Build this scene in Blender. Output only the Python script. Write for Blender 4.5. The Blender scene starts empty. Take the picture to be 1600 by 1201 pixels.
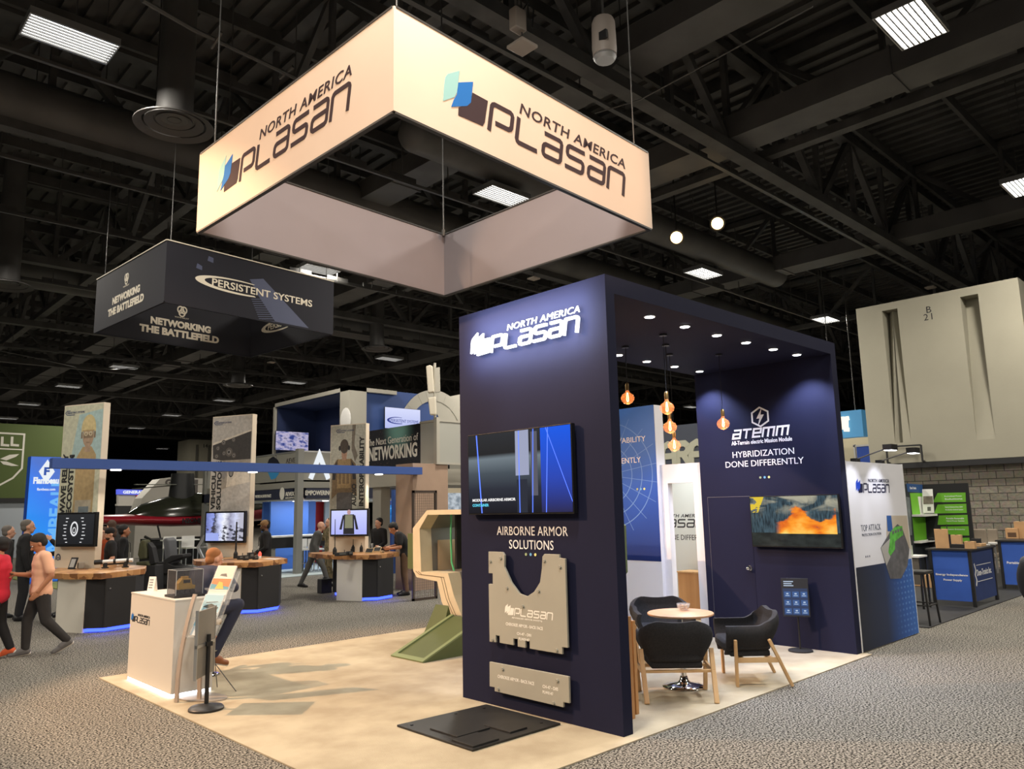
import bpy, bmesh, math, random
from mathutils import Vector, Matrix
random.seed(7)
D = bpy.data
SC = bpy.context.scene
COL = SC.collection
PI = math.pi
# ------------------------------------------------------------------ camera
FPX = 1198.1
CAM = Vector((-5.2435, -4.2112, 1.8898))
YAW, PITCH, ROLL = 0.80416, 0.15915, -0.02136
_f = Vector((math.cos(PITCH)*math.cos(YAW), math.cos(PITCH)*math.sin(YAW), math.sin(PITCH)))
_r = Vector((math.sin(YAW), -math.cos(YAW), 0)); _u = _r.cross(_f)
RGT = _r*math.cos(ROLL)+_u*math.sin(ROLL); UPV = -_r*math.sin(ROLL)+_u*math.cos(ROLL); FWD = _f
cd = D.cameras.new('camera'); cam = D.objects.new('camera', cd); COL.objects.link(cam)
cd.sensor_fit = 'HORIZONTAL'; cd.sensor_width = 36; cd.lens = FPX/1600*36; cd.clip_end = 400; cd.clip_start = .05
M = Matrix((RGT, UPV, -FWD)).transposed().to_4x4(); M.translation = CAM
cam.matrix_world = M
SC.camera = cam
# ------------------------------------------------------------------ view, world
SC.view_settings.view_transform = 'Standard'; SC.view_settings.look = 'None'
SC.view_settings.exposure = 0.0; SC.view_settings.gamma = 1; SC.view_settings.use_curve_mapping = False
w = D.worlds.new('hall_air'); SC.world = w; w.use_nodes = True
w.node_tree.nodes['Background'].inputs[0].default_value = (1, .95, .88, 1)
w.node_tree.nodes['Background'].inputs[1].default_value = WORLD = 0.09
# ------------------------------------------------------------------ hung spotlights of the hall rigging (power, aim)
def lamp(kind, name, loc, power, col=(1, 1, 1), aim=None, size=.1, ang=60, blend=.5, parent=None, sx=None, sy=None):
    l = D.lights.new(name, kind); l.energy = power; l.color = col
    if kind == 'SPOT': l.spot_size = math.radians(ang); l.spot_blend = blend; l.shadow_soft_size = size
    elif kind == 'AREA':
        l.shape = 'RECTANGLE'; l.size = sx or size; l.size_y = sy or size
    else: l.shadow_soft_size = size
    o = D.objects.new(name, l); COL.objects.link(o)
    m = Matrix.Translation(loc)
    if aim is not None: m = m @ (Vector(aim)-Vector(loc)).to_track_quat('-Z', 'Y').to_matrix().to_4x4()
    if parent is not None: o.parent = parent; m = WM[parent.name].inverted() @ m
    o.matrix_local = m
    return o
WM = {}
WARM = (1, .62, .36)
# (position, aim, power, cone)
SPOTS = [((-8.2, 9.8, 9.0), (0.3, 3.2, 1.0), 8500, 38), ((-11.5, 5.2, 9.1), (-1.9, 2.6, 5.6), 3300, 23),
         ((1.2, -8.4, 9.0), (0, .7, 5.75), 2500, 25)]
FIXT_W = 260
# ------------------------------------------------------------------ helpers: pixel of the photograph on a real plane
def ray(u, v): return RGT*((u-800)/FPX) - UPV*((v-600.5)/FPX) + FWD
def on(u, v, ax, val):
    d = ray(u, v); return CAM + d*((val-CAM[ax])/d[ax])
def PZ(u, v, z=0): return on(u, v, 2, z)
def PX(u, v, x): return on(u, v, 0, x)
def PY(u, v, y): return on(u, v, 1, y)
def PV(u, v, gx, gy):
    d = ray(u, v); n = Vector((gx-CAM.x, gy-CAM.y, 0)); return CAM + d*(n.dot(Vector((gx, gy, 0))-CAM)/n.dot(d))
# ------------------------------------------------------------------ materials
MATS = {}
def mat(name, col, rough=.6, metal=0, emit=None, est=0, var=0, vs=8, bump=0, bs=60, spec=.5, alpha=1, trans=0, col2=None, sheen=0, coat=0):
    if name in MATS: return MATS[name]
    m = D.materials.new(name); m.use_nodes = True; nt = m.node_tree; b = nt.nodes['Principled BSDF']
    b.inputs['Base Color'].default_value = (*col, 1); b.inputs['Roughness'].default_value = rough
    b.inputs['Metallic'].default_value = metal; b.inputs['Specular IOR Level'].default_value = spec
    if coat: b.inputs['Coat Weight'].default_value = coat
    if sheen: b.inputs['Sheen Weight'].default_value = sheen
    if emit is not None: b.inputs['Emission Color'].default_value = (*emit, 1); b.inputs['Emission Strength'].default_value = est
    if alpha < 1: b.inputs['Alpha'].default_value = alpha
    if trans: b.inputs['Transmission Weight'].default_value = trans
    if var or col2:
        tc = nt.nodes.new('ShaderNodeTexCoord'); n = nt.nodes.new('ShaderNodeTexNoise'); n.inputs['Scale'].default_value = vs; n.inputs['Detail'].default_value = 6
        nt.links.new(tc.outputs['Object'], n.inputs['Vector'])
        r = nt.nodes.new('ShaderNodeValToRGB'); c2 = col2 or tuple(c*(1+var) for c in col); c1 = col if col2 else tuple(c*(1-var) for c in col)
        r.color_ramp.elements[0].color = (*c1, 1); r.color_ramp.elements[1].color = (*c2, 1)
        r.color_ramp.elements[0].position = .35; r.color_ramp.elements[1].position = .65
        nt.links.new(n.outputs['Fac'], r.inputs[0]); nt.links.new(r.outputs[0], b.inputs['Base Color'])
    if bump:
        tc = nt.nodes.new('ShaderNodeTexCoord'); n = nt.nodes.new('ShaderNodeTexNoise'); n.inputs['Scale'].default_value = bs; n.inputs['Detail'].default_value = 3
        nt.links.new(tc.outputs['Object'], n.inputs['Vector'])
        bp = nt.nodes.new('ShaderNodeBump'); bp.inputs['Strength'].default_value = bump; bp.inputs['Distance'].default_value = .02
        nt.links.new(n.outputs['Fac'], bp.inputs['Height']); nt.links.new(bp.outputs[0], b.inputs['Normal'])
    MATS[name] = m; return m
def srgb(r, g, b):
    f = lambda c: (c/255/12.92 if c/255 <= .04045 else ((c/255+.055)/1.055)**2.4)
    return (f(r), f(g), f(b))
def wood(name, c1, c2, scale=3, axis=(1, 12, 12), rough=.45):
    m = D.materials.new(name); m.use_nodes = True; nt = m.node_tree; b = nt.nodes['Principled BSDF']; b.inputs['Roughness'].default_value = rough
    tc = nt.nodes.new('ShaderNodeTexCoord'); mp = nt.nodes.new('ShaderNodeMapping'); mp.inputs['Scale'].default_value = axis
    n = nt.nodes.new('ShaderNodeTexNoise'); n.inputs['Scale'].default_value = scale; n.inputs['Detail'].default_value = 8; n.inputs['Distortion'].default_value = .6
    r = nt.nodes.new('ShaderNodeValToRGB'); r.color_ramp.elements[0].color = (*c1, 1); r.color_ramp.elements[1].color = (*c2, 1)
    r.color_ramp.elements[0].position = .35; r.color_ramp.elements[1].position = .68
    nt.links.new(tc.outputs['Object'], mp.inputs[0]); nt.links.new(mp.outputs[0], n.inputs['Vector']); nt.links.new(n.outputs['Fac'], r.inputs[0]); nt.links.new(r.outputs[0], b.inputs['Base Color'])
    MATS[name] = m; return m
def emis(name, col, st): return mat(name, (0, 0, 0), .5, emit=col, est=st)
# ------------------------------------------------------------------ objects
def tag(o, label, cat, group=None):
    o['label'] = label; o['category'] = cat
    if group: o['group'] = group
    return o
def thing(name, label, cat, loc=(0, 0, 0), rz=0, group=None, kind=None):
    o = D.objects.new(name, None); o.empty_display_size = .1; COL.objects.link(o)
    o.location = loc; o.rotation_euler = (0, 0, rz)
    WM[o.name] = Matrix.Translation(loc) @ Matrix.Rotation(rz, 4, 'Z')
    if label: tag(o, label, cat, group)
    if kind: o['kind'] = kind
    return o
class MB:
    def __init__(s): s.v = []; s.f = []; s.m = []; s.cm = 0; s.T = None
    def add(s, vs, fs):
        k = len(s.v)
        s.v += [(s.T @ Vector(p)) if s.T else Vector(p) for p in vs]; s.f += [[i+k for i in f] for f in fs]; s.m += [s.cm]*len(fs)
        return s
    def box(s, x0, x1, y0, y1, z0, z1):
        return s.add([(x0, y0, z0), (x1, y0, z0), (x1, y1, z0), (x0, y1, z0), (x0, y0, z1), (x1, y0, z1), (x1, y1, z1), (x0, y1, z1)],
                     [(3, 2, 1, 0), (4, 5, 6, 7), (0, 1, 5, 4), (1, 2, 6, 5), (2, 3, 7, 6), (3, 0, 4, 7)])
    def cbox(s, c, sx, sy, sz): return s.box(c[0]-sx/2, c[0]+sx/2, c[1]-sy/2, c[1]+sy/2, c[2]-sz/2, c[2]+sz/2)
    def bar(s, p, q, w, h=None, up=(0, 0, 1)):
        p = Vector(p); q = Vector(q); h = h or w; d = (q-p).normalized(); u = Vector(up)
        if abs(d.dot(u)) > .98: u = Vector((1, 0, 0))
        a = d.cross(u).normalized(); b = a.cross(d).normalized(); vs = []
        for e in (p, q):
            for i, j in ((-1, -1), (1, -1), (1, 1), (-1, 1)): vs.append(e+a*(i*w/2)+b*(j*h/2))
        return s.add(vs, [(3, 2, 1, 0), (4, 5, 6, 7), (0, 1, 5, 4), (1, 2, 6, 5), (2, 3, 7, 6), (3, 0, 4, 7)])
    def cyl(s, p, q, r0, r1=None, n=16):
        p = Vector(p); q = Vector(q); r1 = r0 if r1 is None else r1; d = (q-p).normalized()
        u = Vector((0, 0, 1)) if abs(d.z) < .9 else Vector((1, 0, 0)); a = d.cross(u).normalized(); b = d.cross(a)
        vs = [p+(a*math.cos(t)+b*math.sin(t))*r0 for t in [2*PI*i/n for i in range(n)]]+[q+(a*math.cos(t)+b*math.sin(t))*r1 for t in [2*PI*i/n for i in range(n)]]
        return s.add(vs, [(i, (i+1) % n, n+(i+1) % n, n+i) for i in range(n)]+[tuple(range(n))[::-1], tuple(range(n, 2*n))])
    def tube(s, pts, r, n=8):
        pts = [Vector(p) for p in pts]; R = r if isinstance(r, (list, tuple)) else [r]*len(pts); vs = []; fs = []; pa = None
        for i, p in enumerate(pts):
            d = (pts[min(i+1, len(pts)-1)]-pts[max(i-1, 0)]).normalized()
            if pa is None:
                u = Vector((0, 0, 1)) if abs(d.z) < .9 else Vector((1, 0, 0)); a = d.cross(u).normalized()
            else: a = (pa-d*pa.dot(d)).normalized()
            pa = a; b = d.cross(a)
            vs += [p+(a*math.cos(2*PI*k/n)+b*math.sin(2*PI*k/n))*R[i] for k in range(n)]
        for i in range(len(pts)-1):
            for k in range(n): fs.append((i*n+k, i*n+(k+1) % n, (i+1)*n+(k+1) % n, (i+1)*n+k))
        fs += [tuple(range(n))[::-1], tuple(range((len(pts)-1)*n, len(pts)*n))]
        return s.add(vs, fs)
    def lathe(s, prof, c=(0, 0, 0), n=24):
        vs = []; fs = []
        for r, z in prof: vs += [(c[0]+r*math.cos(2*PI*k/n), c[1]+r*math.sin(2*PI*k/n), c[2]+z) for k in range(n)]
        for i in range(len(prof)-1):
            for k in range(n): fs.append((i*n+k, i*n+(k+1) % n, (i+1)*n+(k+1) % n, (i+1)*n+k))
        if prof[0] != prof[-1]: fs += [tuple(range(n))[::-1], tuple(range((len(prof)-1)*n, len(prof)*n))]
        return s.add(vs, fs)
    def ell(s, c, rx, ry=None, rz=None, n=12, m=8, R=None):
        ry = rx if ry is None else ry; rz = rx if rz is None else rz; c = Vector(c); vs = []; fs = []
        for i in range(1, m):
            t = PI*i/m
            for k in range(n):
                p = Vector((rx*math.sin(t)*math.cos(2*PI*k/n), ry*math.sin(t)*math.sin(2*PI*k/n), rz*math.cos(t)))
                vs.append(c+(R @ p if R else p))
        top = len(vs); e = Vector((0, 0, rz)); e = R @ e if R else e; vs += [c+e, c-e]
        for i in range(m-2):
            for k in range(n): fs.append((i*n+k, (i+1)*n+k, (i+1)*n+(k+1) % n, i*n+(k+1) % n))
        for k in range(n): fs.append((top, k, (k+1) % n)); fs.append((top+1, (m-2)*n+(k+1) % n, (m-2)*n+k))
        return s.add(vs, fs)
    def cap(s, p, r0, q, r1, n=12):
        # tapered capsule
        p = Vector(p); q = Vector(q); s.cyl(p, q, r0, r1, n); s.ell(p, r0, n=n, m=8); s.ell(q, r1, n=n, m=8); return s
    def prism(s, poly, O, U, V, d, base=0):
        # polygon (u,v) on the plane O,U,V; thickness d along U x V starting at base
        O = Vector(O); U = Vector(U); V = Vector(V); N = U.cross(V).normalized(); n = len(poly)
        ar = sum(poly[i][0]*poly[(i+1) % n][1]-poly[(i+1) % n][0]*poly[i][1] for i in range(n))
        if ar < 0: poly = poly[::-1]
        vs = [O+U*a+V*b+N*base for a, b in poly]+[O+U*a+V*b+N*(base+d) for a, b in poly]
        return s.add(vs, [tuple(range(n))[::-1], tuple(range(n, 2*n))]+[(i, (i+1) % n, n+(i+1) % n, n+i) for i in range(n)])
    def stroke(s, pts, wd, O, U, V, d, base=0, closed=False, ch=0):
        # flat line of width wd along pts (u,v), corners chamfered
        if ch:
            q = []
            n = len(pts)
            for i, p in enumerate(pts):
                if not closed and i in (0, n-1): q.append(p); continue
                a = Vector(pts[i-1]).to_2d() if True else 0; b = Vector(pts[(i+1) % n]).to_2d(); c = Vector(p).to_2d()
                da = min(ch, (a-c).length*.48); db = min(ch, (b-c).length*.48)
                p1 = c+(a-c).normalized()*da; p2 = c+(b-c).normalized()*db; mid = c*.3+(p1+p2)*.35
                q += [tuple(p1), tuple(mid), tuple(p2)]
            pts = q
        P = [Vector(p).to_2d() for p in pts]; n = len(P); L = []; Rr = []
        for i in range(n):
            a = P[i-1] if (i > 0 or closed) else None; b = P[(i+1) % n] if (i < n-1 or closed) else None
            d1 = (P[i]-a).normalized() if a is not None else None; d2 = (b-P[i]).normalized() if b is not None else None
            if d1 is None: d1 = d2
            if d2 is None: d2 = d1
            n1 = Vector((-d1.y, d1.x)); n2 = Vector((-d2.y, d2.x)); mm = (n1+n2)
            mm = mm.normalized() if mm.length > 1e-6 else n1
            k = wd/2/max(.35, mm.dot(n1)); L.append(P[i]+mm*k); Rr.append(P[i]-mm*k)
        for i in range(n if closed else n-1):
            j = (i+1) % n
            s.prism([tuple(Rr[i]), tuple(Rr[j]), tuple(L[j]), tuple(L[i])], O, U, V, d*(1+.03*((i+3*len(s.f)//7) % 9)), base)
        return s
    def build(s, name, m, parent=None, label=None, cat=None, group=None, smooth=False, bevel=0, local=False, kind=None, sub=0):
        me = D.meshes.new(name); loc = None
        vs = s.v
        if parent is not None:
            if not local:
                inv = WM[parent.name].inverted(); vs = [inv @ p for p in vs]
        elif not local and kind != 'structure':
            lo = [min(p[i] for p in vs) for i in range(3)]; hi = [max(p[i] for p in vs) for i in range(3)]
            loc = Vector(((lo[0]+hi[0])/2, (lo[1]+hi[1])/2, lo[2])); vs = [p-loc for p in vs]
        me.from_pydata([tuple(p) for p in vs], [], s.f); me.update()
        for mm in (m if isinstance(m, (list, tuple)) else [m]): me.materials.append(mm)
        if isinstance(m, (list, tuple)): me.polygons.foreach_set('material_index', s.m)
        bm = bmesh.new(); bm.from_mesh(me); bmesh.ops.recalc_face_normals(bm, faces=bm.faces); bm.to_mesh(me); bm.free()
        if smooth:
            me.polygons.foreach_set('use_smooth', [True]*len(me.polygons))
            if smooth != 2:
                try: me.set_sharp_from_angle(angle=math.radians(40))
                except Exception: pass
        o = D.objects.new(name, me); COL.objects.link(o)
        if loc is not None: o.location = loc
        if parent is not None: o.parent = parent; WM[o.name] = WM[parent.name]
        else: WM[o.name] = Matrix.Translation(loc) if loc is not None else Matrix.Identity(4)
        if bevel:
            b = o.modifiers.new('bevel', 'BEVEL'); b.width = bevel; b.segments = 2; b.limit_method = 'ANGLE'; b.angle_limit = math.radians(50)
        if sub: q = o.modifiers.new('sub', 'SUBSURF'); q.levels = sub; q.render_levels = sub
        if label: o['label'] = label
        if cat: o['category'] = cat
        if group: o['group'] = group
        if kind: o['kind'] = kind
        return o
def box(name, m, parent, x0, x1, y0, y1, z0, z1, **k): return MB().box(x0, x1, y0, y1, z0, z1).build(name, m, parent, **k)
def sub(parent, *a): pass
TXT = {}
def text_mesh(s, bold=0, shear=0, extrude=0.0, spacing=1, line=1, align='LEFT', res=3):
    c = D.curves.new('t', 'FONT'); c.body = s; c.size = 1; c.offset = bold; c.shear = shear; c.space_character = spacing; c.space_line = line
    c.align_x = align; c.resolution_u = res; c.extrude = extrude; c.fill_mode = 'BOTH'
    o = D.objects.new('t', c); COL.objects.link(o); bpy.context.view_layer.update()
    me = D.meshes.new_from_object(o.evaluated_get(bpy.context.evaluated_depsgraph_get()))
    vs = [v.co.copy() for v in me.vertices]; fs = [tuple(p.vertices) for p in me.polygons]
    D.objects.remove(o); D.curves.remove(c); D.meshes.remove(me)
    return vs, fs
def text(mb, s, O, U, V, w=None, h=None, d=.004, base=0, **k):
    # fits the words s into the box O + [0,w]U + [0,h]V and raises them d above the surface
    key = (s, tuple(sorted(k.items())))
    if key not in TXT: TXT[key] = text_mesh(s, extrude=.5, **k)
    vs, fs = TXT[key]
    x0 = min(v.x for v in vs); x1 = max(v.x for v in vs); y0 = min(v.y for v in vs); y1 = max(v.y for v in vs)
    O = Vector(O); U = Vector(U).normalized(); V = Vector(V).normalized(); N = U.cross(V).normalized()
    if w is None: w = h*(x1-x0)/(y1-y0)
    if h is None: h = w*(y1-y0)/(x1-x0)
    return mb.add([O+U*((v.x-x0)/(x1-x0)*w)+V*((v.y-y0)/(y1-y0)*h)+N*(base+(v.z+.5)*d) for v in vs], fs)
def quad_uv(O, U, V): return Vector(O), Vector(U).normalized(), Vector(V).normalized()
def copy_tree(o, parent=None, label=None, loc=None, rz=None):
    c = o.copy(); COL.objects.link(c)
    if parent is not None: c.parent = parent
    for ch in list(o.children): copy_tree(ch, c)
    if label: c['label'] = label
    if loc is not None: c.location = loc
    if rz is not None: c.rotation_euler = (0, 0, rz)
    WM[c.name] = Matrix.Translation(c.location) @ Matrix.Rotation(c.rotation_euler.z, 4, 'Z')
    return c
EX, EY, EZ = Vector((1, 0, 0)), Vector((0, 1, 0)), Vector((0, 0, 1))
# ================================================================== MATERIALS
M_carpet = mat('grey_carpet', srgb(31, 30, 28), .95, col2=srgb(154, 149, 139), vs=58, bump=.12, bs=200, spec=.1)
for n_ in M_carpet.node_tree.nodes:
    if n_.type == 'TEX_NOISE': n_.inputs['Detail'].default_value = 2.5
    if n_.type == 'VALTORGB': n_.color_ramp.elements[0].position = .43; n_.color_ramp.elements[1].position = .58
M_beige = mat('beige_carpet', srgb(164, 152, 130), .95, col2=srgb(184, 173, 150), vs=2.2, bump=.25, bs=150, spec=.1)
M_dark = mat('black_steel', (.072, .07, .068), .6, var=.25, vs=2)
M_deck = mat('dark_deck', (.08, .078, .076), .6, var=.2, vs=1.5)
M_duct = mat('dark_duct', (.09, .087, .085), .5, var=.2, vs=1)
M_rail = mat('grey_strut', (.10, .098, .095), .45, metal=.3)
M_conc = mat('painted_concrete', srgb(150, 146, 130), .8, var=.05, vs=.6, bump=.08, bs=20)
M_black = mat('black_paint', (.012, .012, .013), .45)
M_blackm = mat('matt_black', (.016, .016, .017), .8)
M_white = mat('white_laminate', (.78, .77, .74), .45)
M_silver = mat('brushed_silver', (.55, .55, .55), .35, metal=.8)
M_chrome = mat('chrome', (.75, .75, .76), .08, metal=1)
M_navy = mat('navy_fabric', srgb(29, 31, 54), .75, var=.06, vs=1.2, bump=.06, bs=300, spec=.15)
M_tube = emis('lamp_tube', (1, .97, .9), 11)
M_led = emis('white_led', (.88, .92, 1), 9)
M_bled = emis('blue_led', (.03, .06, 1), 5)
M_text = mat('white_print', (.85, .85, .86), .5)
M_wallfar = mat('far_wall', (.02, .02, .02), .9)
# ================================================================== HALL
MB().box(-40, 95, -40, 150, -.2, 0).build('floor', M_carpet, kind='structure')
bw = D.materials.new('split_face_block'); bw.use_nodes = True; nt = bw.node_tree; b = nt.nodes['Principled BSDF']; b.inputs['Roughness'].default_value = .9
tc = nt.nodes.new('ShaderNodeTexCoord'); mp = nt.nodes.new('ShaderNodeMapping'); mp.inputs['Rotation'].default_value = (0, -PI/2, 0)
sx = nt.nodes.new('ShaderNodeSeparateXYZ'); cx = nt.nodes.new('ShaderNodeCombineXYZ'); br = nt.nodes.new('ShaderNodeTexBrick')
nt.links.new(tc.outputs['Object'], sx.inputs[0]); nt.links.new(sx.outputs[1], cx.inputs[0]); nt.links.new(sx.outputs[2], cx.inputs[1]); nt.links.new(cx.outputs[0], br.inputs['Vector'])
br.inputs['Color1'].default_value = (*srgb(142, 134, 116), 1); br.inputs['Color2'].default_value = (*srgb(122, 115, 99), 1); br.inputs['Mortar'].default_value = (*srgb(70, 66, 58), 1)
br.inputs['Scale'].default_value = 1; br.inputs['Brick Width'].default_value = .42; br.inputs['Row Height'].default_value = .2; br.inputs['Mortar Size'].default_value = .011
ns = nt.nodes.new('ShaderNodeTexNoise'); ns.inputs['Scale'].default_value = 11; ns.inputs['Detail'].default_value = 5
nt.links.new(tc.outputs['Object'], ns.inputs['Vector'])
mx = nt.nodes.new('ShaderNodeMix'); mx.data_type = 'RGBA'; mx.blend_type = 'MULTIPLY'; mx.inputs[0].default_value = .55
nt.links.new(br.outputs['Color'], mx.inputs[6]); nt.links.new(ns.outputs['Color'], mx.inputs[7])
hs = nt.nodes.new('ShaderNodeHueSaturation'); hs.inputs['Saturation'].default_value = .8; hs.inputs['Value'].default_value = 1.2; nt.links.new(mx.outputs[2], hs.inputs['Color']); nt.links.new(hs.outputs[0], b.inputs['Base Color'])
bp = nt.nodes.new('ShaderNodeBump'); bp.inputs['Strength'].default_value = .8; bp.inputs['Distance'].default_value = .03
nt.links.new(ns.outputs['Fac'], bp.inputs['Height']); nt.links.new(bp.outputs[0], b.inputs['Normal'])
XW = 19.0
MB().box(XW, XW+.4, -14, 7.6, 0, PX(1500, 718, XW).z).build('wall_right', bw, kind='structure')
# painted panel block above the masonry: face with two long tapered recesses
zt = PX(1590, 433, XW-.25).z; zb = PX(1600, 713, XW-.25).z; yr = PX(1590, 433, XW-.25).y; yl = PX(1337, 482, XW-.25).y
wu = thing('wall_upper', None, None, (XW, (yl+yr)/2, zb), kind='structure')
xf = XW-.25
mb = MB()
def onf(u, v): p = PX(u, v, xf); return (p.y, p.z)
# recess 1: V groove, recess 2: rectangular groove fading out at the bottom
g1 = [onf(1378, 486), onf(1402, 482)]; g1b = onf(1398, 692); g1c = onf(1421, 690)
g2 = [onf(1500, 464), onf(1528, 459)]; g2b = onf(1527, 687); g2c = onf(1553, 683)
zT1 = g1[0][1]; zB1 = g1b[1]; zT2 = g2[0][1]; zB2 = g2b[1]
def slab(y0, y1, z0, z1): mb.box(xf, xf+6, min(y0, y1), max(y0, y1), z0, z1)
ya, yb_, yc, yd = g1[0][0], g1c[0], g2[0][0], g2c[0]
yb_ = g1[1][0]; yd = g2[1][0]
slab(yr, yd, zb, zt); slab(yc, yb_, zb, zt); slab(ya, yl, zb, zt)
for (a, c, zT, zB) in ((ya, yb_, zT1, zB1), (yc, yd, zT2, zB2)):
    slab(a, c, zb, zB); slab(a, c, zT, zt)
# groove backs: slope forward to the face at the bottom
mb.add([(xf+.55, ya, zT1), (xf+.22, (ya+yb_)/2, zT1), (xf+.22, (ya+yb_)/2, zB1), (xf, ya, zB1)], [(0, 1, 2, 3)])
mb.add([(xf+.22, (ya+yb_)/2, zT1), (xf+.55, yb_, zT1), (xf, yb_, zB1), (xf+.0, (ya+yb_)/2, zB1)], [(0, 1, 2, 3)])
mb.add([(xf+.5, yc, zT2), (xf+.5, yd, zT2), (xf, yd, zB2), (xf, yc, zB2)], [(0, 1, 2, 3)])
mb.build('concrete_face', M_conc, wu)
tb = MB()
p = PX(1452, 490, xf); q = PX(1447, 501, xf)
text(tb, 'B', PX(1448, 489, xf), -EY, EZ, h=.19, d=.004, base=.002); text(tb, '21', PX(1444, 501, xf), -EY, EZ, h=.19, d=.004, base=.002, spacing=1.15)
tb.build('bay_number', M_black, wu, label='black bay number B 21')
box('ledge_shadow', M_blackm, wu, xf-.02, XW+.1, -14, yl, zb-.16, zb-.01)  # matt black strip standing in for the shadow below the projecting concrete
# far dark ends of the hall
box('wall_far', M_wallfar, None, -40, 95, 140, 140.4, 0, 14, kind='structure')
box('wall_end', M_wallfar, None, 90, 90.4, -40, 140, 0, 14, kind='structure')
# ------------------------------------------------------------------ ceiling: deck, trusses, ducts and strut rails in one structure
ce = thing('ceiling', None, None, (20, 40, 12), kind='structure')
mb = MB().box(-40, 95, -40, 150, 12.6, 12.8)
for i in range(220):
    x = -36+i*.45
    if x < 66: mb.box(x, x+.16, -20, 70, 12.48, 12.6)
mb.build('roof_deck', M_deck, ce)
def truss(p, q, zb, zt, n, w=.2, name='roof_truss'):
    p = Vector(p); q = Vector(q); t = MB(); P = lambda f, z: Vector((p.x+(q.x-p.x)*f, p.y+(q.y-p.y)*f, z))
    t.bar(P(0, zb), P(1, zb), w*1.3, w); t.bar(P(0, zt), P(1, zt), w*1.3, w)
    for i in range(n+1):
        f = i/n; t.bar(P(f, zb), P(f, zt), w*.55, w*.55)
        if i < n:
            g = (i+1)/n
            if i % 2: t.bar(P(f, zb), P(g, zt), w*.7, w*.7)
            else: t.bar(P(f, zt), P(g, zb), w*.7, w*.7)
    return t.build(name, M_dark, ce)
for k in range(-1, 9):
    y = 4.0+9.15*k; truss((-20, y), (62, y), 9.75, 12.2, 36, .24)
for k in range(-1, 6):
    x = 2.1+9.15*k; truss((x, -16), (x, 72), 10.1, 12.3, 36, .2)
for k in range(0, 36):
    y = -8+2.3*k; MB().bar((-20, y, 12.2), (62, y, 12.2), .1, .3).build('roof_joist', M_dark, ce)
# busway rails along x with small plates
def rail(u, v, x0, x1, z=9.3, r=.035):
    p = PZ(u, v, z); t = MB().bar((x0, p.y, z), (x1, p.y, z), .07, .06).bar((x0, p.y+.16, z+.1), (x1, p.y+.16, z+.1), .05, .05)
    x = x0
    while x < x1: t.box(x, x+.75, p.y+.06, p.y+.10, z+.04, z+.2); t.bar((x+.3, p.y, z), (x+.3, p.y, 12.3), .02, .02); x += 1.35
    t.build('strut_rail', M_rail, ce)
rail(0, 72, -12, 32); rail(0, 242, -9, 50); rail(0, 329, -9, 55); rail(0, 540, -4, 58, 9.2); rail(1000, 193, -2, 30, 9.6); rail(0, 430, -9, 55, 9.4)
# ducts
for (u, v, u2, v2, zz, h) in ((1105, 230, 1148, 236, 9.9, .55), (1000, 71, 1020, 8, 10.2, .5), (1300, 400, 1340, 402, 9.8, .5)):
    a = PZ(u, v, zz); c = PZ(u2, v2, zz); t = MB().box(a.x, max(c.x, a.x+.9), -18, 60, zz, zz+h)
    for k in range(20): t.box(a.x-.03, max(c.x, a.x+.9)+.03, -14+k*3.6, -13.93+k*3.6, zz-.03, zz+h+.03)
    t.build('air_duct', M_duct, ce)
p = PZ(650, 222, 9.7)
MB().cyl((p.x, p.y, 9.9), (p.x+16, p.y, 9.9), .42, n=24).ell((p.x, p.y, 9.9), .36, .42, .42, n=24, m=12).build('round_duct', M_duct, ce, smooth=True)
p = PZ(60, 210, 9.7)
MB().cyl((p.x-20, p.y, 10.3), (p.x+34, p.y, 10.3), .5, n=24).build('round_duct', M_duct, ce, smooth=True)
p = PZ(150, 470, 9.7)
MB().cyl((p.x-20, p.y, 10.4), (p.x+44, p.y, 10.4), .6, n=24).build('round_duct', M_duct, ce, smooth=True)
# sloping cables / pipes
MB().tube([PZ(222, 0, 9.0), PZ(300, 45, 9.2), PZ(470, 126, 9.4)], .035, 6).tube([PZ(330, 75, 9.15), PZ(346, 50, 9.3)], .03, 6).tube([PZ(437, 122, 9.35), PZ(458, 104, 9.45)], .03, 6).build('pipe', M_rail, ce)
MB().tube([PZ(930, 177, 9.0), PZ(1000, 156, 9.0), PZ(1270, 10, 9.0)], .012, 5).build('cable', M_rail, ce)
MB().tube([PZ(0, 548, 9.0), PZ(60, 560, 9.0), PZ(120, 574, 9.0), PZ(180, 577, 9.0), PZ(260, 572, 9.0), PZ(340, 580, 9.0)], .02, 5).build('cable', M_rail, ce)
# ------------------------------------------------------------------ louvered high-bay lights
def louver_proto():
    t = thing('ceiling_light', 'x', 'ceiling light', (0, 0, 0))
    m = MB(); a, b_, h = .62, .36, .1
    m.box(-a, a, -b_, -b_+.02, 0, h).box(-a, a, b_-.02, b_, 0, h).box(-a, -a+.02, -b_, b_, 0, h).box(a-.02, a, -b_, b_, 0, h).box(-a, a, -b_, b_, h, h+.02)
    m.build('housing', M_silver, t, local=True)
    m = MB()
    for k in range(9): y = -b_+.03+k*(2*b_-.06)/8; m.box(-a+.02, a-.02, y-.011, y+.011, .0, .03)
    m.build('louver', mat('louver_grey', (.05, .05, .05), .5), t, local=True)
    m = MB()
    for k in range(8): y = -b_+.03+(k+.5)*(2*b_-.06)/8; m.cyl((-a+.04, y, .055), (a-.04, y, .055), .028, n=8)
    m.build('lamp_tube', M_tube, t, local=True)
    return t
LP = louver_proto()
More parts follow.
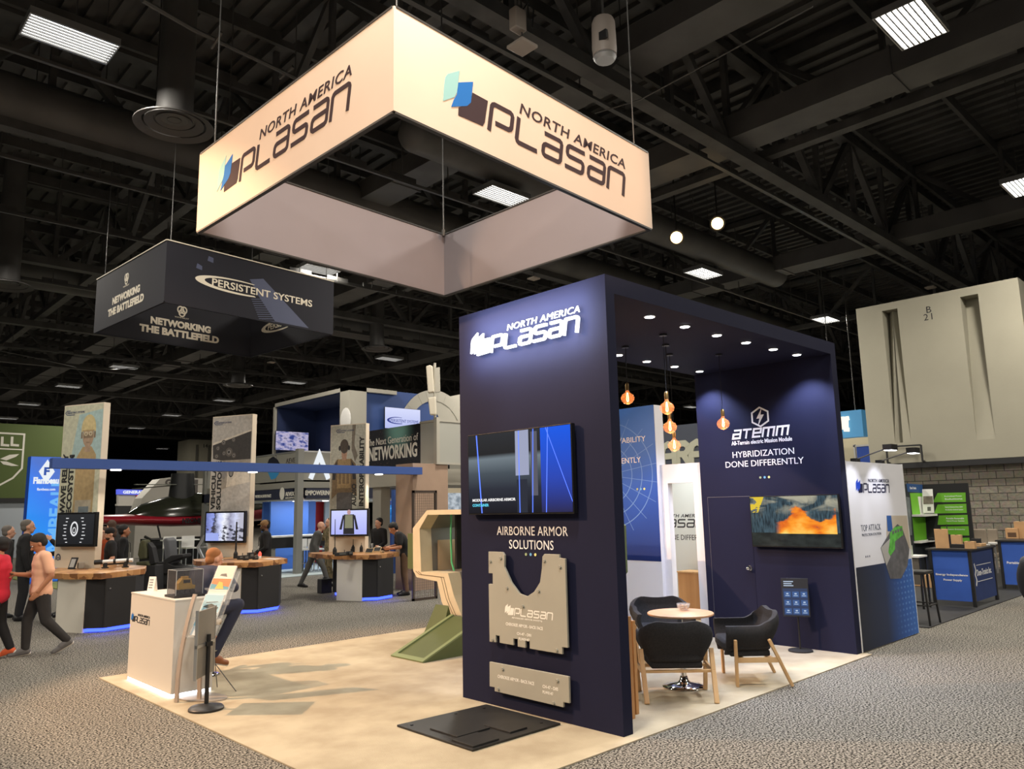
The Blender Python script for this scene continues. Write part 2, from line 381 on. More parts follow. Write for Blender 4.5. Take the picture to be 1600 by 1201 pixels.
vis = {(110, 63): 'bright louvered ceiling light at the upper left corner of the hall', (784, 307): 'louvered ceiling light seen through the middle of the white hanging sign',
       (1424, 40): 'large louvered ceiling light at the top right of the photo', (1099, 428): 'louvered ceiling light below the pair of warm spotlights',
       (1290, 500): 'louvered ceiling light beside the grey B 21 wall, above the dark archway', (498, 422): 'yellowish ceiling light above the right corner of the navy hanging sign',
       (608, 561): 'ceiling light below the round vent, between navy sign and dark tower', (460, 598): 'ceiling light under the navy hanging sign above the blue framed upper storey',
       (194, 574): 'ceiling light under the left corner of the navy hanging sign', (107, 604): 'ceiling light just above the helmeted soldier column',
       (45, 632): 'ceiling light above the green billboard', (350, 626): 'ceiling light just above the vehicle column', (268, 649): 'ceiling light left of the top of the vehicle column',
       (213, 669): 'ceiling light right of the helmeted soldier column, higher of the two there', (254, 701): 'ceiling light just above the blue header beam between two columns',
       (12, 654): 'smallest ceiling light just over the top edge of the green billboard', (1080, 636): 'far ceiling light seen under the dark archway, behind the lowest bulbs', (1600, 292): 'ceiling light cut by the right edge of the photo',
       (1130, 543): 'ceiling light hidden behind the archway canopy'}
ZL = 9.2; first = True; done = []
def addlight(x, y, z, label):
    global first
    o = LP if first else copy_tree(LP, label=label)
    if first: o['label'] = label
    first = False
    o.location = (x, y, z); WM[o.name] = Matrix.Translation((x, y, z)); o['group'] = 'louvered lights on the hall ceiling'
    lamp('AREA', 'lamp_glow', (x, y, z-.05), FIXT_W, (1, .93, .82), aim=(x, y, 0), sx=1.2, sy=.66, parent=o)
    done.append((x, y))
    MBh = MB().bar((x-.5, y, z+.12), (x-.5, y, 12.2), .012).bar((x+.5, y, z+.12), (x+.5, y, 12.2), .012)
    MBh.build('hanger', M_dark, o)
for (u, v), lab in vis.items():
    if u in (1600, 1130): pass
    p = PZ(u, v, ZL if (u, v) != (498, 422) else 9.64); addlight(p.x, p.y, p.z, lab)
for x, y in ((-11.7, -.65), (-2.5, -.65), (-11.7, 8.5), (-11.7, -9.8), (-2.5, -9.8), (6.7, -9.8), (15.8, -9.8), (-11.7, 17.6), (-2.5, 17.6), (15.8, 17.6)):
    addlight(x, y, ZL, 'louvered ceiling light out of the picture frame overhead')
# ================================================================== BOOTH CARPET
ye, yb, xe, xr = -.119, 6.05, -2.236, 6.73
cb = MB().prism([(xe, ye), (4.78, ye), (4.78, .01), (xr, .01), (xr, yb), (xe, yb)], (0, 0, .001), EX, EY, .011)
cb.build('carpet', M_beige, None, 'beige booth carpet laid over the grey hall carpet', 'carpet')
# ------------------------------------------------------------------ company mark
P_teal = mat('print_teal', srgb(150, 196, 196), .8, spec=.1); P_blue = mat('print_blue', srgb(46, 112, 188), .8, spec=.1); P_grey = mat('print_charcoal', srgb(66, 54, 58), .8, spec=.1)
TEAL = [(0, .22), (.05, .75), (.1, 1.05), (.2, 1.2), (.7, 1.53), (.58, .76), (.47, .54)]
BLUE = [(.33, .16), (.44, .44), (.57, .67), (.64, 1.1), (1.27, 1.39), (1.16, .64), (1.0, .455)]
GREY = [(.62, .0), (.64, .27), (1.0, .5), (1.15, .64), (1.24, 1.01), (1.92, 1.0), (1.76, .19), (1.67, .04)]
LET = {'P': [[(0, -.0), (0, 1), (.9, 1), (.9, .36), (.22, .36)]], 'L': [[(0, 1), (0, .08), (.95, .08)]],
       'a': [[(.06, .92), (.92, .92), (.92, .08), (.06, .08), (.06, .52), (.92, .52)]],
       's': [[(.95, .92), (.06, .92), (.06, .52), (.92, .52), (.92, .08), (0, .08)]], 'n': [[(0, 0), (0, .92), (.92, .92), (.92, 0)]]}
def company_mark(parent, O, U, V, H, mats=None, d=.004, base=.001, north=True, local=False, name='lettering', icon='emblem'):
    O = Vector(O); U = Vector(U).normalized(); V = Vector(V).normalized()
    sh = lambda pts: [(x*H, y*H) for x, y in pts]
    mt, mbl, mg, ml = mats or (P_teal, P_blue, P_grey, P_grey)
    m = MB()
    m.cm = 0; m.prism(sh(TEAL), O, U, V, d, base)
    m.cm = 1; m.prism(sh(BLUE), O, U, V, d, base+.0012)
    m.cm = 2; m.prism(sh(GREY), O, U, V, d, base)
    m.build(icon, [mt, mbl, mg], parent, local=local)
    m = MB(); x = 1.95; Us = U; sl = .17
    for ch in 'PLasan':
        for pl in LET[ch]:
            m.stroke([((x+px*1.08+sl*py)*H, py*H) for px, py in pl], .165*H, O, U, V, d, base, ch=.12*H)
        x += 1.26
    if north: text(m, 'NORTH AMERICA', O+U*(3.42*H)+V*(1.17*H), U, V, 6.05*H, .40*H, d*(.4 if d > .01 else 1), base, shear=.2, spacing=1.08, bold=0 if d > .01 else .012)
    m.build(name, ml, parent, local=local)
# ------------------------------------------------------------------ hanging signs
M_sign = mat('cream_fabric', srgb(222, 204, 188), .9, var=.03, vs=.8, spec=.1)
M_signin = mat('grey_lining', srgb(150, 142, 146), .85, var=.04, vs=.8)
M_seam = mat('dark_edge', (.03, .03, .03), .6)
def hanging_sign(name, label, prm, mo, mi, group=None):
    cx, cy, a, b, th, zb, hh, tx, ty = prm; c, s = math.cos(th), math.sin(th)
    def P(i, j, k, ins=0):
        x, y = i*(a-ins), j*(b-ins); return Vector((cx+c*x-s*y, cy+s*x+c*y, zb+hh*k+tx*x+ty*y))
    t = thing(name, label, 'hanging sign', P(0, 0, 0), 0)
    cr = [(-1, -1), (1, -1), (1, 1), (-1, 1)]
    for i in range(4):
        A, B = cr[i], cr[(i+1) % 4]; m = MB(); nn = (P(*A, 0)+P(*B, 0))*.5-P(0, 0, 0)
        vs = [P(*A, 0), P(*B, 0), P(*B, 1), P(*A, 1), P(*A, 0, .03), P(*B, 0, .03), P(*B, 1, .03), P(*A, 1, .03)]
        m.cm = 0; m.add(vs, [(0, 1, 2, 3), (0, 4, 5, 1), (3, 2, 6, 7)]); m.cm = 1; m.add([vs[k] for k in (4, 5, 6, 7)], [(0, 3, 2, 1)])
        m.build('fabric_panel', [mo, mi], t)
    m = MB()
    for i in range(4):
        A, B = cr[i], cr[(i+1) % 4]; m.bar(P(*A, 0, .02)-EZ*.012, P(*B, 0, .02)-EZ*.012, .045, .02); m.bar(P(*A, 1, .02), P(*B, 1, .02), .05, .02)
    m.build('edge_frame', M_seam if mo is M_sign else mo, t)
    m = MB()
    for A in cr:
        p = P(*A, .97, .12); MB().cyl(p, (p.x, p.y, 12.2), .008, n=6).cyl(p-EZ*.04, p+EZ*.06, .025, n=8).build('hang_wire', M_rail, t)
    MB().cyl(P(1, 1, .95, .05), (P(1, 1, 0).x-.2, P(1, 1, 0).y-.2, 12.2), .008, n=5).build('hang_wire', M_rail, t)
    return t, P
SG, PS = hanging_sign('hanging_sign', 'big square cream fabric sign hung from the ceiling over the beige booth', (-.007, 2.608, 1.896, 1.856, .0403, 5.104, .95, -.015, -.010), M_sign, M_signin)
O = PS(-1, -1, 0); U = PS(1, -1, 0)-O
company_mark(SG, O+U.normalized()*.54+EZ*.235, U, PS(-1, -1, 1)-O, .29, d=.003)
O = PS(-1, 1, 0); U = PS(-1, -1, 0)-O
company_mark(SG, O+U.normalized()*.5+EZ*.265, U, PS(-1, 1, 1)-O, .275, d=.003)
# ------------------------------------------------------------------ archway: tower, canopy and rear wall
H = 3.9528; W = 2.043; T = .125; L = 4.77; HB = .162; TB = .15; WB = 2.075
AR = thing('archway', 'dark navy archway of front tower, canopy and rear wall with white lettering', 'exhibit wall', (L/2, W/2, 0))
box('front_tower', M_navy, AR, 0, T, 0, W, .012, H)
box('canopy', M_navy, AR, T, L-TB, 0, W+.02, H-HB, H)
rw = MB().box(L-TB, L, 0, WB, .012, H); rw.build('rear_wall', M_navy, AR)
# halo-lit mark on the tower
M_halo = emis('lit_letter', (.92, .96, 1), 2.6)
M_halob = emis('halo_back', (.6, .75, 1), 2.2)
company_mark(AR, (-.03, 1.80, 3.462), -EY, EZ, .1605, (M_halo,)*4, d=.025, base=.0, name='lit_lettering', icon='lit_emblem')
lamp('AREA', 'halo_glow', (-.2, 1.0, 3.62), 42, (.75, .85, 1), aim=(0, 1.0, 3.62), sx=1.6, sy=.5, parent=AR)
m = MB(); text(m, 'AIRBORNE ARMOR', (-.001, 1.49, 1.625), -EY, EZ, .945, .085, .003, spacing=1.05); m.build('lettering', M_text, AR); m = MB(); text(m, 'SOLUTIONS', (-.001, 1.317, 1.497), -EY, EZ, .59, .085, .003, spacing=1.05)
m.build('lettering', M_text, AR)
D_g = mat('dot_green', srgb(160, 175, 130), .6); D_b = mat('dot_blue', srgb(110, 175, 225), .6); D_y = mat('dot_yellow', srgb(225, 220, 140), .6)
m = MB()
for k, (y, z) in enumerate(((1.09, 1.449), (1.027, 1.449), (.965, 1.449))): m.cm = k; m.cyl((0, y, z), (-.003, y, z), .014, n=14)
m.build('dots', [D_g, D_b, D_y], AR)
# rear wall graphics
xb = L-TB
m = MB()
hx = [(.0, .133), (.12, .065), (.12, -.065), (0, -.133), (-.12, -.065), (-.12, .065)]
m.stroke(hx, .022, (xb, 1.06, 3.065), -EY, EZ, .004, closed=True)
m.prism([(.03, .12), (-.055, -.02), (-.01, -.02), (-.04, -.125), (.06, .03), (.01, .03)], (xb, 1.06, 3.065), -EY, EZ, .004)
def tech(m, s, O, U, V, w, h, d):
    n = len(s); cw = w/n; O = Vector(O); sl = .25
    G = {'a': [[(.06, .92), (.92, .92), (.92, .1), (.06, .1), (.06, .52), (.92, .52)]], 'T': [[(-.05, .92), (1.0, .92)], [(.45, .92), (.45, 0)]], 'e': [[(.95, .1), (.06, .1), (.06, .9), (.92, .9), (.92, .5), (.1, .5)]],
         'M': [[(.0, 0), (.0, .92), (1.25, .92), (1.25, 0)], [(.62, .92), (.62, 0)]]}
    x = 0
    for ch in s:
        ww = 1.62 if ch == 'M' else 1.22
        for pl in G[ch]: m.stroke([((x+px+sl*py), py) for px, py in pl], .2, O, Vector(U)*(w/7.25), Vector(V)*h, d, ch=.0)
        x += ww
m.build('emblem', M_text, AR); m = MB()
tech(m, 'aTeMM', (xb, 1.51, 2.782), -EY, EZ, .92, .135, .004); m.build('lettering', M_text, AR); m = MB()
text(m, 'All-Terrain electric Mission Module', (xb, 1.528, 2.700), -EY, EZ, .91, .058, .003, bold=.02); m.build('lettering', M_text, AR); m = MB()
text(m, 'HYBRIDIZATION', (xb, 1.523, 2.522), -EY, EZ, .92, .085, .003); m.build('lettering', M_text, AR); m = MB(); text(m, 'DONE DIFFERENTLY', (xb, 1.645, 2.388), -EY, EZ, 1.165, .085, .003); m.build('lettering', M_text, AR); m = MB()
text(m, 'PRIVATE', (xb, 1.742, 1.606), -EY, EZ, .145, .026, .002, bold=.02)
m.build('lettering', M_text, AR)
m = MB()
for k, y in enumerate((1.12, 1.056, .992)): m.cm = k; m.cyl((xb, y, 2.229), (xb-.003, y, 2.229), .016, n=14)
m.build('dots', [D_g, D_b, D_y], AR)
dr = MB().box(xb-.004, xb-.001, 1.30, 1.975, .03, 1.978); dr = dr.build('door', M_navy, AR)
MB().box(xb-.006, xb-.003, 1.30, 1.975, 1.974, 1.980).box(xb-.005, xb-.003, 1.972, 1.976, .03, 1.98).build('door_gap', mat('seam_grey', (.11, .11, .13), .6), dr)
MB().cyl((xb-.004, 1.365, 1.0), (xb-.05, 1.365, 1.0), .012, n=10).ell((xb-.06, 1.365, 1.0), .032).cyl((xb-.003, 1.365, 1.0), (xb-.012, 1.365, 1.0), .035, n=16).build('door_knob', M_chrome, dr, smooth=True)
# downlights in the canopy
for (u, v) in ((1015, 494), (1070, 509.5), (1120, 523), (1165.5, 534.5), (1208, 545), (1245, 553.5), (966.5, 554), (1010.5, 564), (1054, 572), (1093, 579.5)):
    p = PZ(u, v, H-HB); c = (p.x, p.y, H-HB)
    d_ = MB().cyl((c[0], c[1], c[2]-.008), (c[0], c[1], c[2]), .06, n=20).build('downlight', M_white, AR)
    MB().cyl((c[0], c[1], c[2]-.012), (c[0], c[1], c[2]-.006), .048, n=20).build('lens', emis('downlight_lens', (.95, .97, 1), 14), d_)
    lamp('SPOT', 'downlight_glow', (c[0], c[1], c[2]-.03), 170 if c[0] > 3.7 else 75, (.68, .76, 1), aim=(c[0], c[1], 0), size=.04, ang=105, blend=.6, parent=d_)
# ------------------------------------------------------------------ televisions
M_bezel = mat('tv_bezel', (.01, .01, .011), .25)
def screen_mat(name, build):
    m = D.materials.new(name); m.use_nodes = True; nt = m.node_tree; b = nt.nodes['Principled BSDF']
    b.inputs['Base Color'].default_value = (.005, .005, .006, 1); b.inputs['Roughness'].default_value = .12
    tc = nt.nodes.new('ShaderNodeTexCoord'); s = nt.nodes.new('ShaderNodeSeparateXYZ'); nt.links.new(tc.outputs['UV'], s.inputs[0])
    out = build(nt, tc, s); nt.links.new(out, b.inputs['Emission Color']); b.inputs['Emission Strength'].default_value = 1.0
    return m
def N(nt, t, **k):
    n = nt.nodes.new(t)
    for a, v in k.items(): setattr(n, a, v)
    return n
def math_(nt, op, a, b=None, c=None):
    n = N(nt, 'ShaderNodeMath', operation=op)
    for i, x in enumerate((a, b, c)):
        if x is None: continue
        if isinstance(x, (int, float)): n.inputs[i].default_value = x
        else: nt.links.new(x, n.inputs[i])
    return n.outputs[0]
def ramp(nt, fac, stops, interp='LINEAR'):
    r = N(nt, 'ShaderNodeValToRGB'); r.color_ramp.interpolation = interp; e = r.color_ramp.elements
    while len(e) < len(stops): e.new(.5)
    for i, (p, c) in enumerate(stops): e[i].position = p; e[i].color = (*c, 1)
    nt.links.new(fac, r.inputs[0]); return r.outputs[0]
def mixc(nt, f, a, b, bt='MIX'):
    n = N(nt, 'ShaderNodeMix', data_type='RGBA', blend_type=bt)
    for i, x in ((0, f), (6, a), (7, b)):
        if isinstance(x, (int, float)): n.inputs[i].default_value = x
        elif isinstance(x, tuple): n.inputs[i].default_value = (*x, 1)
        else: nt.links.new(x, n.inputs[i])
    return n.outputs[2]
def noise(nt, tc, sc, det=4, out='Fac', scale=(1, 1, 1), dist=0):
    mp = N(nt, 'ShaderNodeMapping'); mp.inputs['Scale'].default_value = scale; nt.links.new(tc.outputs['UV'], mp.inputs[0])
    n = N(nt, 'ShaderNodeTexNoise'); n.inputs['Scale'].default_value = sc; n.inputs['Detail'].default_value = det; n.inputs['Distortion'].default_value = dist
    nt.links.new(mp.outputs[0], n.inputs['Vector']); return n.outputs[out]
def sstep(nt, x, a, b):
    n = N(nt, 'ShaderNodeMapRange', interpolation_type='SMOOTHSTEP'); n.inputs[1].default_value = a; n.inputs[2].default_value = b; nt.links.new(x, n.inputs[0]); return n.outputs[0]
def screen_quad(name, m, parent, O, U, V, w, h, local=False, base=.002):
    O = Vector(O); U = Vector(U).normalized(); V = Vector(V).normalized(); Nn = U.cross(V)
    o = MB().add([O+Nn*base, O+U*w+Nn*base, O+U*w+V*h+Nn*base, O+V*h+Nn*base], [(0, 1, 2, 3)]).build(name, m, parent, local=local)
    uv = o.data.uv_layers.new(name='UV')
    for lp in o.data.loops:
        c = [(0, 0), (1, 0), (1, 1), (0, 1)][lp.vertex_index]; uv.data[lp.index].uv = c
    return o
def tv(label, O, U, V, w, h, m, depth=.05, bez=.012, gap=.03, cat='television'):
    # O lower-left corner of the front glass
    O = Vector(O); U = Vector(U).normalized(); V = Vector(V).normalized(); Nn = U.cross(V)
    t = thing('television', label, cat, O+U*(w/2))
    MB().prism([(0, 0), (w, 0), (w, h), (0, h)], O, U, V, depth, -depth).build('casing', M_bezel, t, bevel=.004)
    MB().prism([(w*.3, h*.3), (w*.7, h*.3), (w*.7, h*.7), (w*.3, h*.7)], O, U, V, gap, -depth-gap).build('wall_bracket', M_black, t)
    s = screen_quad('screen', m, t, O+U*bez+V*bez*1.3, U, V, w-2*bez, h-2.3*bez)
    return t, s
def sc_front(nt, tc, s):
    u, v = s.outputs[0], s.outputs[1]
    base = ramp(nt, v, [(0, (.004, .005, .01)), (.3, (.02, .025, .04)), (.5, (.06, .08, .10)), (.68, (.16, .2, .23)), (.74, (.012, .014, .016)), (1, (.02, .024, .03))])
    blue = ramp(nt, v, [(0, (.02, .02, .08)), (.4, (.02, .06, .45)), (1, (.004, .10, .80))])
    col = mixc(nt, math_(nt, 'GREATER_THAN', u, .73), base, blue)
    for a, b, c, y0, y1 in ((.49, .62, (.34, .37, .52), .45, 1), (.5, .6, (.02, .025, .04), .0, .40), (.64, .70, (.10, .10, .13), .2, .97)):
        f = math_(nt, 'MULTIPLY', math_(nt, 'MULTIPLY', math_(nt, 'GREATER_THAN', u, a), math_(nt, 'LESS_THAN', u, b)), math_(nt, 'MULTIPLY', math_(nt, 'GREATER_THAN', v, y0), math_(nt, 'LESS_THAN', v, y1)))
        col = mixc(nt, f, col, c)
    for x0, k, wd in ((.09, -.05, .006), (.525, .0, .004), (.665, .02, .004), (.80, .03, .0035), (.78, -.25, .003)):
        dd = math_(nt, 'ABSOLUTE', math_(nt, 'SUBTRACT', math_(nt, 'SUBTRACT', u, x0), math_(nt, 'MULTIPLY', math_(nt, 'SUBTRACT', v, 1.0), k)))
        col = mixc(nt, math_(nt, 'LESS_THAN', dd, wd), col, (.15, .3, 1.6))
    return col
T1, s1 = tv('wall television on the dark tower showing a blue and grey armour clip', (-.075, 1.835, 1.826), -EY, EZ, 1.44, .81, screen_mat('screen_tower', sc_front))
m = MB(); text(m, 'MODULAR AIRBORNE ARMOR', (-.0785, 1.765, 1.956), -EY, EZ, .63, .028, .001, bold=.03); m.build('caption', emis('caption_white', (1, 1, 1), .9), T1)
m = MB(); text(m, 'CONTAINER', (-.0785, 1.765, 1.906), -EY, EZ, .245, .028, .001, bold=.03); m.build('caption', emis('caption_cyan', (.1, .75, 1), .9), T1)
def sc_fire(nt, tc, s):
    u, v = s.outputs[0], s.outputs[1]
    n1 = noise(nt, tc, 6, 6); n2 = noise(nt, tc, 3, 5, dist=1.0); n3 = noise(nt, tc, 9, 3, scale=(6, .6, 1))
    bg = ramp(nt, n3, [(.3, (.008, .016, .022)), (.7, (.06, .11, .14))])
    bg = mixc(nt, math_(nt, 'MULTIPLY', sstep(nt, v, .45, .95), sstep(nt, n2, .45, .65)), bg, (.42, .40, .30))
    low = ramp(nt, n1, [(.3, (.004, .006, .006)), (.75, (.035, .045, .04))])
    bg = mixc(nt, math_(nt, 'LESS_THAN', v, .27), bg, low)
    # flames: columns of fire on the ground, right two thirds
    edge = math_(nt, 'ADD', math_(nt, 'MULTIPLY', n1, .6), math_(nt, 'MULTIPLY', math_(nt, 'ABSOLUTE', math_(nt, 'SINE', math_(nt, 'MULTIPLY', math_(nt, 'SUBTRACT', u, .30), 6.5))), .28))
    fl = math_(nt, 'SUBTRACT', math_(nt, 'ADD', edge, .14), v)
    ff = math_(nt, 'MULTIPLY', math_(nt, 'MULTIPLY', sstep(nt, fl, -.02, .06), math_(nt, 'GREATER_THAN', v, .25)), math_(nt, 'MULTIPLY', sstep(nt, u, .28, .36), math_(nt, 'LESS_THAN', u, .97)))
    fire = ramp(nt, math_(nt, 'ADD', fl, math_(nt, 'MULTIPLY', math_(nt, 'SUBTRACT', n2, .5), .9)), [(.0, (.75, .14, .01)), (.2, (1.0, .33, .02)), (.42, (1.0, .62, .12)), (.6, (1.0, .85, .4))])
    col = mixc(nt, ff, bg, fire)
    ye_ = math_(nt, 'MULTIPLY', math_(nt, 'LESS_THAN', math_(nt, 'ADD', u, math_(nt, 'MULTIPLY', math_(nt, 'SUBTRACT', 1, v), .25)), .17), math_(nt, 'GREATER_THAN', v, .68))
    return mixc(nt, math_(nt, 'MULTIPLY', ye_, math_(nt, 'GREATER_THAN', n1, .46)), col, (.75, .55, .04))
T2, s2 = tv('wall television on the rear wall showing orange flames', (xb-.08, 1.268, 1.294), -EY, EZ, 1.24, .68, screen_mat('screen_fire', sc_fire))
# ------------------------------------------------------------------ armour plates
M_armor = mat('armor_tan', srgb(158, 156, 144), .6, var=.03, vs=3)
M_bolt = mat('armor_bolt', srgb(146, 144, 132), .5)
def armour(label, poly, bolts, texts, logo=None):
    t = thing('armor_plate', label, 'armor plate', (0, 1.05, min(z for y, z in poly)))
    MB().prism([(-y, z) for y, z in poly], (-.04, 0, 0), -EY, EZ, .022).build('plate', M_armor, t, bevel=.003)
    for y, z in bolts:
        MB().cyl((0, y, z), (-.062, y, z), .008, n=8).cyl((-.062, y, z), (-.074, y, z), .018, .014, n=6).build('bolt', M_bolt, t)
    m = MB()
    for s, y, z, w_, h_ in texts: text(m, s, (-.062, y, z), -EY, EZ, w_, h_, .001, bold=.015)
    m.build('lettering', mat('stencil_white', (.82, .8, .74), .6), t)
    if logo: company_mark(t, (-.062, logo[0], logo[1]), -EY, EZ, logo[2], (mat('stencil_white', (0, 0, 0)),)*4, d=.001, base=0, north=False)
    return t
armour('tan armor plate with a deep round cut-out bolted to the dark tower',
       [(1.556, 1.466), (1.352, 1.467), (1.325, 1.439), (1.33, 1.327), (1.24, 1.188), (1.13, 1.090), (1.028, 1.070), (.933, 1.120), (.855, 1.208), (.826, 1.336), (.816, 1.440), (.790, 1.464), (.604, 1.465), (.602, 1.434), (.534, 1.430), (.534, .665), (.601, .663), (.603, .603), (1.009, .606), (1.008, .671), (1.064, .672), (1.066, .606), (1.168, .606), (1.167, .674), (1.224, .672), (1.225, .612), (1.416, .614), (1.416, .677), (1.469, .678), (1.47, .612), (1.561, .610), (1.561, 1.155), (1.501, 1.156), (1.5, 1.259), (1.558, 1.257)],
       [(1.377, 1.408), (1.527, 1.372), (1.296, 1.13), (.873, 1.129), (.791, 1.401), (.597, 1.354), (1.513, .63), (.668, .63), (1.084, .977)],
       [('CHEROKEE ARMOR - BACK FACE', 1.323, .785, .49, .028), ('CH-47 - D01', 1.174, .712, .19, .026), ('PLW0147', 1.15, .668, .14, .024), ('ADVANCED ARMOR SYSTEMS', 1.24, .856, .40, .014)], (1.334, .883, .067))
armour('narrow tan armor plate bolted low on the dark tower under the notched plate',
       [(1.566, .422), (.534, .424), (.536, .203), (.608, .201), (.610, .157), (1.499, .160), (1.498, .196), (1.570, .194)],
       [(1.378, .379), (.67, .372), (1.445, .188), (.724, .175)], [('CHEROKEE ARMOR - BACK FACE', 1.452, .29, .49, .03), ('CH-47 - D05', .855, .285, .19, .028), ('PLW0147', .856, .238, .13, .026)])
# ------------------------------------------------------------------ black armour floor panel
M_plate = mat('black_plate', (.014, .014, .014), .5, var=.2, vs=4)
t = thing('floor_panel', 'flat black steel floor panel lying on the beige carpet before the tower', 'floor panel', (-.58, 1.13, .012))
MB().prism([(-1.08, 1.66), (-.08, 1.60), (-.085, .625), (-1.09, .635)], (0, 0, .013), EX, EY, .018).build('plate', M_plate, t, bevel=.003)
for poly in ([(-.98, 1.32), (-.62, 1.32), (-.62, .95), (-.98, .95)], [(-.60, 1.05), (-.40, 1.05), (-.40, .72), (-.60, .72)], [(-1.06, .93), (-.78, .93), (-.78, .66), (-1.06, .66)]):
    MB().prism(poly, (0, 0, .031), EX, EY, .014).build('raised_pad', M_plate, t, bevel=.003)
m = MB()
for x, y in ((-1.0, 1.55), (-.2, .75), (-.2, 1.5), (-.5, 1.55)): m.cyl((x, y, .031), (x, y, .037), .014, n=8)
m.build('bolt', M_plate, t)
# ------------------------------------------------------------------ pendant bulbs under the canopy
M_amber = mat('amber_glass', (1, .42, .16), .05, alpha=.30, emit=(1, .36, .12), est=.55, spec=.6)
M_fil = emis('filament', (1, .40, .12), 16)
def pendant(u, v, ut, vt, label):
    c = PZ(ut, vt, H-HB); b_ = PV(u, v, c.x, c.y); z = b_.z; x, y = c.x, c.y
    t = thing('pendant_lamp', label, 'pendant lamp', (x, y, z-.09), group='bare bulb pendants under the canopy')
    MB().cyl((x, y, z+.17), (x, y, H-HB), .004, n=6).cyl((x, y, H-HB-.02), (x, y, H-HB), .045, n=14).build('cord', M_black, t)
    MB().lathe([(.012, .18), (.02, .17), (.023, .15), (.023, .10), (.02, .085)], (x, y, z), 14).build('socket', mat('brass', (.55, .36, .14), .3, metal=.9), t, smooth=True)
    gl = MB().lathe([(.02, .09), (.022, .07), (.035, .055), (.065, .035), (.082, .0), (.075, -.035), (.05, -.065), (.02, -.08), (.003, -.084)], (x, y, z), 20).build('bulb', M_amber, t, smooth=2)
    m = MB()
    for k in range(4):
        a = k*PI/2; m.tube([(x+.006*math.cos(a), y+.006*math.sin(a), z+.06), (x+.016*math.cos(a), y+.016*math.sin(a), z-.03), (x+.006*math.cos(a+.7), y+.006*math.sin(a+.7), z-.05)], .0035, 5)
    m.build('filament', M_fil, gl)
    lamp('POINT', 'bulb_glow', (x, y, z-.12), 2.2, (1, .45, .18), size=.05, parent=t)
pendant(980, 621, 977, 541, 'amber bulb pendant nearest the dark front tower'); pendant(1043, 636, 1036, 522, 'amber bulb pendant at the top of the cluster of three')
pendant(1050, 666, 1040, 538, 'amber bulb pendant in the middle of the cluster of three'); pendant(1047, 695, 1046, 553, 'lowest hanging amber bulb pendant of the cluster of three')
pendant(1128, 661, 1123, 553, 'amber bulb pendant alone before the rear wall')
# ------------------------------------------------------------------ side panel: top attack graphic
M_lam = mat('white_graphic', (.80, .80, .84), .5)
AP = thing('display_board', 'tall white and blue panel reading TOP ATTACK right of the archway', 'display panel', (5.76, .05, 0))
X0, X1 = 4.79, 6.745; ZT = 2.395
box('panel', M_lam, AP, X0, X1, .0, .1, .012, ZT)
grad = D.materials.new('blue_graphic'); grad.use_nodes = True; nt = grad.node_tree; b = nt.nodes['Principled BSDF']; b.inputs['Roughness'].default_value = .5
tc = N(nt, 'ShaderNodeTexCoord'); s = N(nt, 'ShaderNodeSeparateXYZ'); nt.links.new(tc.outputs['UV'], s.inputs[0])
col = ramp(nt, s.outputs[0], [(0, srgb(20, 27, 45)), (.45, srgb(28, 45, 80)), (.8, srgb(40, 92, 175)), (1, srgb(52, 110, 195))])
mp = N(nt, 'ShaderNodeMapping'); mp.inputs['Scale'].default_value = (16, 14, 1); nt.links.new(tc.outputs['UV'], mp.inputs[0])
vo = N(nt, 'ShaderNodeTexVoronoi'); vo.inputs['Scale'].default_value = 1; vo.inputs['Randomness'].default_value = 0; nt.links.new(mp.outputs[0], vo.inputs['Vector'])
f = math_(nt, 'MULTIPLY', math_(nt, 'LESS_THAN', vo.outputs['Distance'], .22), sstep(nt, s.outputs[0], .55, .85))
nt.links.new(mixc(nt, math_(nt, 'MULTIPLY', f, .35), col, srgb(130, 180, 240)), b.inputs['Base Color'])
screen_quad('blue_print', grad, AP, (X0+.02, 0, .014), EX, EZ, X1-X0-.03, 1.03, base=.003)
company_mark(AP, (5.03, 0, 1.985), EX, EZ, .121, (mat('deep_blue', srgb(30, 70, 190), .5), mat('deep_blue', (0, 0, 0)), mat('navy_print', srgb(22, 26, 64), .5), mat('navy_print', (0, 0, 0))), d=.002, base=.001)
m = MB(); text(m, 'TOP ATTACK', (5.08, 0, 1.487), EX, EZ, .65, .082, .002, base=.001); text(m, 'PROTECTION SOLUTION', (5.09, 0, 1.422), EX, EZ, .63, .034, .002, base=.001)
for k in range(3): m.cyl((5.15+.06*k, 0, 1.161), (5.15+.06*k, -.003, 1.161), .014, n=10)
m.build('lettering', mat('grey_print', (.12, .13, .17), .6), AP)
m = MB(); g = lambda *pts: [(PY(1300+u/3.533, 660+v/3.533, 0).x, PY(1300+u/3.533, 660+v/3.533, 0).z) for u, v in pts]
m.cm = 0; m.prism(g((300, 513), (415, 513), (440, 700), (300, 640)), (0, 0, 0), EX, EZ, .001, .001)
m.cm = 4; m.prism(g((300, 513), (325, 513), (335, 600), (306, 600)), (0, 0, 0), EX, EZ, .001, .0025)
m.cm = 1; m.prism(g((268, 690), (320, 600), (360, 560), (385, 580), (420, 680), (425, 700), (415, 790), (380, 860), (320, 862), (300, 800)), (0, 0, 0), EX, EZ, .001, .004)
m.cm = 2; m.prism(g((318, 610), (345, 575), (385, 570), (390, 620), (345, 655), (345, 700), (320, 735), (308, 715)), (0, 0, 0), EX, EZ, .001, .0055)
m.cm = 3; m.prism(g((268, 690), (318, 640), (308, 715), (320, 740), (298, 790)), (0, 0, 0), EX, EZ, .001, .006)
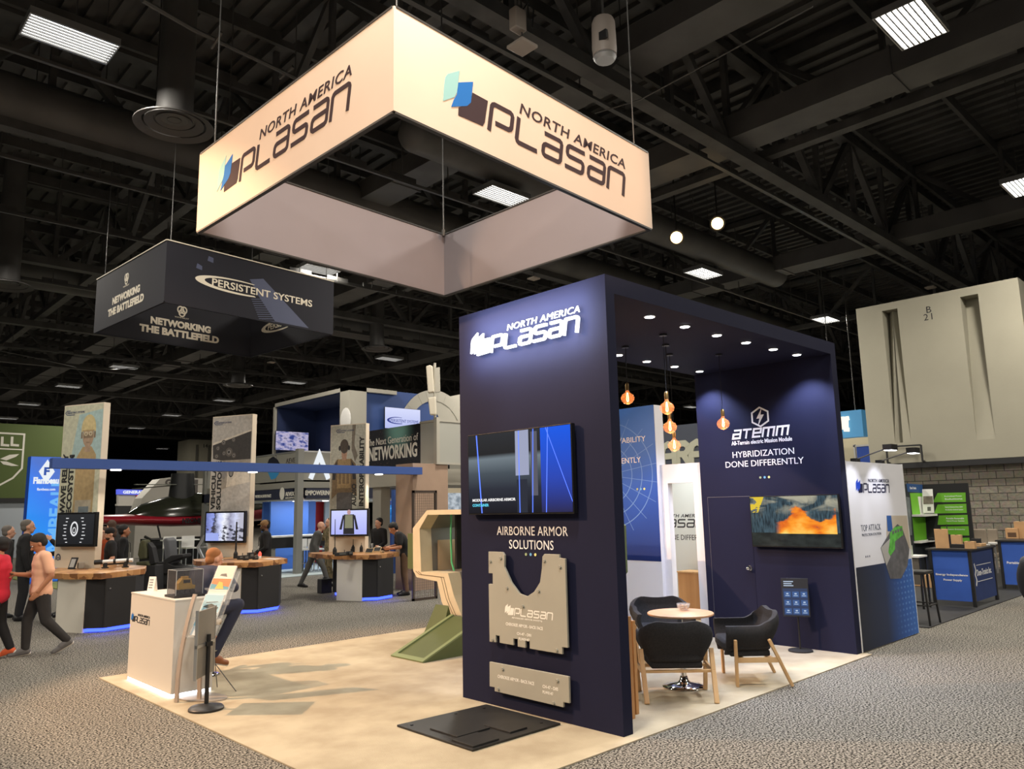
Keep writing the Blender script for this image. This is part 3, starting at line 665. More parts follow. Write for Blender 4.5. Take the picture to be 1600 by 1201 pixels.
for k in range(4): m.cm = 1; q = (330+14*k, 600-5*k); m.prism(g((q[0], q[1]), (q[0]+9, q[1]-4), (q[0]+10, q[1]+12), (q[0]+1, q[1]+16)), (0, 0, 0), EX, EZ, .001, .007)
m.build('vehicle_picture', [mat('pic_sand', srgb(196, 184, 166), .6), mat('pic_grey', srgb(98, 98, 102), .6, var=.25, vs=9), mat('pic_green', srgb(92, 178, 70), .6, var=.3, vs=14), mat('pic_light', srgb(176, 174, 168), .6), mat('pic_blue', srgb(40, 90, 160), .6)], AP)
MB().box(X0-.02, X0+.004, -.004, .1, .012, ZT+.005).box(X1-.01, X1+.008, -.004, .1, .012, ZT+.005).build('edge_trim', mat('light_trim', (.75, .75, .75), .4), AP)
# clip-on arm lights
def armlight(x, label, u, v):
    hp = PY(u, v, -.52); xl = hp.x-.04; zl = hp.z-.02
    t = thing('arm_light', label, 'arm light', (x, .05, ZT))
    box('clamp', M_black, t, x-.04, x+.04, .0, .1, ZT, ZT+.05)
    MB().tube([(x, .05, ZT+.03), (xl-.03, -.5, zl)], .009, 6).build('arm', M_black, t)
    h_ = MB().box(xl-.06, xl+.14, -.58, -.47, zl-.02, zl+.05).build('lamp_head', M_black, t)
    MB().box(xl-.05, xl+.13, -.57, -.48, zl-.026, zl-.021).build('lens', emis('arm_lens', (.95, .97, 1), 12), h_)
    lamp('SPOT', 'arm_glow', (xl+.04, -.52, zl-.04), 22, (.86, .88, 1), aim=(xl+.04, .02, 1.9), size=.04, ang=75, blend=.7, parent=t)
armlight(5.22, 'black arm light clamped on the white TOP ATTACK panel, left one', 1390, 698); armlight(6.06, 'black arm light clamped on the white TOP ATTACK panel, right one', 1426, 703)
# ================================================================== SEATING CORNER
M_wood = wood('pale_birch', srgb(196, 156, 108), srgb(222, 186, 138), 4, (1, 1, .15))
M_woodh = wood('birch_board', srgb(190, 148, 100), srgb(216, 178, 128), 3, (.3, 3, 3))
M_felt = mat('charcoal_felt', srgb(52, 52, 54), .95, var=.12, vs=60, bump=.1, bs=400, spec=.15)
M_top = mat('table_top', srgb(208, 162, 122), .4)
def armchair():
    t = thing('armchair', 'x', 'chair', (0, 0, 0))
    # shell: U-shaped wrap in plan (front of chair = +x); theta along the wrap
    n = 64; O_, I_ = [], []
    def prof(s):
        # s in -1..1 : left arm tip -> back -> right arm tip ; returns plan (x,y), top z, tilt
        a = abs(s); sg = 1 if s >= 0 else -1
        if a < .42: x = -.27; y = sg*a/.42*.22
        elif a < .62: q = (a-.42)/.20*PI/2; x = -.27+.13*(1-math.cos(q)); y = sg*(.22+.125*math.sin(q))
        else: x = -.14+(a-.62)/.38*.42; y = sg*.345
        zt = .60 if a > .70 else (.745 if a < .50 else .745-.145*((a-.50)/.20)**1.6*(2-((a-.50)/.20)**1.6)**.6)
        if a < .36: zt = .730+.013*(a/.30)**2 if a < .30 else .743
        if .34 <= a <= .52: zt -= .05*((a-.34)/.18)**2.5
        elif .52 < a < .70: zt -= .05*(1-(a-.52)/.18)
        return x, y, zt
    m = MB(); vs = []; K = 7
    for i in range(n+1):
        s = -1+2*i/n; x, y, zt = prof(s); a = abs(s)
        nx, ny = (-1, 0) if a < .42 else ((-math.cos((a-.42)/.2*PI/2), math.copysign(math.sin((a-.42)/.2*PI/2), s)) if a < .62 else (0, math.copysign(1, s)))
        zb = .29
        ring = []
        for k in range(K+1):
            f = k/K; z = zb+(zt-zb)*f; inn = (1-f)**2.4*.16+.035*max(0, (f-.72)/.28)**2; lean = (.05 if a < .6 else .02)*max(0, (f-.4))/.6
            back = .55+.45*1
            ring.append((x-nx*inn+nx*lean, y-ny*inn*(.95)+ny*lean, z))
        O_.append(ring)
        I_.append([(p[0]-nx*.05, p[1]-ny*.05, p[2]-(.0 if k < K else .0)) for k, p in enumerate(ring)])
    N1 = (n+1)*(K+1); vs = [p for r in O_ for p in r]+[p for r in I_ for p in r]; fs = []
    ix = lambda i, k, o=0: o+i*(K+1)+k
    for i in range(n):
        for k in range(K):
            fs.append((ix(i, k), ix(i+1, k), ix(i+1, k+1), ix(i, k+1))); fs.append((ix(i, k, N1), ix(i, k+1, N1), ix(i+1, k+1, N1), ix(i+1, k, N1)))
        fs.append((ix(i, K), ix(i+1, K), ix(i+1, K, N1), ix(i, K, N1))); fs.append((ix(i, 0), ix(i, 0, N1), ix(i+1, 0, N1), ix(i+1, 0)))
    for i in (0, n):
        for k in range(K): fs.append((ix(i, k), ix(i, k+1), ix(i, k+1, N1), ix(i, k, N1)))
    m.add(vs, fs); m.build('shell', M_felt, t, local=True, smooth=2, bevel=.014)
    m = MB(); m.prism([(-.16, -.27), (.27, -.29), (.30, -.2), (.30, .2), (.27, .29), (-.16, .27), (-.2, .2), (-.2, -.2)], (0, 0, .34), EX, EY, .105)
    m.build('seat', M_felt, t, local=True, bevel=.03, smooth=True)
    MB().prism([(-.18, -.25), (.24, -.27), (.24, .27), (-.18, .25)], (0, 0, .285), EX, EY, .06).build('seat_base', M_felt, t, local=True, bevel=.015)
    for sg in (-1, 1):
        MB().bar((.20, sg*.335, 0), (.20, sg*.365, .47), .042, .032, up=(1, 0, 0)).build('leg', M_wood, t, local=True, bevel=.006)
        MB().bar((-.36, sg*.33, 0), (-.15, sg*.345, .47), .032, .046, up=(0, 1, 0)).build('leg', M_wood, t, local=True, bevel=.006)
        MB().bar((.2, sg*.35, .265), (-.25, sg*.34, .265), .022, .05).build('side_rail', M_wood, t, local=True)
    MB().bar((.12, -.34, .262), (.12, .34, .262), .05, .022).bar((-.18, -.34, .262), (-.18, .34, .262), .05, .022).build('cross_rail', M_wood, t, local=True)
    return t
CH = armchair(); CH['label'] = 'charcoal armchair seen from behind in front of the round table'
CH['group'] = 'armchairs around the round table'
CH.location = (1.47, .50, .013); CH.rotation_euler.z = math.radians(44)
copy_tree(CH, None, 'charcoal armchair in side view right of the round table', (2.55, .30, .013), math.radians(133))
copy_tree(CH, None, 'charcoal armchair behind the round table, facing the camera', (2.72, 1.52, .013), math.radians(226))
copy_tree(CH, None, 'charcoal armchair mostly hidden by the dark tower, left of the round table', (1.42, 1.50, .013), math.radians(-42))
tx, ty = 2.02, .80
tc_ = PZ(1063, 957, .755); tx, ty = tc_.x, tc_.y
t = thing('round_table', 'round wooden table on a chrome trumpet foot under the canopy', 'table', (tx, ty, .013))
MB().lathe([(.0, .735), (.335, .735), (.345, .741), (.345, .755), (.338, .76), (0, .76)], (tx, ty, 0), 48).build('tabletop', M_top, t, smooth=True)
MB().lathe([(.03, .10), (.03, .735)], (tx, ty, 0), 20).lathe([(.10, .715), (.10, .735)], (tx, ty, 0), 20).build('column', M_chrome, t, smooth=True)
MB().lathe([(.225, .013), (.225, .022), (.15, .036), (.07, .055), (.045, .08), (.035, .12)], (tx, ty, 0), 40).build('base', M_chrome, t, smooth=2)
p = PZ(1068, 953, .76); bx_, by_ = p.x, p.y
bo = MB().lathe([(.03, .0), (.045, .003), (.065, .03), (.072, .07), (.069, .07), (.061, .03), (.04, .008), (0, .008)], (bx_, by_, .761), 24)
bt = thing('bowl', 'small clear glass bowl of wrapped sweets on the round table', 'bowl', (bx_, by_, .761))
bo.build('glass', mat('clear_glass', (.9, .92, .92), .05, alpha=.25, spec=.8), bt, smooth=2)
random.seed(3); m = MB()
for k in range(40):
    a = random.random()*6.28; r = .05*math.sqrt(random.random()); m.cm = k % 3; m.ell((bx_+r*math.cos(a), by_+r*math.sin(a), .778+random.random()*.04), .013, .009, .008, n=6, m=4)
o = m.build('sweets', [mat('sweet_brown', srgb(110, 60, 40), .4), mat('sweet_gold', srgb(190, 150, 90), .35), mat('sweet_cream', srgb(210, 190, 165), .4)], None, 'brown and gold wrapped sweets heaped in the glass bowl', 'sweets', kind='stuff')
# wooden stand behind the tower
zt = PV(989, 962, .52, .28).z
t = thing('wooden_stand', 'pale wooden stand half hidden behind the dark front tower', 'stand', (.6, .55, .013))
M_wv = wood('oak_side', srgb(178, 128, 78), srgb(200, 150, 98), 3, (2, 2, .2))
box('side_panel', M_wv, t, .46, .51, .27, .75, .013, zt); box('side_panel', M_wv, t, .62, .66, .34, .75, .013, zt-.06); box('shelf', M_wv, t, .51, .62, .36, .75, .5, .53)
# black info stand by the rear wall
sx_, sy_ = 4.40, .62
t = thing('info_stand', 'slim black pedestal sign with a blue tile screen before the rear wall', 'sign stand', (sx_, sy_, .013))
MB().lathe([(.15, .013), (.15, .028), (.14, .034), (.02, .04)], (sx_, sy_, 0), 32).build('base', M_blackm, t, smooth=True)
MB().cyl((sx_, sy_, .03), (sx_, sy_, .5), .011, n=10).build('pole', M_black, t)
# sign tilted back, facing the aisle
R_ = Matrix.Rotation(math.radians(-58), 3, 'Z'); Uu = R_ @ EX; Vv = (EZ*.97+(R_ @ EY)*.22).normalized()
Oo = Vector((sx_, sy_, .45))-Uu*.17
Uu = -EY*.9+EX*.43; Uu.normalize(); nrm = Uu.cross(EZ); Vv = (EZ*.97-nrm*.2).normalized(); Oo = Vector((sx_-.03, sy_, .44))-Uu*.165
MB().prism([(0, 0), (.33, 0), (.33, .48), (0, .48)], Oo, Uu, Vv, .025, -.025).build('frame', M_black, t, bevel=.003)
Nn = Uu.cross(Vv)
m = MB(); m.cm = 0
m.prism([(.015, .015), (.315, .015), (.315, .35), (.015, .35)], Oo, Uu, Vv, .001, .001)
m.cm = 1
for r in range(3):
    for c in range(3): m.prism([(.03+.1*c, .03+.105*r), (.11+.1*c, .03+.105*r), (.11+.1*c, .10+.105*r), (.03+.1*c, .10+.105*r)], Oo, Uu, Vv, .001, .0025)
m.cm = 2
for r in range(3):
    for c in range(3):
        q = Oo+Uu*(.045+.1*c)+Vv*(.045+.105*r); m.prism([(0, 0), (.05, 0), (.05, .007), (0, .007)], q, Uu, Vv, .001, .004); m.prism([(.012, .02), (.038, .02), (.038, .036), (.012, .036)], q, Uu, Vv, .001, .004)
for r, w_ in enumerate((.12, .10, .12)): m.prism([(.03, .43-.026*r), (.03+w_, .43-.026*r), (.03+w_, .442-.026*r), (.03, .442-.026*r)], Oo, Uu, Vv, .001, .001)
m.build('tile_screen', [emis('tile_bg', (.012, .03, .09), 1), emis('tile_blue', (.03, .09, .26), 1), emis('tile_white', (.45, .55, .7), 1)], t)
# blue information tower and white walls behind
xt = 4.72
a = PX(1021.5, 632, xt); bt_ = PX(1033.5, 877, xt)
t = thing('graphic_tower', 'tall blue printed panel with globe lines behind the dark front tower', 'display panel', (xt, a.y+.8, .013))
box('panel', M_lam, t, xt, xt+.22, a.y, a.y+1.7, .013, a.z)
gb = D.materials.new('globe_print'); gb.use_nodes = True; nt = gb.node_tree; b = nt.nodes['Principled BSDF']; b.inputs['Roughness'].default_value = .5
tc = N(nt, 'ShaderNodeTexCoord'); s = N(nt, 'ShaderNodeSeparateXYZ'); nt.links.new(tc.outputs['UV'], s.inputs[0])
col = ramp(nt, s.outputs[1], [(0, srgb(16, 40, 104)), (.45, srgb(28, 84, 186)), (1, srgb(66, 128, 224))])
dx = math_(nt, 'SUBTRACT', s.outputs[0], .42); dy = math_(nt, 'MULTIPLY', math_(nt, 'SUBTRACT', s.outputs[1], .56), 1.5)
rr = math_(nt, 'SQRT', math_(nt, 'ADD', math_(nt, 'POWER', dx, 2), math_(nt, 'POWER', dy, 2)))
an = math_(nt, 'ARCTAN2', dy, dx)
l1 = math_(nt, 'LESS_THAN', math_(nt, 'ABSOLUTE', math_(nt, 'SUBTRACT', math_(nt, 'FRACT', math_(nt, 'MULTIPLY', rr, 8.5)), .5)), .035)
l2 = math_(nt, 'LESS_THAN', math_(nt, 'ABSOLUTE', math_(nt, 'SUBTRACT', math_(nt, 'FRACT', math_(nt, 'MULTIPLY', an, 3.2)), .5)), math_(nt, 'DIVIDE', .008, rr))
ins = math_(nt, 'LESS_THAN', rr, .62)
nt.links.new(mixc(nt, math_(nt, 'MULTIPLY', math_(nt, 'MULTIPLY', math_(nt, 'MAXIMUM', l1, l2), ins), .4), col, srgb(150, 195, 245)), b.inputs['Base Color'])
screen_quad('blue_print', gb, t, (xt, a.y+1.7, bt_.z), -EY, EZ, 1.695, a.z-bt_.z, base=.003)
m = MB()
q = PX(1009, 689, xt); text(m, 'SURVIVABILITY', (xt, q.y+.92, q.z), -EY, EZ, .92, .087, .002, base=.004)
q = PX(1001.5, 722, xt); text(m, 'DIFFERENTLY', (xt, q.y+.78, q.z), -EY, EZ, .78, .087, .002, base=.004)
m.build('lettering', M_text, t)
m = MB()
for k, (u, v) in enumerate(((996, 764), (1001.5, 763.7), (1007, 763.5))): m.cm = k; q = PX(u, v, xt); m.cyl(q, q-EX*.006, .018, n=12)
m.build('dots', [D_g, D_b, D_y], t)
xw = 4.80
y0, y1 = WB, a.y
oz = PX(1062, 754, xw).z; oy1 = PX(1043, 755, xw).y; oy0 = PX(1083, 755, xw).y
zw = PX(1050, 725, xw).z
t = thing('white_partition', 'white partition wall with a tall doorway cut through it beside the rear wall', 'partition', (xw, (y0+y1)/2, .013))
m = MB().box(xw, xw+.12, oy1, y1, .013, zw).box(xw, xw+.12, y0, oy0, .013, zw).box(xw, xw+.12, oy0, oy1, oz, zw); m.build('wall_panel', M_lam, t)
xi = 6.4
t2 = thing('inner_wall', 'white lit inner wall with charcoal lettering seen through the white doorway', 'partition', (xi, 3.4, .013))
box('wall_panel', mat('bright_white', (.74, .77, .75), .5), t2, xi, xi+.1, 2.1, 5.0, .013, 2.4)
q = PX(1046, 744+80, xi)
pl = PX(1047, 824, xi); pr = PX(1087, 824, xi); hh_ = (PX(1060, 811, xi).z-PX(1060, 824.5, xi).z)
Hh = hh_
company_mark(t2, Vector((xi, pl.y+Hh*4.7, pl.z)), -EY, EZ, Hh, (P_teal, P_blue, mat('print_dark', (.03, .03, .035), .5), mat('print_dark', (0, 0, 0))), d=.002, base=.001)
q = PX(1047, 843, xi); m = MB(); text(m, 'HYBRIDIZATION DONE DIFFERENTLY', (xi, q.y+1.03, q.z), -EY, EZ, 1.95, PX(1060, 835, xi).z-q.z, .002, base=.001); m.build('lettering', mat('print_dark', (0, 0, 0)), t2)
lamp('AREA', 'room_glow', (5.6, 3.3, 2.35), 9, (.95, 1, .97), aim=(6.2, 3.3, 1.0), sx=.8, sy=1.2, parent=t2)
p0 = PX(1072, 892, 6.2); p1 = PX(1093, 892, 6.2)
w_ = thing('wooden_cabinet', 'narrow light wooden cabinet inside the white doorway', 'cabinet', (6.1, (p0.y+p1.y)/2, .013))
MB().box(5.95, 6.3, p1.y-.25, p0.y, .013, p0.z).build('body', M_wv, w_); box('top', M_woodh, w_, 5.93, 6.31, p1.y-.26, p0.y+.01, p0.z, p0.z+.02)
# ================================================================== RECEPTION
cx0, cx1, cy0, cy1 = -2.05, -1.62, 4.30, 5.66
t = thing('reception_counter', 'white reception counter with glowing plinth at the carpet edge', 'counter', ((cx0+cx1)/2, (cy0+cy1)/2, .012))
M_cnt = mat('counter_white', srgb(204, 200, 192), .5)
box('body', M_cnt, t, cx0, cx1, cy0, cy1, .05, .985); box('countertop', M_cnt, t, cx0-.004, cx1+.004, cy0-.004, cy1+.004, .985, 1.0)
MB().box(cx0+.004, cx0+.02, cy0+.01, cy1-.01, .014, .05).box(cx0+.01, cx1-.01, cy0+.004, cy0+.02, .014, .05).build('light_strip', M_led, t)
company_mark(t, (cx0, PX(205, 970, cx0).y, .675), -EY, EZ, .064, (P_blue, P_blue, mat('print_dark', (0, 0, 0)), mat('print_dark', (0, 0, 0))), d=.002, base=.001)
# display case with yellow vehicle model
q = PZ(288, 934, 1.0)
c0 = PZ(257, 933, 1.0); c1 = PZ(290, 935, 1.0)
dx, dy = -1.83, 4.62
t = thing('display_case', 'clear display cube with a yellow vehicle model on the white counter', 'display case', (dx, dy, 1.0), math.radians(0))
MB().cbox((dx, dy, 1.0125), .33, .30, .025).build('base', M_black, t, bevel=.004)
m = MB(); a_, b2, h_ = .145, .125, .26
M_acr = mat('acrylic', (.10, .10, .11), .05, alpha=.30, spec=.4)
for (x0, x1, y0_, y1_) in ((-a_, a_, -b2, -b2+.004), (-a_, a_, b2-.004, b2), (-a_, -a_+.004, -b2, b2), (a_-.004, a_, -b2, b2)): m.box(dx+x0, dx+x1, dy+y0_, dy+y1_, 1.026, 1.026+h_)
m.box(dx-a_, dx+a_, dy-b2, dy+b2, 1.026+h_, 1.03+h_); m.build('cover', M_acr, t)
m = MB(); r_ = .003
for x in (-a_, a_):
    for y in (-b2, b2): m.bar((dx+x, dy+y, 1.026), (dx+x, dy+y, 1.03+h_), .005)
    m.bar((dx+x, dy-b2, 1.03+h_), (dx+x, dy+b2, 1.03+h_), .005)
for y in (-b2, b2): m.bar((dx-a_, dy+y, 1.03+h_), (dx+a_, dy+y, 1.03+h_), .005)
m.build('cover_edge', mat('acrylic_edge', (.45, .47, .48), .2), t)
M_yel = mat('model_yellow', srgb(214, 170, 70), .5); vm = thing('vehicle_model', 'small yellow vehicle model inside the clear cube', 'model', (dx, dy, 1.026))
m = MB().prism([(-.09, .05), (.09, .05), (.095, .09), (.06, .10), (.045, .165), (-.05, .17), (-.09, .12)], (dx, dy+.05, 1.026), EX, EZ, .10); m.build('hull', M_yel, vm, bevel=.005)
for x in (-.06, .0, .06):
    for y in (-.055, .055): MB().cyl((dx+x, dy+y-.012, 1.054), (dx+x, dy+y+.012, 1.054), .026, n=14).build('wheel', M_blackm, vm)
MB().box(dx-.04, dx+.035, dy-.052, dy-.0495, 1.145, 1.18).box(dx+.045, dx+.05, dy-.04, dy+.04, 1.14, 1.18).build('window', M_black, vm)
MB().cbox((dx-.01, dy, 1.205), .07, .05, .02).build('roof_rack', M_yel, vm)
# tent card
q = PZ(238, 923, 1.0)
t = thing('tent_card', 'small white folded tent card on the left end of the counter', 'card', (q.x, q.y, 1.0))
Uc = Vector((.55, -.84, 0)); 
m = MB(); n_ = Vector((-.84, -.55, 0))
for sg in (1, -1): m.prism([(-.045, 0), (.045, 0), (.045, .17), (-.045, .17)], q+n_*(.035*sg), Uc, (EZ*.17-n_*(.033*sg)).normalized(), .002)
m.build('card', M_white, t)
m = MB()
for k in range(4): m.prism([(-.03, .04+.03*k), (.02, .04+.03*k), (.02, .048+.03*k), (-.03, .048+.03*k)], q+n_*.037, Uc, (EZ*.17-n_*.033).normalized(), .001, .0025 if Uc.cross(EZ).dot(n_) > 0 else -.004)
m.build('print', mat('grey_print', (.12, .13, .17)), t)
# brochure rack: two bowed legs, stepped trays of brochures leaning back
g0 = PZ(276, 1093, .013); g1 = PZ(312, 1097, .013)
ud = (g1-g0); ud.z = 0; wR = ud.length; ud.normalize(); vd = Vector((-ud.y, ud.x, 0))
if vd.dot(FWD) < 0: vd = -vd
ctr = (g0+g1)/2
t = thing('brochure_rack', 'bowed-leg brochure rack with stepped clear trays beside the white counter', 'brochure rack', (ctr.x, ctr.y, .013))
M_alu = mat('satin_alu', srgb(176, 160, 146), .45, metal=.2)
for path in (((276, 1092, 0), (278, 1060, .03), (283, 1020, .08), (290, 985, .13), (298, 952, .18), (305, 928, .22)), ((311, 1097, 0), (312, 1060, .03), (316, 1020, .08), (322, 990, .13), (331, 955, .18), (338, 930, .22))):
    m = MB(); pts = [PV(u_, v_, (ctr+vd*o_).x, (ctr+vd*o_).y) for u_, v_, o_ in path]; pts[0].z = .014
    for k in range(len(pts)-1): m.bar(pts[k], pts[k+1], .045, .02, up=tuple(ud.cross(EZ)))
    m.build('bowed_leg', M_alu, t)
m = MB().prism([(wR/2+.33*math.cos(a), .16+.17*math.sin(a)) for a in [2*PI*k/28 for k in range(28)]], g0, ud, vd if ud.cross(vd).z > 0 else -vd, .012); m.build('foot_plate', mat('foot_silver', srgb(170, 160, 150), .4, metal=.3), t)
m = MB().tube([g0+EZ*.62+vd*.14+ud*.05, g1+vd*.5+EZ*.0], .005, 5).tube([g1+EZ*.62+vd*.14, g0+vd*.55+EZ*.01], .005, 5); m.build('brace', M_rail, t)
M_tray = mat('clear_tray', (.8, .82, .82), .1, alpha=.12)
random.seed(11)
def broch(name, label, O, U, V, w, h, art, parent=None):
    t_ = thing(name, label, 'brochure', O+U*(w/2), group='brochures in the rack')
    MB().prism([(0, 0), (w, 0), (w, h), (0, h)], O, U, V, .012, -.012).build('pages', M_white, t_)
    m = MB(); ms = []
    for k, (poly, c) in enumerate(art):
        m.cm = k; m.prism([(x*w, y*h) for x, y in poly], O, U, V, .0008, .0006+.0008*k); ms.append(mat('art_%d_%d_%d' % tuple(int(q*255) for q in c), c, .5))
    m.build('cover_print', ms, t_)
sky = srgb(150, 190, 205); oran = srgb(214, 110, 50); teal_ = srgb(60, 140, 160)
full = [(0.02, .02), (.98, .02), (.98, .98), (.02, .98)]
levels = [((326, 918), .34, srgb(205, 200, 190), [(full, srgb(205, 200, 188)), ([(.3, .55), (.7, .5), (.6, .65), (.35, .62)], srgb(80, 80, 80))]),
          ((318, 938), .27, oran, [(full, srgb(214, 214, 206)), ([(.02, .5), (.98, .5), (.98, .98), (.02, .98)], teal_), ([(.02, .75), (.98, .62), (.98, .98), (.02, .98)], oran), ([(.3, .52), (.75, .52), (.6, .8), (.4, .85)], srgb(220, 170, 60))]),
          ((306, 964), .20, sky, [(full, sky), ([(.02, .02), (.98, .02), (.98, .2), (.02, .2)], srgb(225, 225, 220)), ([(.1, .45), (.85, .3), (.9, .45), (.5, .6), (.3, .55)], srgb(60, 66, 62)), ([(.2, .62), (.8, .68), (.8, .7), (.2, .65)], srgb(50, 50, 50))]),
          ((294, 992), .12, sky, [(full, srgb(190, 200, 205)), ([(.02, .4), (.98, .4), (.98, .98), (.02, .98)], srgb(120, 170, 190)), ([(.15, .5), (.8, .42), (.85, .55), (.4, .7)], srgb(40, 46, 40))])]
labs = ['grey brochure in the top tray of the bowed rack', 'orange and teal brochure in the second tray of the rack', 'sky blue brochure with a dark craft in the third tray of the rack', 'pale blue brochure in the lowest tray of the rack']
for (uvp, off, c, art), lab in zip(levels, labs):
    Vb = (EZ*.90+vd*.42).normalized(); O_ = PV(*uvp, (ctr+vd*off).x, (ctr+vd*off).y)
    m = MB().prism([(-.02, -.01), (wR+.02, -.01), (wR+.02, .20), (-.02, .20)], O_, ud, Vb, .004, -.03).prism([(-.02, -.03), (wR+.02, -.03), (wR+.02, -.01), (-.02, -.01)], O_, ud, Vb, .06, -.03)
    m.build('tray', M_tray, t)
    broch('brochure', lab, O_+ud*.02, ud, Vb, wR-.05, .25, art)
# front-facing pole sign with two grey frames
sx_, sy_ = PZ(322, 1108, .013).x, PZ(322, 1108, .013).y
t = thing('pole_sign', 'black round-based pole sign with two grey back plates beside the counter', 'sign stand', (sx_, sy_, .013))
MB().lathe([(.165, .013), (.165, .03), (.15, .045), (.05, .06), (.02, .07)], (sx_, sy_, 0), 36).build('base', M_black, t, smooth=True)
MB().cyl((sx_, sy_, .05), (sx_, sy_, .72), .021, n=14).build('pole', M_black, t, smooth=True)
a0 = PV(311, 968, sx_, sy_); a1 = PV(335, 957, sx_, sy_)
pu = Vector((.70, .71, 0)).normalized()
pn = Vector((pu.y, -pu.x, 0)).normalized()
if pn.dot(CAM-Vector((sx_, sy_, 1))) < 0: pn = -pn
ww = .42
pc = Vector((sx_, sy_, 0))-pn*.035-pu*(ww*.5)
M_pl = mat('plate_grey', srgb(128, 124, 116), .5)
MB().prism([(0, .33), (ww, .33), (ww, .615), (0, .615)], pc, pu, EZ, .02, -.01).build('plate', M_pl, t, bevel=.003)
MB().prism([(0, .645), (ww, .645), (ww, .96), (0, .96)], pc, pu, EZ, .02, -.01).build('plate', M_pl, t, bevel=.003)
MB().prism([(-.01, .32), (0, .32), (0, .97), (-.01, .97)], pc, pu, EZ, .03, -.015).prism([(ww, .32), (ww+.01, .32), (ww+.01, .97), (ww, .97)], pc, pu, EZ, .03, -.015).prism([(-.01, .615), (ww, .615), (ww, .645), (-.01, .645)], pc, pu, EZ, .026, -.012).build('plate_rim', M_silver, t)
MB().cbox((sx_, sy_, .63), .06, .06, .04).build('clamp', M_black, t)
# bar stool under the seated man
bx_, by_ = -1.36, 5.20
t = thing('bar_stool', 'chrome pedestal bar stool carrying the seated man in navy', 'stool', (bx_, by_, .013))
MB().lathe([(.20, .013), (.20, .022), (.12, .04), (.05, .06), (.03, .09)], (bx_, by_, 0), 32).build('base', M_chrome, t, smooth=2)
MB().cyl((bx_, by_, .06), (bx_, by_, .58), .024, n=14).build('column', M_chrome, t, smooth=True)
MB().tube([(bx_+.17*math.cos(a), by_+.17*math.sin(a), .30) for a in [2*PI*k/20 for k in range(21)]], .01, 6).bar((bx_, by_, .3), (bx_+.17, by_, .3), .015).build('foot_ring', M_chrome, t)
MB().lathe([(.02, .58), (.19, .59), (.20, .62), (.18, .655), (.1, .66), (0, .66)], (bx_, by_, 0), 28).build('seat', mat('seat_cream', srgb(196, 176, 150), .5), t, smooth=2)
# ================================================================== KIOSK BOOTH (left, beyond the grey aisle)
M_kwhite = mat('kiosk_white', srgb(214, 210, 198), .55)
M_kcream = mat('kiosk_cream', srgb(226, 212, 190), .55)
M_plank = D.materials.new('mixed_planks'); M_plank.use_nodes = True; nt = M_plank.node_tree; b = nt.nodes['Principled BSDF']; b.inputs['Roughness'].default_value = .4
tc = N(nt, 'ShaderNodeTexCoord'); mp = N(nt, 'ShaderNodeMapping'); mp.inputs['Scale'].default_value = (7, 7, 7); nt.links.new(tc.outputs['Object'], mp.inputs[0])
vo = N(nt, 'ShaderNodeTexVoronoi'); vo.distance = 'CHEBYCHEV'; vo.inputs['Scale'].default_value = 1; nt.links.new(mp.outputs[0], vo.inputs['Vector'])
sx = N(nt, 'ShaderNodeSeparateXYZ'); nt.links.new(vo.outputs['Color'], sx.inputs[0])
nt.links.new(ramp(nt, sx.outputs[0], [(0, srgb(112, 74, 44)), (.35, srgb(150, 100, 58)), (.7, srgb(190, 140, 88)), (1, srgb(204, 158, 108))]), b.inputs['Base Color'])
M_pr_dark = mat('print_black', (.02, .02, .02), .6)
KA = Vector((.405, -.914, 0)); KB = Vector((.914, .405, 0))
def inplane(P0, nvec, u, v):
    d = ray(u, v); return CAM+d*((P0-CAM).dot(nvec)/d.dot(nvec))
KP = [Vector((-1.33, 10.17, 0)), Vector((1.42, 10.32, 0)), Vector((4.02, 10.14, 0))]
KN = ['helmeted soldier', 'dark vehicle', 'rear-view soldier']
KL = ['first kiosk from the left with helmeted soldier column and wooden top', 'middle kiosk with vehicle picture column and wooden top', 'right kiosk with rear-view soldier column and wooden top']
cols = [[(101.5, 634), (163, 628), (171, 630)], [(333, 651), (395, 646.5), (402, 648.5)], [(517, 664), (572, 661), (581, 661.5)]]
KFRAME = []; KFO = []
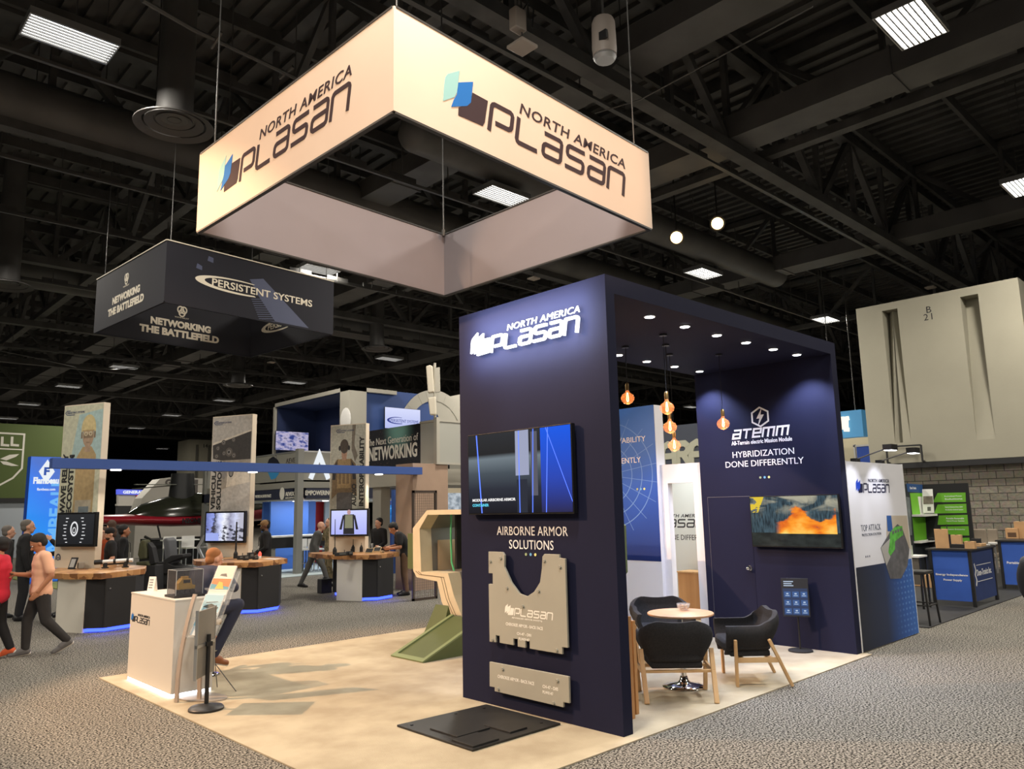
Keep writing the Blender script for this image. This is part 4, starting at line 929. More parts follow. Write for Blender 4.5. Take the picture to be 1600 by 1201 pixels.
for i in range(3):
    P = KP[i]; PL = P-KA*.66; t = thing('kiosk', KL[i], 'kiosk', (P.x+.3, P.y+.3, 0), group='wood-topped kiosks')
    # tall printed column on the white base
    Qd = (14.3, 16.9, 17.9)[i]; Ql = ((157, 390, 570)[i]-800)/FPX*Qd; fo = Vector((CAM.x+_f.x/math.cos(PITCH)*Qd+_r.x*Ql, CAM.y+_f.y/math.cos(PITCH)*Qd+_r.y*Ql, 0)); KFO.append(fo)
    a = inplane(fo, KB, *cols[i][0]); c = inplane(fo, KB, *cols[i][1]); wd = (c-a).length; zt = (a.z+c.z)/2
    A0 = Vector((a.x, a.y, 0)); ax = Vector((c.x-a.x, c.y-a.y, 0)).normalized()
    MB().prism([(0, .96), (wd, .96), (wd, zt), (0, zt)], A0, ax, EZ, .14, -.14).build('column', M_kcream, t)
    MB().prism([(0, .0), (.64, .0), (.64, .865), (0, .865)], P-KA*.64, KA, EZ, .12, -.12).build('base_panel', M_kwhite, t)
    poly = [(0.0, 0.02), (.27, -.20), (.78, -.04), (1.1, .5), (1.0, 1.4), (.25, 1.6)]
    MB().prism([(x, y) for x, y in poly], P, EX, EY, .795, .07).build('cabinet', M_blackm, t)
    MB().prism([(x*.94+.02, y*.94) for x, y in poly], P, EX, EY, .045, .015).build('light_strip', M_bled, t)
    q = P+Vector((.27, -.20, 0)); MB().bar(q-EX*.012-EY*.004+EZ*.08, q-EX*.012-EY*.004+EZ*.86, .012).build('door_edge', M_black, t); MB().ell(P+Vector((.33, -.19, .70)), .018).build('lock', M_chrome, t)
    pl = PL-P
    top = [(-.36, .72), (-.2, .2), (.16, -.28), ((1.02, 1.08, 1.06)[i], (.24, .22, .14)[i]), (1.3, 1.0), (1.2, 2.0), (-.1, 2.1), (-.3, 1.5)]
    MB().prism(top, P, EX, EY, .095, .865).build('countertop', M_plank, t, bevel=.004)
    lamp('AREA', 'strip_glow', (P.x+.3, P.y-.36, .12), 2.0, (.05, .08, 1), aim=(P.x+.3, P.y-.7, 0), sx=.7, sy=.05, parent=t)
    KFRAME.append((t, A0, ax, wd, zt, P))
def vtext(t, s, O, ax, h, w, m):
    # words running upwards: baseline along +Z, letter tops towards -ax
    mb = MB(); text(mb, s, O, EZ, -ax, w, h, .002, base=.004, bold=.045); return mb.build('lettering', m, t)
def nrm_flip(ax): return ax.cross(EZ)
def blob(mb, O, ax, pts, base): mb.prism(pts, O, ax, EZ, .001, base)
# ---- column prints: polygons in (across 0..wd, height) coordinates; normal of (ax, EZ) looks to the camera
def circ(cx, cy, rx, ry=None, n=18, a0=0, a1=2*PI):
    ry = ry or rx; return [(cx+rx*math.cos(a0+(a1-a0)*k/n), cy+ry*math.sin(a0+(a1-a0)*k/n)) for k in range(n if a1-a0 > 6.2 else n+1)]
def small_brand(mb, O, ax, x, z, w):
    text(mb, 'PERSISTENT SYSTEMS', O+ax*(x+.05)+EZ*z, ax, EZ, w, w*.085, .002, base=.004)
    mb.stroke([(x+.28*w, z+w*.13), (x+.1*w, z+w*.13), (x, z+w*.05), (x+.1*w, z-w*.04), (x+.55*w, z-w*.05)], .012, O, ax, EZ, .002, .004)
M_bpr = mat('brand_blue', srgb(44, 62, 110), .6)
t, A0, ax, wd, zt, P = KFRAME[0]
m = MB(); C_ = [srgb(196, 196, 172), srgb(176, 152, 110), srgb(150, 128, 92), srgb(206, 188, 138), srgb(172, 146, 122), srgb(136, 116, 94), srgb(170, 160, 140), srgb(196, 182, 152), srgb(110, 120, 124), srgb(168, 192, 190)]
Ms = [mat('solp%d' % k, c, .7, var=.10, vs=14) for k, c in enumerate(C_)]
def sh(k, pts, base): m.cm = k; blob(m, A0, ax, pts, base)
sh(0, [(0.01, 1.45), (wd-.01, 1.45), (wd-.01, zt-.02), (0.01, zt-.02)], .0008)
sh(9, [(0.25, zt-1.1), (wd-.01, zt-1.1), (wd-.01, zt-.12), (.42, zt-.2)], .0014)
sh(2, [(0.01, 1.45), (wd-.01, 1.45), (wd-.01, 1.95), (.3, 2.0), (.01, 1.8)], .0016)
zh = zt-.46; cx = wd*.66
sh(1, [(cx-.30, 1.55), (cx+.22, 1.55), (cx+.23, zh-.52), (cx+.10, zh-.36), (cx-.13, zh-.36), (cx-.28, zh-.56)], .002)
sh(6, [(cx-.24, 1.62), (cx+.17, 1.62), (cx+.17, 2.2), (cx-.24, 2.2)], .0028); sh(8, [(cx-.14, 1.92), (cx+.12, 1.92), (cx+.12, 2.08), (cx-.14, 2.08)], .0036)
for k in range(4): sh(2, [(cx-.23+.1*k, 1.66), (cx-.16+.1*k, 1.66), (cx-.16+.1*k, 1.84), (cx-.23+.1*k, 1.84)], .0036)
sh(4, circ(cx, zh-.16, .145, .21), .0036)
sh(5, [(cx-.13, zh-.12), (cx+.13, zh-.12), (cx+.12, zh-.20), (cx-.12, zh-.20)], .0042)
sh(3, circ(cx, zh-.02, .19, .27, 16, 0, PI)+[(cx-.19, zh-.10), (cx-.14, zh-.05), (cx+.14, zh-.05), (cx+.19, zh-.10)], .0044)
sh(1, [(cx-.15, zh-.07), (cx+.15, zh-.07), (cx+.15, zh-.045), (cx-.15, zh-.045)], .0052)
for s_ in (-1, 1):
    sh(7, circ(cx+s_*.06, zh-.115, .05, .045), .0052); sh(5, circ(cx+s_*.06, zh-.12, .018), .006); sh(5, [(cx+s_*.15, zh-.2), (cx+s_*.19, zh-.2), (cx+s_*.19, zh-.08), (cx+s_*.15, zh-.08)], .005)
sh(5, [(cx-.05, zh-.29), (cx+.05, zh-.29), (cx+.04, zh-.275), (cx-.04, zh-.275)], .0052)
sh(4, [(cx-.08, zh-.46), (cx+.08, zh-.46), (cx+.07, zh-.34), (cx-.07, zh-.34)], .0034)
m.build('printed_picture', Ms, t)
m = MB(); small_brand(m, A0, ax, .04, zt-.17, .46); m.build('lettering', M_bpr, t)
vtext(t, 'WAVE RELAY', A0+ax*.20+EZ*1.93, ax, .14, 1.16, M_pr_dark); vtext(t, 'ECOSYSTEM', A0+ax*.37+EZ*1.93, ax, .14, 1.13, M_pr_dark)
t, A0, ax, wd, zt, P = KFRAME[1]
C_ = [srgb(190, 184, 176), srgb(160, 152, 140), srgb(60, 56, 54), srgb(96, 90, 84), srgb(216, 206, 190), srgb(40, 38, 38), srgb(140, 136, 132)]
Ms = [mat('vehp%d' % k, c, .7, var=.12, vs=16) for k, c in enumerate(C_)]; m = MB()
sh(0, [(0.01, 1.4), (wd-.01, 1.4), (wd-.01, zt-.02), (.01, zt-.02)], .0008)
sh(2, [(.03, zt-.62), (wd-.02, zt-.36), (wd-.02, zt-1.0), (.28, zt-1.0), (.05, zt-.95)], .0016)
sh(4, [(.03, zt-.60), (wd-.02, zt-.34), (wd-.02, zt-.38), (.03, zt-.65)], .0024)
for k, (x, z, r) in enumerate(((.18, -.72, .05), (.34, -.60, .06), (.5, -.82, .1), (.62, -.55, .05), (.15, -.9, .05), (.64, -.9, .06), (.36, -.84, .05))):
    sh(3, circ(x, zt+z, r), .0026); sh(6, circ(x, zt+z, r*.55), .0034); sh(5, circ(x, zt+z, r*.3), .004)
sh(1, [(.3, zt-1.65), (wd-.02, zt-1.45), (wd-.02, zt-1.0), (.32, zt-1.0)], .0014)
sh(6, circ(.38, zt-1.22, .07, .2), .0024); sh(4, [(.45, zt-1.6), (wd-.02, zt-1.5), (wd-.05, zt-1.1), (.5, zt-1.12)], .0022); sh(5, circ(.58, zt-1.28, .07, .1), .003); sh(6, circ(.58, zt-1.28, .05, .075), .0036)
m.build('printed_picture', Ms, t)
m = MB(); small_brand(m, A0, ax, .05, zt-.17, .44); m.build('lettering', M_bpr, t)
vtext(t, 'VEHICULAR', A0+ax*.16+EZ*1.98, ax, .125, 1.08, M_pr_dark); vtext(t, 'SOLUTIONS', A0+ax*.32+EZ*1.98, ax, .125, 1.08, M_pr_dark)
t, A0, ax, wd, zt, P = KFRAME[2]
C_ = [srgb(176, 174, 160), srgb(150, 144, 128), srgb(82, 78, 76), srgb(72, 62, 54), srgb(150, 126, 88), srgb(112, 92, 66), srgb(168, 132, 110), srgb(120, 112, 100), srgb(44, 42, 44)]
Ms = [mat('rearp%d' % k, c, .7, var=.15, vs=22) for k, c in enumerate(C_)]; m = MB()
sh(0, [(.01, 1.4), (wd-.01, 1.4), (wd-.01, zt-.02), (.01, zt-.02)], .0008)
sh(1, [(.02, 1.4), (.16, 1.4), (.2, zt-1.6), (.12, zt-1.2), (.02, zt-1.3)], .0014); sh(7, [(wd*.62, zt-.02), (wd*.72, zt-.02), (wd*.68, zt-.5), (wd*.78, zt-.75), (wd*.7, zt-.9), (wd*.6, zt-.6)], .0014)
cx = wd*.40
sh(2, [(cx-.20, 1.4), (cx-.01, 1.4), (cx+.0, 1.75), (cx+.02, 1.4), (cx+.26, 1.4), (cx+.22, zt-1.6), (cx-.20, zt-1.6)], .002)
sh(5, [(cx-.34, zt-1.75), (cx-.16, zt-1.6), (cx+.2, zt-1.6), (cx+.36, zt-1.7), (cx+.32, zt-.95), (cx+.2, zt-.82), (cx-.2, zt-.82), (cx-.33, zt-1.0)], .0026)
sh(8, [(cx-.33, zt-1.3), (cx-.24, zt-1.3), (cx-.2, zt-.86), (cx-.31, zt-1.02)], .0032); sh(8, [(cx+.33, zt-1.3), (cx+.24, zt-1.3), (cx+.2, zt-.86), (cx+.31, zt-1.02)], .0032)
sh(4, [(cx-.19, zt-1.5), (cx+.19, zt-1.5), (cx+.17, zt-.82), (cx-.17, zt-.82)], .0034)
for k in range(3): sh(5, [(cx-.15+.11*k, zt-1.4), (cx-.08+.11*k, zt-1.4), (cx-.08+.11*k, zt-1.08), (cx-.15+.11*k, zt-1.08)], .0042)
sh(6, [(cx-.06, zt-.84), (cx+.06, zt-.84), (cx+.08, zt-.62), (cx-.08, zt-.62)], .0036)
sh(3, circ(cx, zt-.52, .12, .17), .0042); sh(8, circ(cx-.13, zt-.56, .03, .06), .005); sh(8, circ(cx+.13, zt-.56, .03, .06), .005)
m.build('printed_picture', Ms, t)
m = MB(); small_brand(m, A0, ax, .16, zt-.17, .44); m.build('lettering', M_bpr, t)
vtext(t, 'INTEROPERABILITY', A0+ax*.745*wd/.78+EZ*2.0, ax, .13, 1.62, M_pr_dark); vtext(t, 'AUDIO', A0+ax*.585*wd/.78+EZ*2.0, ax, .13, .52, M_pr_dark)
# ---- kiosk monitors (hung on the columns)
def sc_ring(nt, tc, s):
    return ramp(nt, s.outputs[1], [(0, (.012, .013, .015)), (1, (.02, .021, .024))])
def sc_vehicle(nt, tc, s):
    u, v = s.outputs[0], s.outputs[1]; n1 = noise(nt, tc, 7, 3)
    c = ramp(nt, math_(nt, 'ADD', u, math_(nt, 'MULTIPLY', n1, .25)), [(0, (.06, .08, .25)), (.30, (.30, .36, .8)), (.34, (.02, .02, .04)), (.48, (.6, .65, .95)), (.62, (.9, .92, 1)), (.75, (.3, .3, .42)), (.95, (.65, .68, .9)), (1, (.5, .5, .6))], 'LINEAR')
    c = mixc(nt, math_(nt, 'MULTIPLY', math_(nt, 'LESS_THAN', v, .55), sstep(nt, n1, .48, .58)), c, (.05, .05, .07))
    return mixc(nt, math_(nt, 'MULTIPLY', math_(nt, 'LESS_THAN', v, .28), math_(nt, 'LESS_THAN', u, .35)), c, (.35, .42, .85))
def sc_pale(nt, tc, s): return ramp(nt, s.outputs[1], [(0, (.42, .45, .95)), (1, (.62, .66, 1.0))])
mons = [([(86, 800), (150, 799.5), (147, 852.5), (86, 854)], sc_ring, 'framed monitor with white ring diagram on the helmeted soldier column'),
        ([(319, 799), (382, 798), (381.5, 847.5), (319, 848)], sc_vehicle, 'framed monitor with bright machinery picture on the vehicle column'),
        ([(515.5, 795), (576, 795), (575, 838), (515.5, 838)], sc_pale, 'framed monitor with a soldier seen from behind on the right kiosk column')]
for i, (pc, sm, lab) in enumerate(mons):
    t, A0, ax, wd, zt, P = KFRAME[i]
    fo = KFO[i]-KB*.10; c = [inplane(fo, KB, *q) for q in pc]
    O = c[3]; w_ = (c[2]-c[3]).length; h_ = ((c[0]-c[3]).length+(c[1]-c[2]).length)/2; U = Vector((c[2].x-c[3].x, c[2].y-c[3].y, 0)).normalized()
    mt, sc = tv(lab, O, U, EZ, w_, h_, screen_mat('screen_kiosk_%d' % i, sm), depth=.07, bez=.035, gap=.0, cat='monitor')
    if i == 0:
        m = MB(); E_w = emis('screen_white', (.8, .8, .82), 1); m.stroke(circ(w_*.47, h_*.52, .085, .12, 20), .03, O, U, EZ, .001, .003, closed=True); m.stroke(circ(w_*.47, h_*.48, .035, .05, 12), .014, O, U, EZ, .001, .003, closed=True)
        for k in range(8):
            for s_ in (-1, 1):
                x = w_*.47+s_*(.16+.05*math.sin(k*.45)); z = h_*(.12+.10*k); l_ = .05+.02*(k % 3); m.prism([(x, z), (x+s_*l_, z), (x+s_*l_, z+.014), (x, z+.014)], O, U, EZ, .001, .003)
        m.build('diagram', E_w, mt)
    if i == 2:
        m = MB(); cx = w_*.5; zz = lambda f: h_*f
        m.cm = 0; m.prism([(cx-.15, zz(.08)), (cx+.15, zz(.08)), (cx+.14, zz(.8)), (cx-.14, zz(.8))], O, U, EZ, .001, .003)
        m.prism([(cx-.26, zz(.25)), (cx-.19, zz(.25)), (cx-.13, zz(.75)), (cx-.17, zz(.78))], O, U, EZ, .001, .003); m.prism([(cx+.26, zz(.25)), (cx+.19, zz(.25)), (cx+.13, zz(.75)), (cx+.17, zz(.78))], O, U, EZ, .001, .003)
        m.cm = 1; m.prism([(cx-.11, zz(.3)), (cx+.11, zz(.3)), (cx+.1, zz(.78)), (cx-.1, zz(.78))], O, U, EZ, .001, .004)
        m.cm = 2; m.prism(circ(cx, zz(.88), .05, .06), O, U, EZ, .001, .004); m.build('picture', [emis('pic_black', (.02, .02, .025), 1), emis('pic_olive', (.22, .22, .14), 1), emis('pic_skin', (.5, .3, .3), 1)], mt)
# fist emblem and box on first kiosk base column
t, A0, ax, wd, zt, P = KFRAME[0]
fo = A0; q = inplane(fo, KB, 91, 872)
m = MB(); dx = (q-A0).dot(ax); m.stroke(circ(dx, q.z, .055, .075, 16, -.4, PI+.4), .025, A0, ax, EZ, .002, .003); m.stroke(circ(dx, q.z-.005, .022, .03, 10), .014, A0, ax, EZ, .002, .003, closed=True); m.build('emblem', mat('emblem_slate', srgb(70, 74, 92), .6), t)
# ---- items on the kiosk counters
def on_top(i, u, v): return PZ(u, v, .961)
q = on_top(0, 112, 889); t = thing('tablet_stand', 'black tablet stand leaning at the column of the first kiosk', 'tablet stand', tuple(q))
Uq = KA; Vq = (EZ*.95+KB*.3).normalized()
MB().prism([(-.08, 0), (.08, 0), (.08, .21), (-.08, .21)], q, Uq, Vq, .02).build('frame', M_black, t); MB().prism([(-.055, .03), (.055, .03), (.055, .18), (-.055, .18)], q, Uq, Vq, .002, .0205).build('screen', mat('light_panel', (.5, .5, .48)), t)
MB().prism([(-.08, 0), (.08, 0), (.08, .012), (-.08, .012)], q+KB*.02, Uq, KB, .1 if False else .012).build('foot', M_black, t)
q = on_top(0, 126, 888); MB().cbox(tuple(q+EZ*.055), .11, .07, .11).build('speaker_box', mat('box_grey', srgb(170, 160, 146), .5), None, 'small grey device box beside the tablet stand on the first kiosk', 'device', bevel=.012)
q0 = on_top(0, 149, 888)+EZ*.11; q1 = on_top(0, 207, 886)+EZ*.13
t = thing('radio_tube', 'white tubular radio antenna with black ends lying on black cradles', 'antenna', tuple((q0+q1)/2-EZ*.12))
dq = (q1-q0).normalized(); MB().cyl(q0+dq*.1, q1, .035, n=16).build('tube', M_white, t, smooth=True); MB().cyl(q0-dq*.02, q0+dq*.12, .042, n=16).cyl(q0+dq*.30, q0+dq*.34, .042, n=16).cyl(q0+dq*.52, q0+dq*.56, .042, n=16).build('black_band', M_black, t, smooth=True)
for f in (.16, .5): c = q0+dq*f; MB().bar((c.x, c.y, .961), (c.x, c.y, c.z-.02), .09, .05).bar((c.x-.05, c.y, .972), (c.x+.05, c.y, .972), .08, .02).build('cradle', M_blackm, t)
def mast(i, u, vb, vt, label, r=.012):
    q = on_top(i, u, vb); zt_ = PV(u, vt, q.x, q.y).z; t = thing('whip_antenna', label, 'antenna', tuple(q)); MB().cyl(q, (q.x, q.y, zt_), r, r*.7, n=8).build('mast', M_black, t); MB().lathe([(.045, 0), (.045, .10), (.03, .13), (.015, .16)], tuple(q), 14).build('base', M_blackm, t)
mast(1, 368, 872, 815, 'thick black whip antenna before the monitor of the vehicle kiosk', .022); mast(2, 523, 866, 811, 'thin black whip antenna left of the right kiosk monitor', .010)
mast(2, 552, 862, 842, 'stubby black antenna under the right kiosk monitor', .016); mast(2, 565, 862, 842, 'short black antenna right of the stubby one on the right kiosk', .018)
random.seed(5)
def radio(i, u, v, label, w=.10, d=.08, h=.10, c=None):
    q = on_top(i, u, v); t = thing('radio', label, 'radio', tuple(q), .4)
    MB().cbox(tuple(q+EZ*h/2), w, d, h).build('body', c or M_blackm, t, bevel=.008); MB().cyl(q+EZ*h+EX*w*.3, q+EZ*(h+.05)+EX*w*.3, .008, n=8).build('knob', M_black, t); MB().cbox(tuple(q+EZ*h*.6-EY*d*.52), w*.6, .004, h*.4).build('display', mat('dull_display', (.12, .12, .11), .3), t)
radio(1, 376, 874, 'black radio nearest the whip antenna on the vehicle kiosk', .12, .1, .08); radio(1, 384, 875, 'black radio in the middle of the row on the vehicle kiosk'); radio(1, 392, 873, 'taller black radio on the vehicle kiosk', .1, .09, .13); radio(1, 399, 874, 'black radio beside the red beacon on the vehicle kiosk', .1, .08, .07)
radio(2, 533, 868, 'wide black radio below the right kiosk monitor', .26, .12, .07); radio(2, 546, 867, 'black radio between antennas on the right kiosk', .12, .1, .08)
q = on_top(1, 406, 872); t = thing('beacon', 'red beacon lamp with white base on the vehicle kiosk', 'beacon', tuple(q)); MB().lathe([(.03, 0), (.03, .05)], tuple(q), 14).build('base', M_white, t); MB().lathe([(.03, .05), (.032, .10), (.012, .14)], tuple(q), 14).build('lamp', emis('beacon_red', (1, .10, .06), 1.6), t)
q = on_top(1, 425, 873); MB().prism([(-.15, -.1), (.15, -.1), (.15, .1), (-.15, .1)], q, KA, KB, .006).build('leaflet', M_white, None, 'white leaflets lying at the right end of the vehicle kiosk', 'leaflet')
for k, (u, v, lab) in enumerate(((576, 864, 'black tablet with tan edge left of the other on the right kiosk'), (588, 862, 'black tablet with tan edge nearest the leaning man'))):
    q = on_top(2, u, v); t = thing('tablet', lab, 'tablet', tuple(q)); Vq = (EZ*.75+KB*.66).normalized()
    MB().prism([(-.1, 0), (.1, 0), (.1, .13), (-.1, .13)], q, KA, Vq, .015).build('body', mat('tan_case', srgb(176, 150, 110), .5), t); MB().prism([(-.085, .015), (.085, .015), (.085, .115), (-.085, .115)], q, KA, Vq, .002, .016).build('screen', M_black, t)
radio(2, 604, 861, 'small black handset at the far end of the right kiosk', .09, .07, .06); radio(2, 597, 864, 'black handset with tan pouch on the right kiosk', .08, .07, .05, mat('tan_case', (0, 0, 0)))
for k, (u, v) in enumerate(((582, 856), (592, 861))):
    q = on_top(2, u, v); MB().lathe([(.028, 0), (.038, .11), (.036, .115)], tuple(q), 14).build('cup', M_white, None, 'white paper cup %s the leaning man' % ('farther from', 'closer to')[k], 'cup', smooth=True)
# ---- header beam
M_hb = mat('header_blue', srgb(56, 86, 156), .6)
x0 = PY(82, 723, 10.7).x; x1 = PY(660, 736, 10.7).x; zb0 = PY(87, 731, 10.7).z; zt0 = PY(87, 715, 10.7).z
hb = thing('header_beam', 'long blue header beam spanning above the three kiosks', 'beam', ((x0+x1)/2, 10.8, zb0))
box('beam', M_hb, hb, x0, x1, 10.7, 10.9, zb0, zt0)
for u in (181, 395, 592):
    p = PY(u, 736, 10.8); lamp('SPOT', 'puck_glow', (p.x, 10.8, zb0-.04), 40, (1, .92, .8), aim=(p.x, 10.7, 0), size=.05, ang=130, blend=.8, parent=hb); MB().lathe([(.0, -.02), (.09, -.02), (.09, .0)], (p.x, 10.8, zb0), 18).build('puck_light', emis('puck', (1, .98, .9), 6), hb)
# ---- tan pier, mesh screens
M_tan = mat('tan_pier', srgb(168, 142, 122), .7, var=.05, vs=2)
xa = PY(645, 780, 10.9).x; xb_ = PY(700, 780, 10.9).x; zt1 = PY(672, 724, 10.9).z
tp = thing('tan_pier', 'tan pier holding the right end of the blue header beam', 'pier', ((xa+xb_)/2, 11.3, 0)); box('shaft', M_tan, tp, xa, xb_, 10.9, 11.6, 0, zt1)
M_mesh = mat('mesh_brown', srgb(74, 62, 54), .6)
def mesh_panel(label, x0, x1, y, z0, z1):
    t = thing('mesh_screen', label, 'mesh screen', ((x0+x1)/2, y, z0)); m = MB().box(x0, x1, y, y+.04, z0, z0+.05).box(x0, x1, y, y+.04, z1-.05, z1).box(x0, x0+.05, y, y+.04, z0, z1).box(x1-.05, x1, y, y+.04, z0, z1); m.build('frame', M_mesh, t)
    m = MB(); k = x0+.09
    while k < x1-.05: m.bar((k, y+.02, z0+.04), (k, y+.02, z1-.04), .006); k += .055
    k = z0+.09
    while k < z1-.05: m.bar((x0+.04, y+.02, k), (x1-.04, y+.02, k), .006); k += .055
    m.build('wire_grid', mat('wire_grey', srgb(120, 106, 92), .5), t)
xm0 = PY(645, 800, 9.2).x; xm1 = PY(683, 800, 9.2).x
mesh_panel('tall wire mesh screen standing behind the armored capsule before the tan pier', xm0, xm1, 9.2, 0, PY(665, 766, 9.2).z)
# ================================================================== armored capsule with ramp
M_hull = mat('hull_tan', srgb(206, 190, 160), .55, var=.04, vs=5); M_olive = mat('olive_paint', srgb(84, 93, 54), .6, var=.05, vs=3); M_seatg = mat('seat_olive', srgb(120, 118, 62), .8)
M_inner = mat('inner_grey', srgb(120, 114, 106), .6); M_sand = mat('inner_sand', srgb(178, 150, 118), .6)
xh = 1.95; yc = 4.05
outer = [(645, 825), (645.5, 891), (651, 901.5), (683, 908), (690, 940), (706, 974)]
inner = [(655.5, 826), (658, 893), (664, 893), (700, 895), (709, 930), (723, 966)]
o2 = [(PX(u, v, xh).y, PX(u, v, xh).z) for u, v in outer]; i2 = [(PX(u, v, xh).y, PX(u, v, xh).z) for u, v in inner]
zr = PX(700, 796, xh).z; zri = zr-.07; yr0 = PX(667, 797, xh).y; yri = PX(668, 806, xh).y
o2 = [(yr0, zr)]+o2+[(yc, o2[-1][1]-.03)]; i2 = [(yri, zri)]+i2+[(yc, i2[-1][1]-.02)]
o2 = [(yc, zr)]+o2; i2 = [(yc, zri)]+i2
mir = lambda L: [(2*yc-y, z) for y, z in L[::-1]][1:]
o2 = o2+mir(o2); i2 = i2+mir(i2)
cap_ = thing('armored_capsule', 'cut-away armored vehicle capsule in tan and olive with green seats', 'vehicle', (xh+.7, yc, 0))
m = MB(); n_ = len(o2); XD = 1.5
vs = [(xh, y, z) for y, z in o2]+[(xh, y, z) for y, z in i2]+[(xh+XD, y, z) for y, z in o2]+[(xh+.22, y, z) for y, z in i2]
fs = []; ms_ = []
for k in range(n_-1):
    m.cm = 0; 
    fs = [(k, k+1, n_+k+1, n_+k)]; m.add([vs[q] for q in fs[0]], [(0, 1, 2, 3)])
    m.add([vs[k+n_], vs[k+1+n_], vs[k+1+3*n_], vs[k+3*n_]], [(0, 1, 2, 3)])
    m.cm = 1; m.add([vs[k], vs[k+1], vs[k+1+2*n_], vs[k+2*n_]], [(0, 1, 2, 3)])
m.build('hull_ring', [M_hull, M_olive], cap_)
m = MB(); m.add([(xh+XD, y, z) for y, z in o2], [tuple(range(n_))]); 
for k in range(n_-1): 
    m.add([(xh+.22, *i2[k]), (xh+.22, *i2[k+1]), (xh+XD, *i2[k+1]), (xh+XD, *i2[k])], [(0, 1, 2, 3)])
m.build('inner_lining', M_inner, cap_)
m = MB()
for k, off in ((0, .05), (1, .1)):
    pts = [(i2[j][0]*.5+o2[j][0]*.5+(.03 if k else -.03), i2[j][1]*.5+o2[j][1]*.5) for j in range(3, 9)]
    m.stroke(pts, .008, (xh-.002, 0, 0), EY, EZ, -.002)
m.build('seam', mat('seam_brown', srgb(110, 92, 70), .7), cap_)
ys = i2[3][0]
MB().box(xh+.3, xh+1.3, ys-.06, ys-.02, .95, 1.42).build('side_panel', M_sand, cap_)
MB().prism([(yri+.02, zri-.03), (ys+.1, 1.62), (ys-.5, 1.62), (ys-.5, zri-.03)], (xh+.9, 0, 0), EY, EZ, .02).build('window', emis('capsule_window', (.55, .62, .66), .8), cap_)
MB().box(xh+.35, xh+.9, ys-.42, ys-.38, 1.0, 1.8).build('partition', M_blackm, cap_)
def seat(y, s):
    b_ = MB().box(xh+.25, xh+.7, y-.2, y+.2, .78, .9).build('seat_pad', M_seatg, cap_, bevel=.03)
    MB().box(xh+.55, xh+.68, y-.19, y+.19, .9, 1.5).build('seat_back', M_seatg, cap_, bevel=.04); MB().box(xh+.52, xh+.64, y-.10, y+.10, 1.52, 1.78).build('headrest', mat('headrest_pale', srgb(150, 146, 110), .8), cap_, bevel=.03)
    MB().box(xh+.22, xh+.4, y-.14, y+.14, .36, .78).build('seat_skirt', M_seatg, cap_, bevel=.02)
    MB().box(xh+.5, xh+.70, y-.21, y+.21, 1.4, 1.46).build('shoulder_strap', mat('strap_green', srgb(92, 190, 128), .6), cap_)
seat(PX(722, 870, xh+.45).y, 1); seat(3.75, 1)
MB().tube([(xh+.3, ys-.36, 1.82), (xh+.28, ys-.37, 1.5), (xh+.3, ys-.36, 1.1), (xh+.32, ys-.4, .95)], .014, 6).build('grab_strap', mat('strap_green', (0, 0, 0)), cap_)
box('olive_flank', M_olive, cap_, xh+.02, xh+1.2, o2[2][0]+.0, o2[2][0]+.16, o2[3][1]+.02, o2[2][1]-.08)
box('undercarriage', M_blackm, cap_, xh+.1, xh+1.4, yc-.5, yc+.5, .013, .3)
lamp('AREA', 'capsule_glow', (xh+.8, 4.9, 1.75), 10, (.9, 1, .95), aim=(xh+.8, 4.7, 1.0), sx=.5, sy=.4, parent=cap_)
# ramp
rp = thing('ramp', 'olive green boarding ramp rising from the beige carpet to the capsule', 'ramp', (1.3, 4.1, .013))
y0, y1 = 3.75, 4.43; xA = .79; xB = 1.80; zB = .42
m = MB().add([(xA, y0, .013), (xA, y1, .013), (xB, y1, zB), (xB, y0, zB), (xB, y0, .013), (xB, y1, .013)], [(0, 1, 2, 3), (0, 3, 4), (1, 5, 2), (3, 2, 5, 4), (0, 4, 5, 1)]); m.build('wedge', M_olive, rp)
sl = (zB-.013)/(xB-xA); Ux = Vector((1, 0, sl)).normalized(); LN = (xB-xA)/Ux.x
m = MB().prism([(0, 0), (LN, 0), (LN, .06), (0, .06)], (xA, y0, .013), Ux, EY, .02).prism([(0, y1-y0-.06), (LN, y1-y0-.06), (LN, y1-y0), (0, y1-y0)], (xA, y0, .013), Ux, EY, .02).prism([(0, .06), (.07, .06), (.07, y1-y0-.06), (0, y1-y0-.06)], (xA, y0, .013), Ux, EY, .02)
m.build('raised_rim', mat('olive_edge', srgb(122, 134, 92), .6), rp)
MB().add([(1.60, 4.46, .013), (1.95, 4.46, .013), (1.78, 4.46, .55), (1.60, 4.9, .013), (1.95, 4.9, .013), (1.78, 4.75, .55)], [(0, 1, 2), (3, 5, 4), (0, 3, 4, 1), (1, 4, 5, 2), (2, 5, 3, 0)]).build('side_gusset', M_olive, rp)
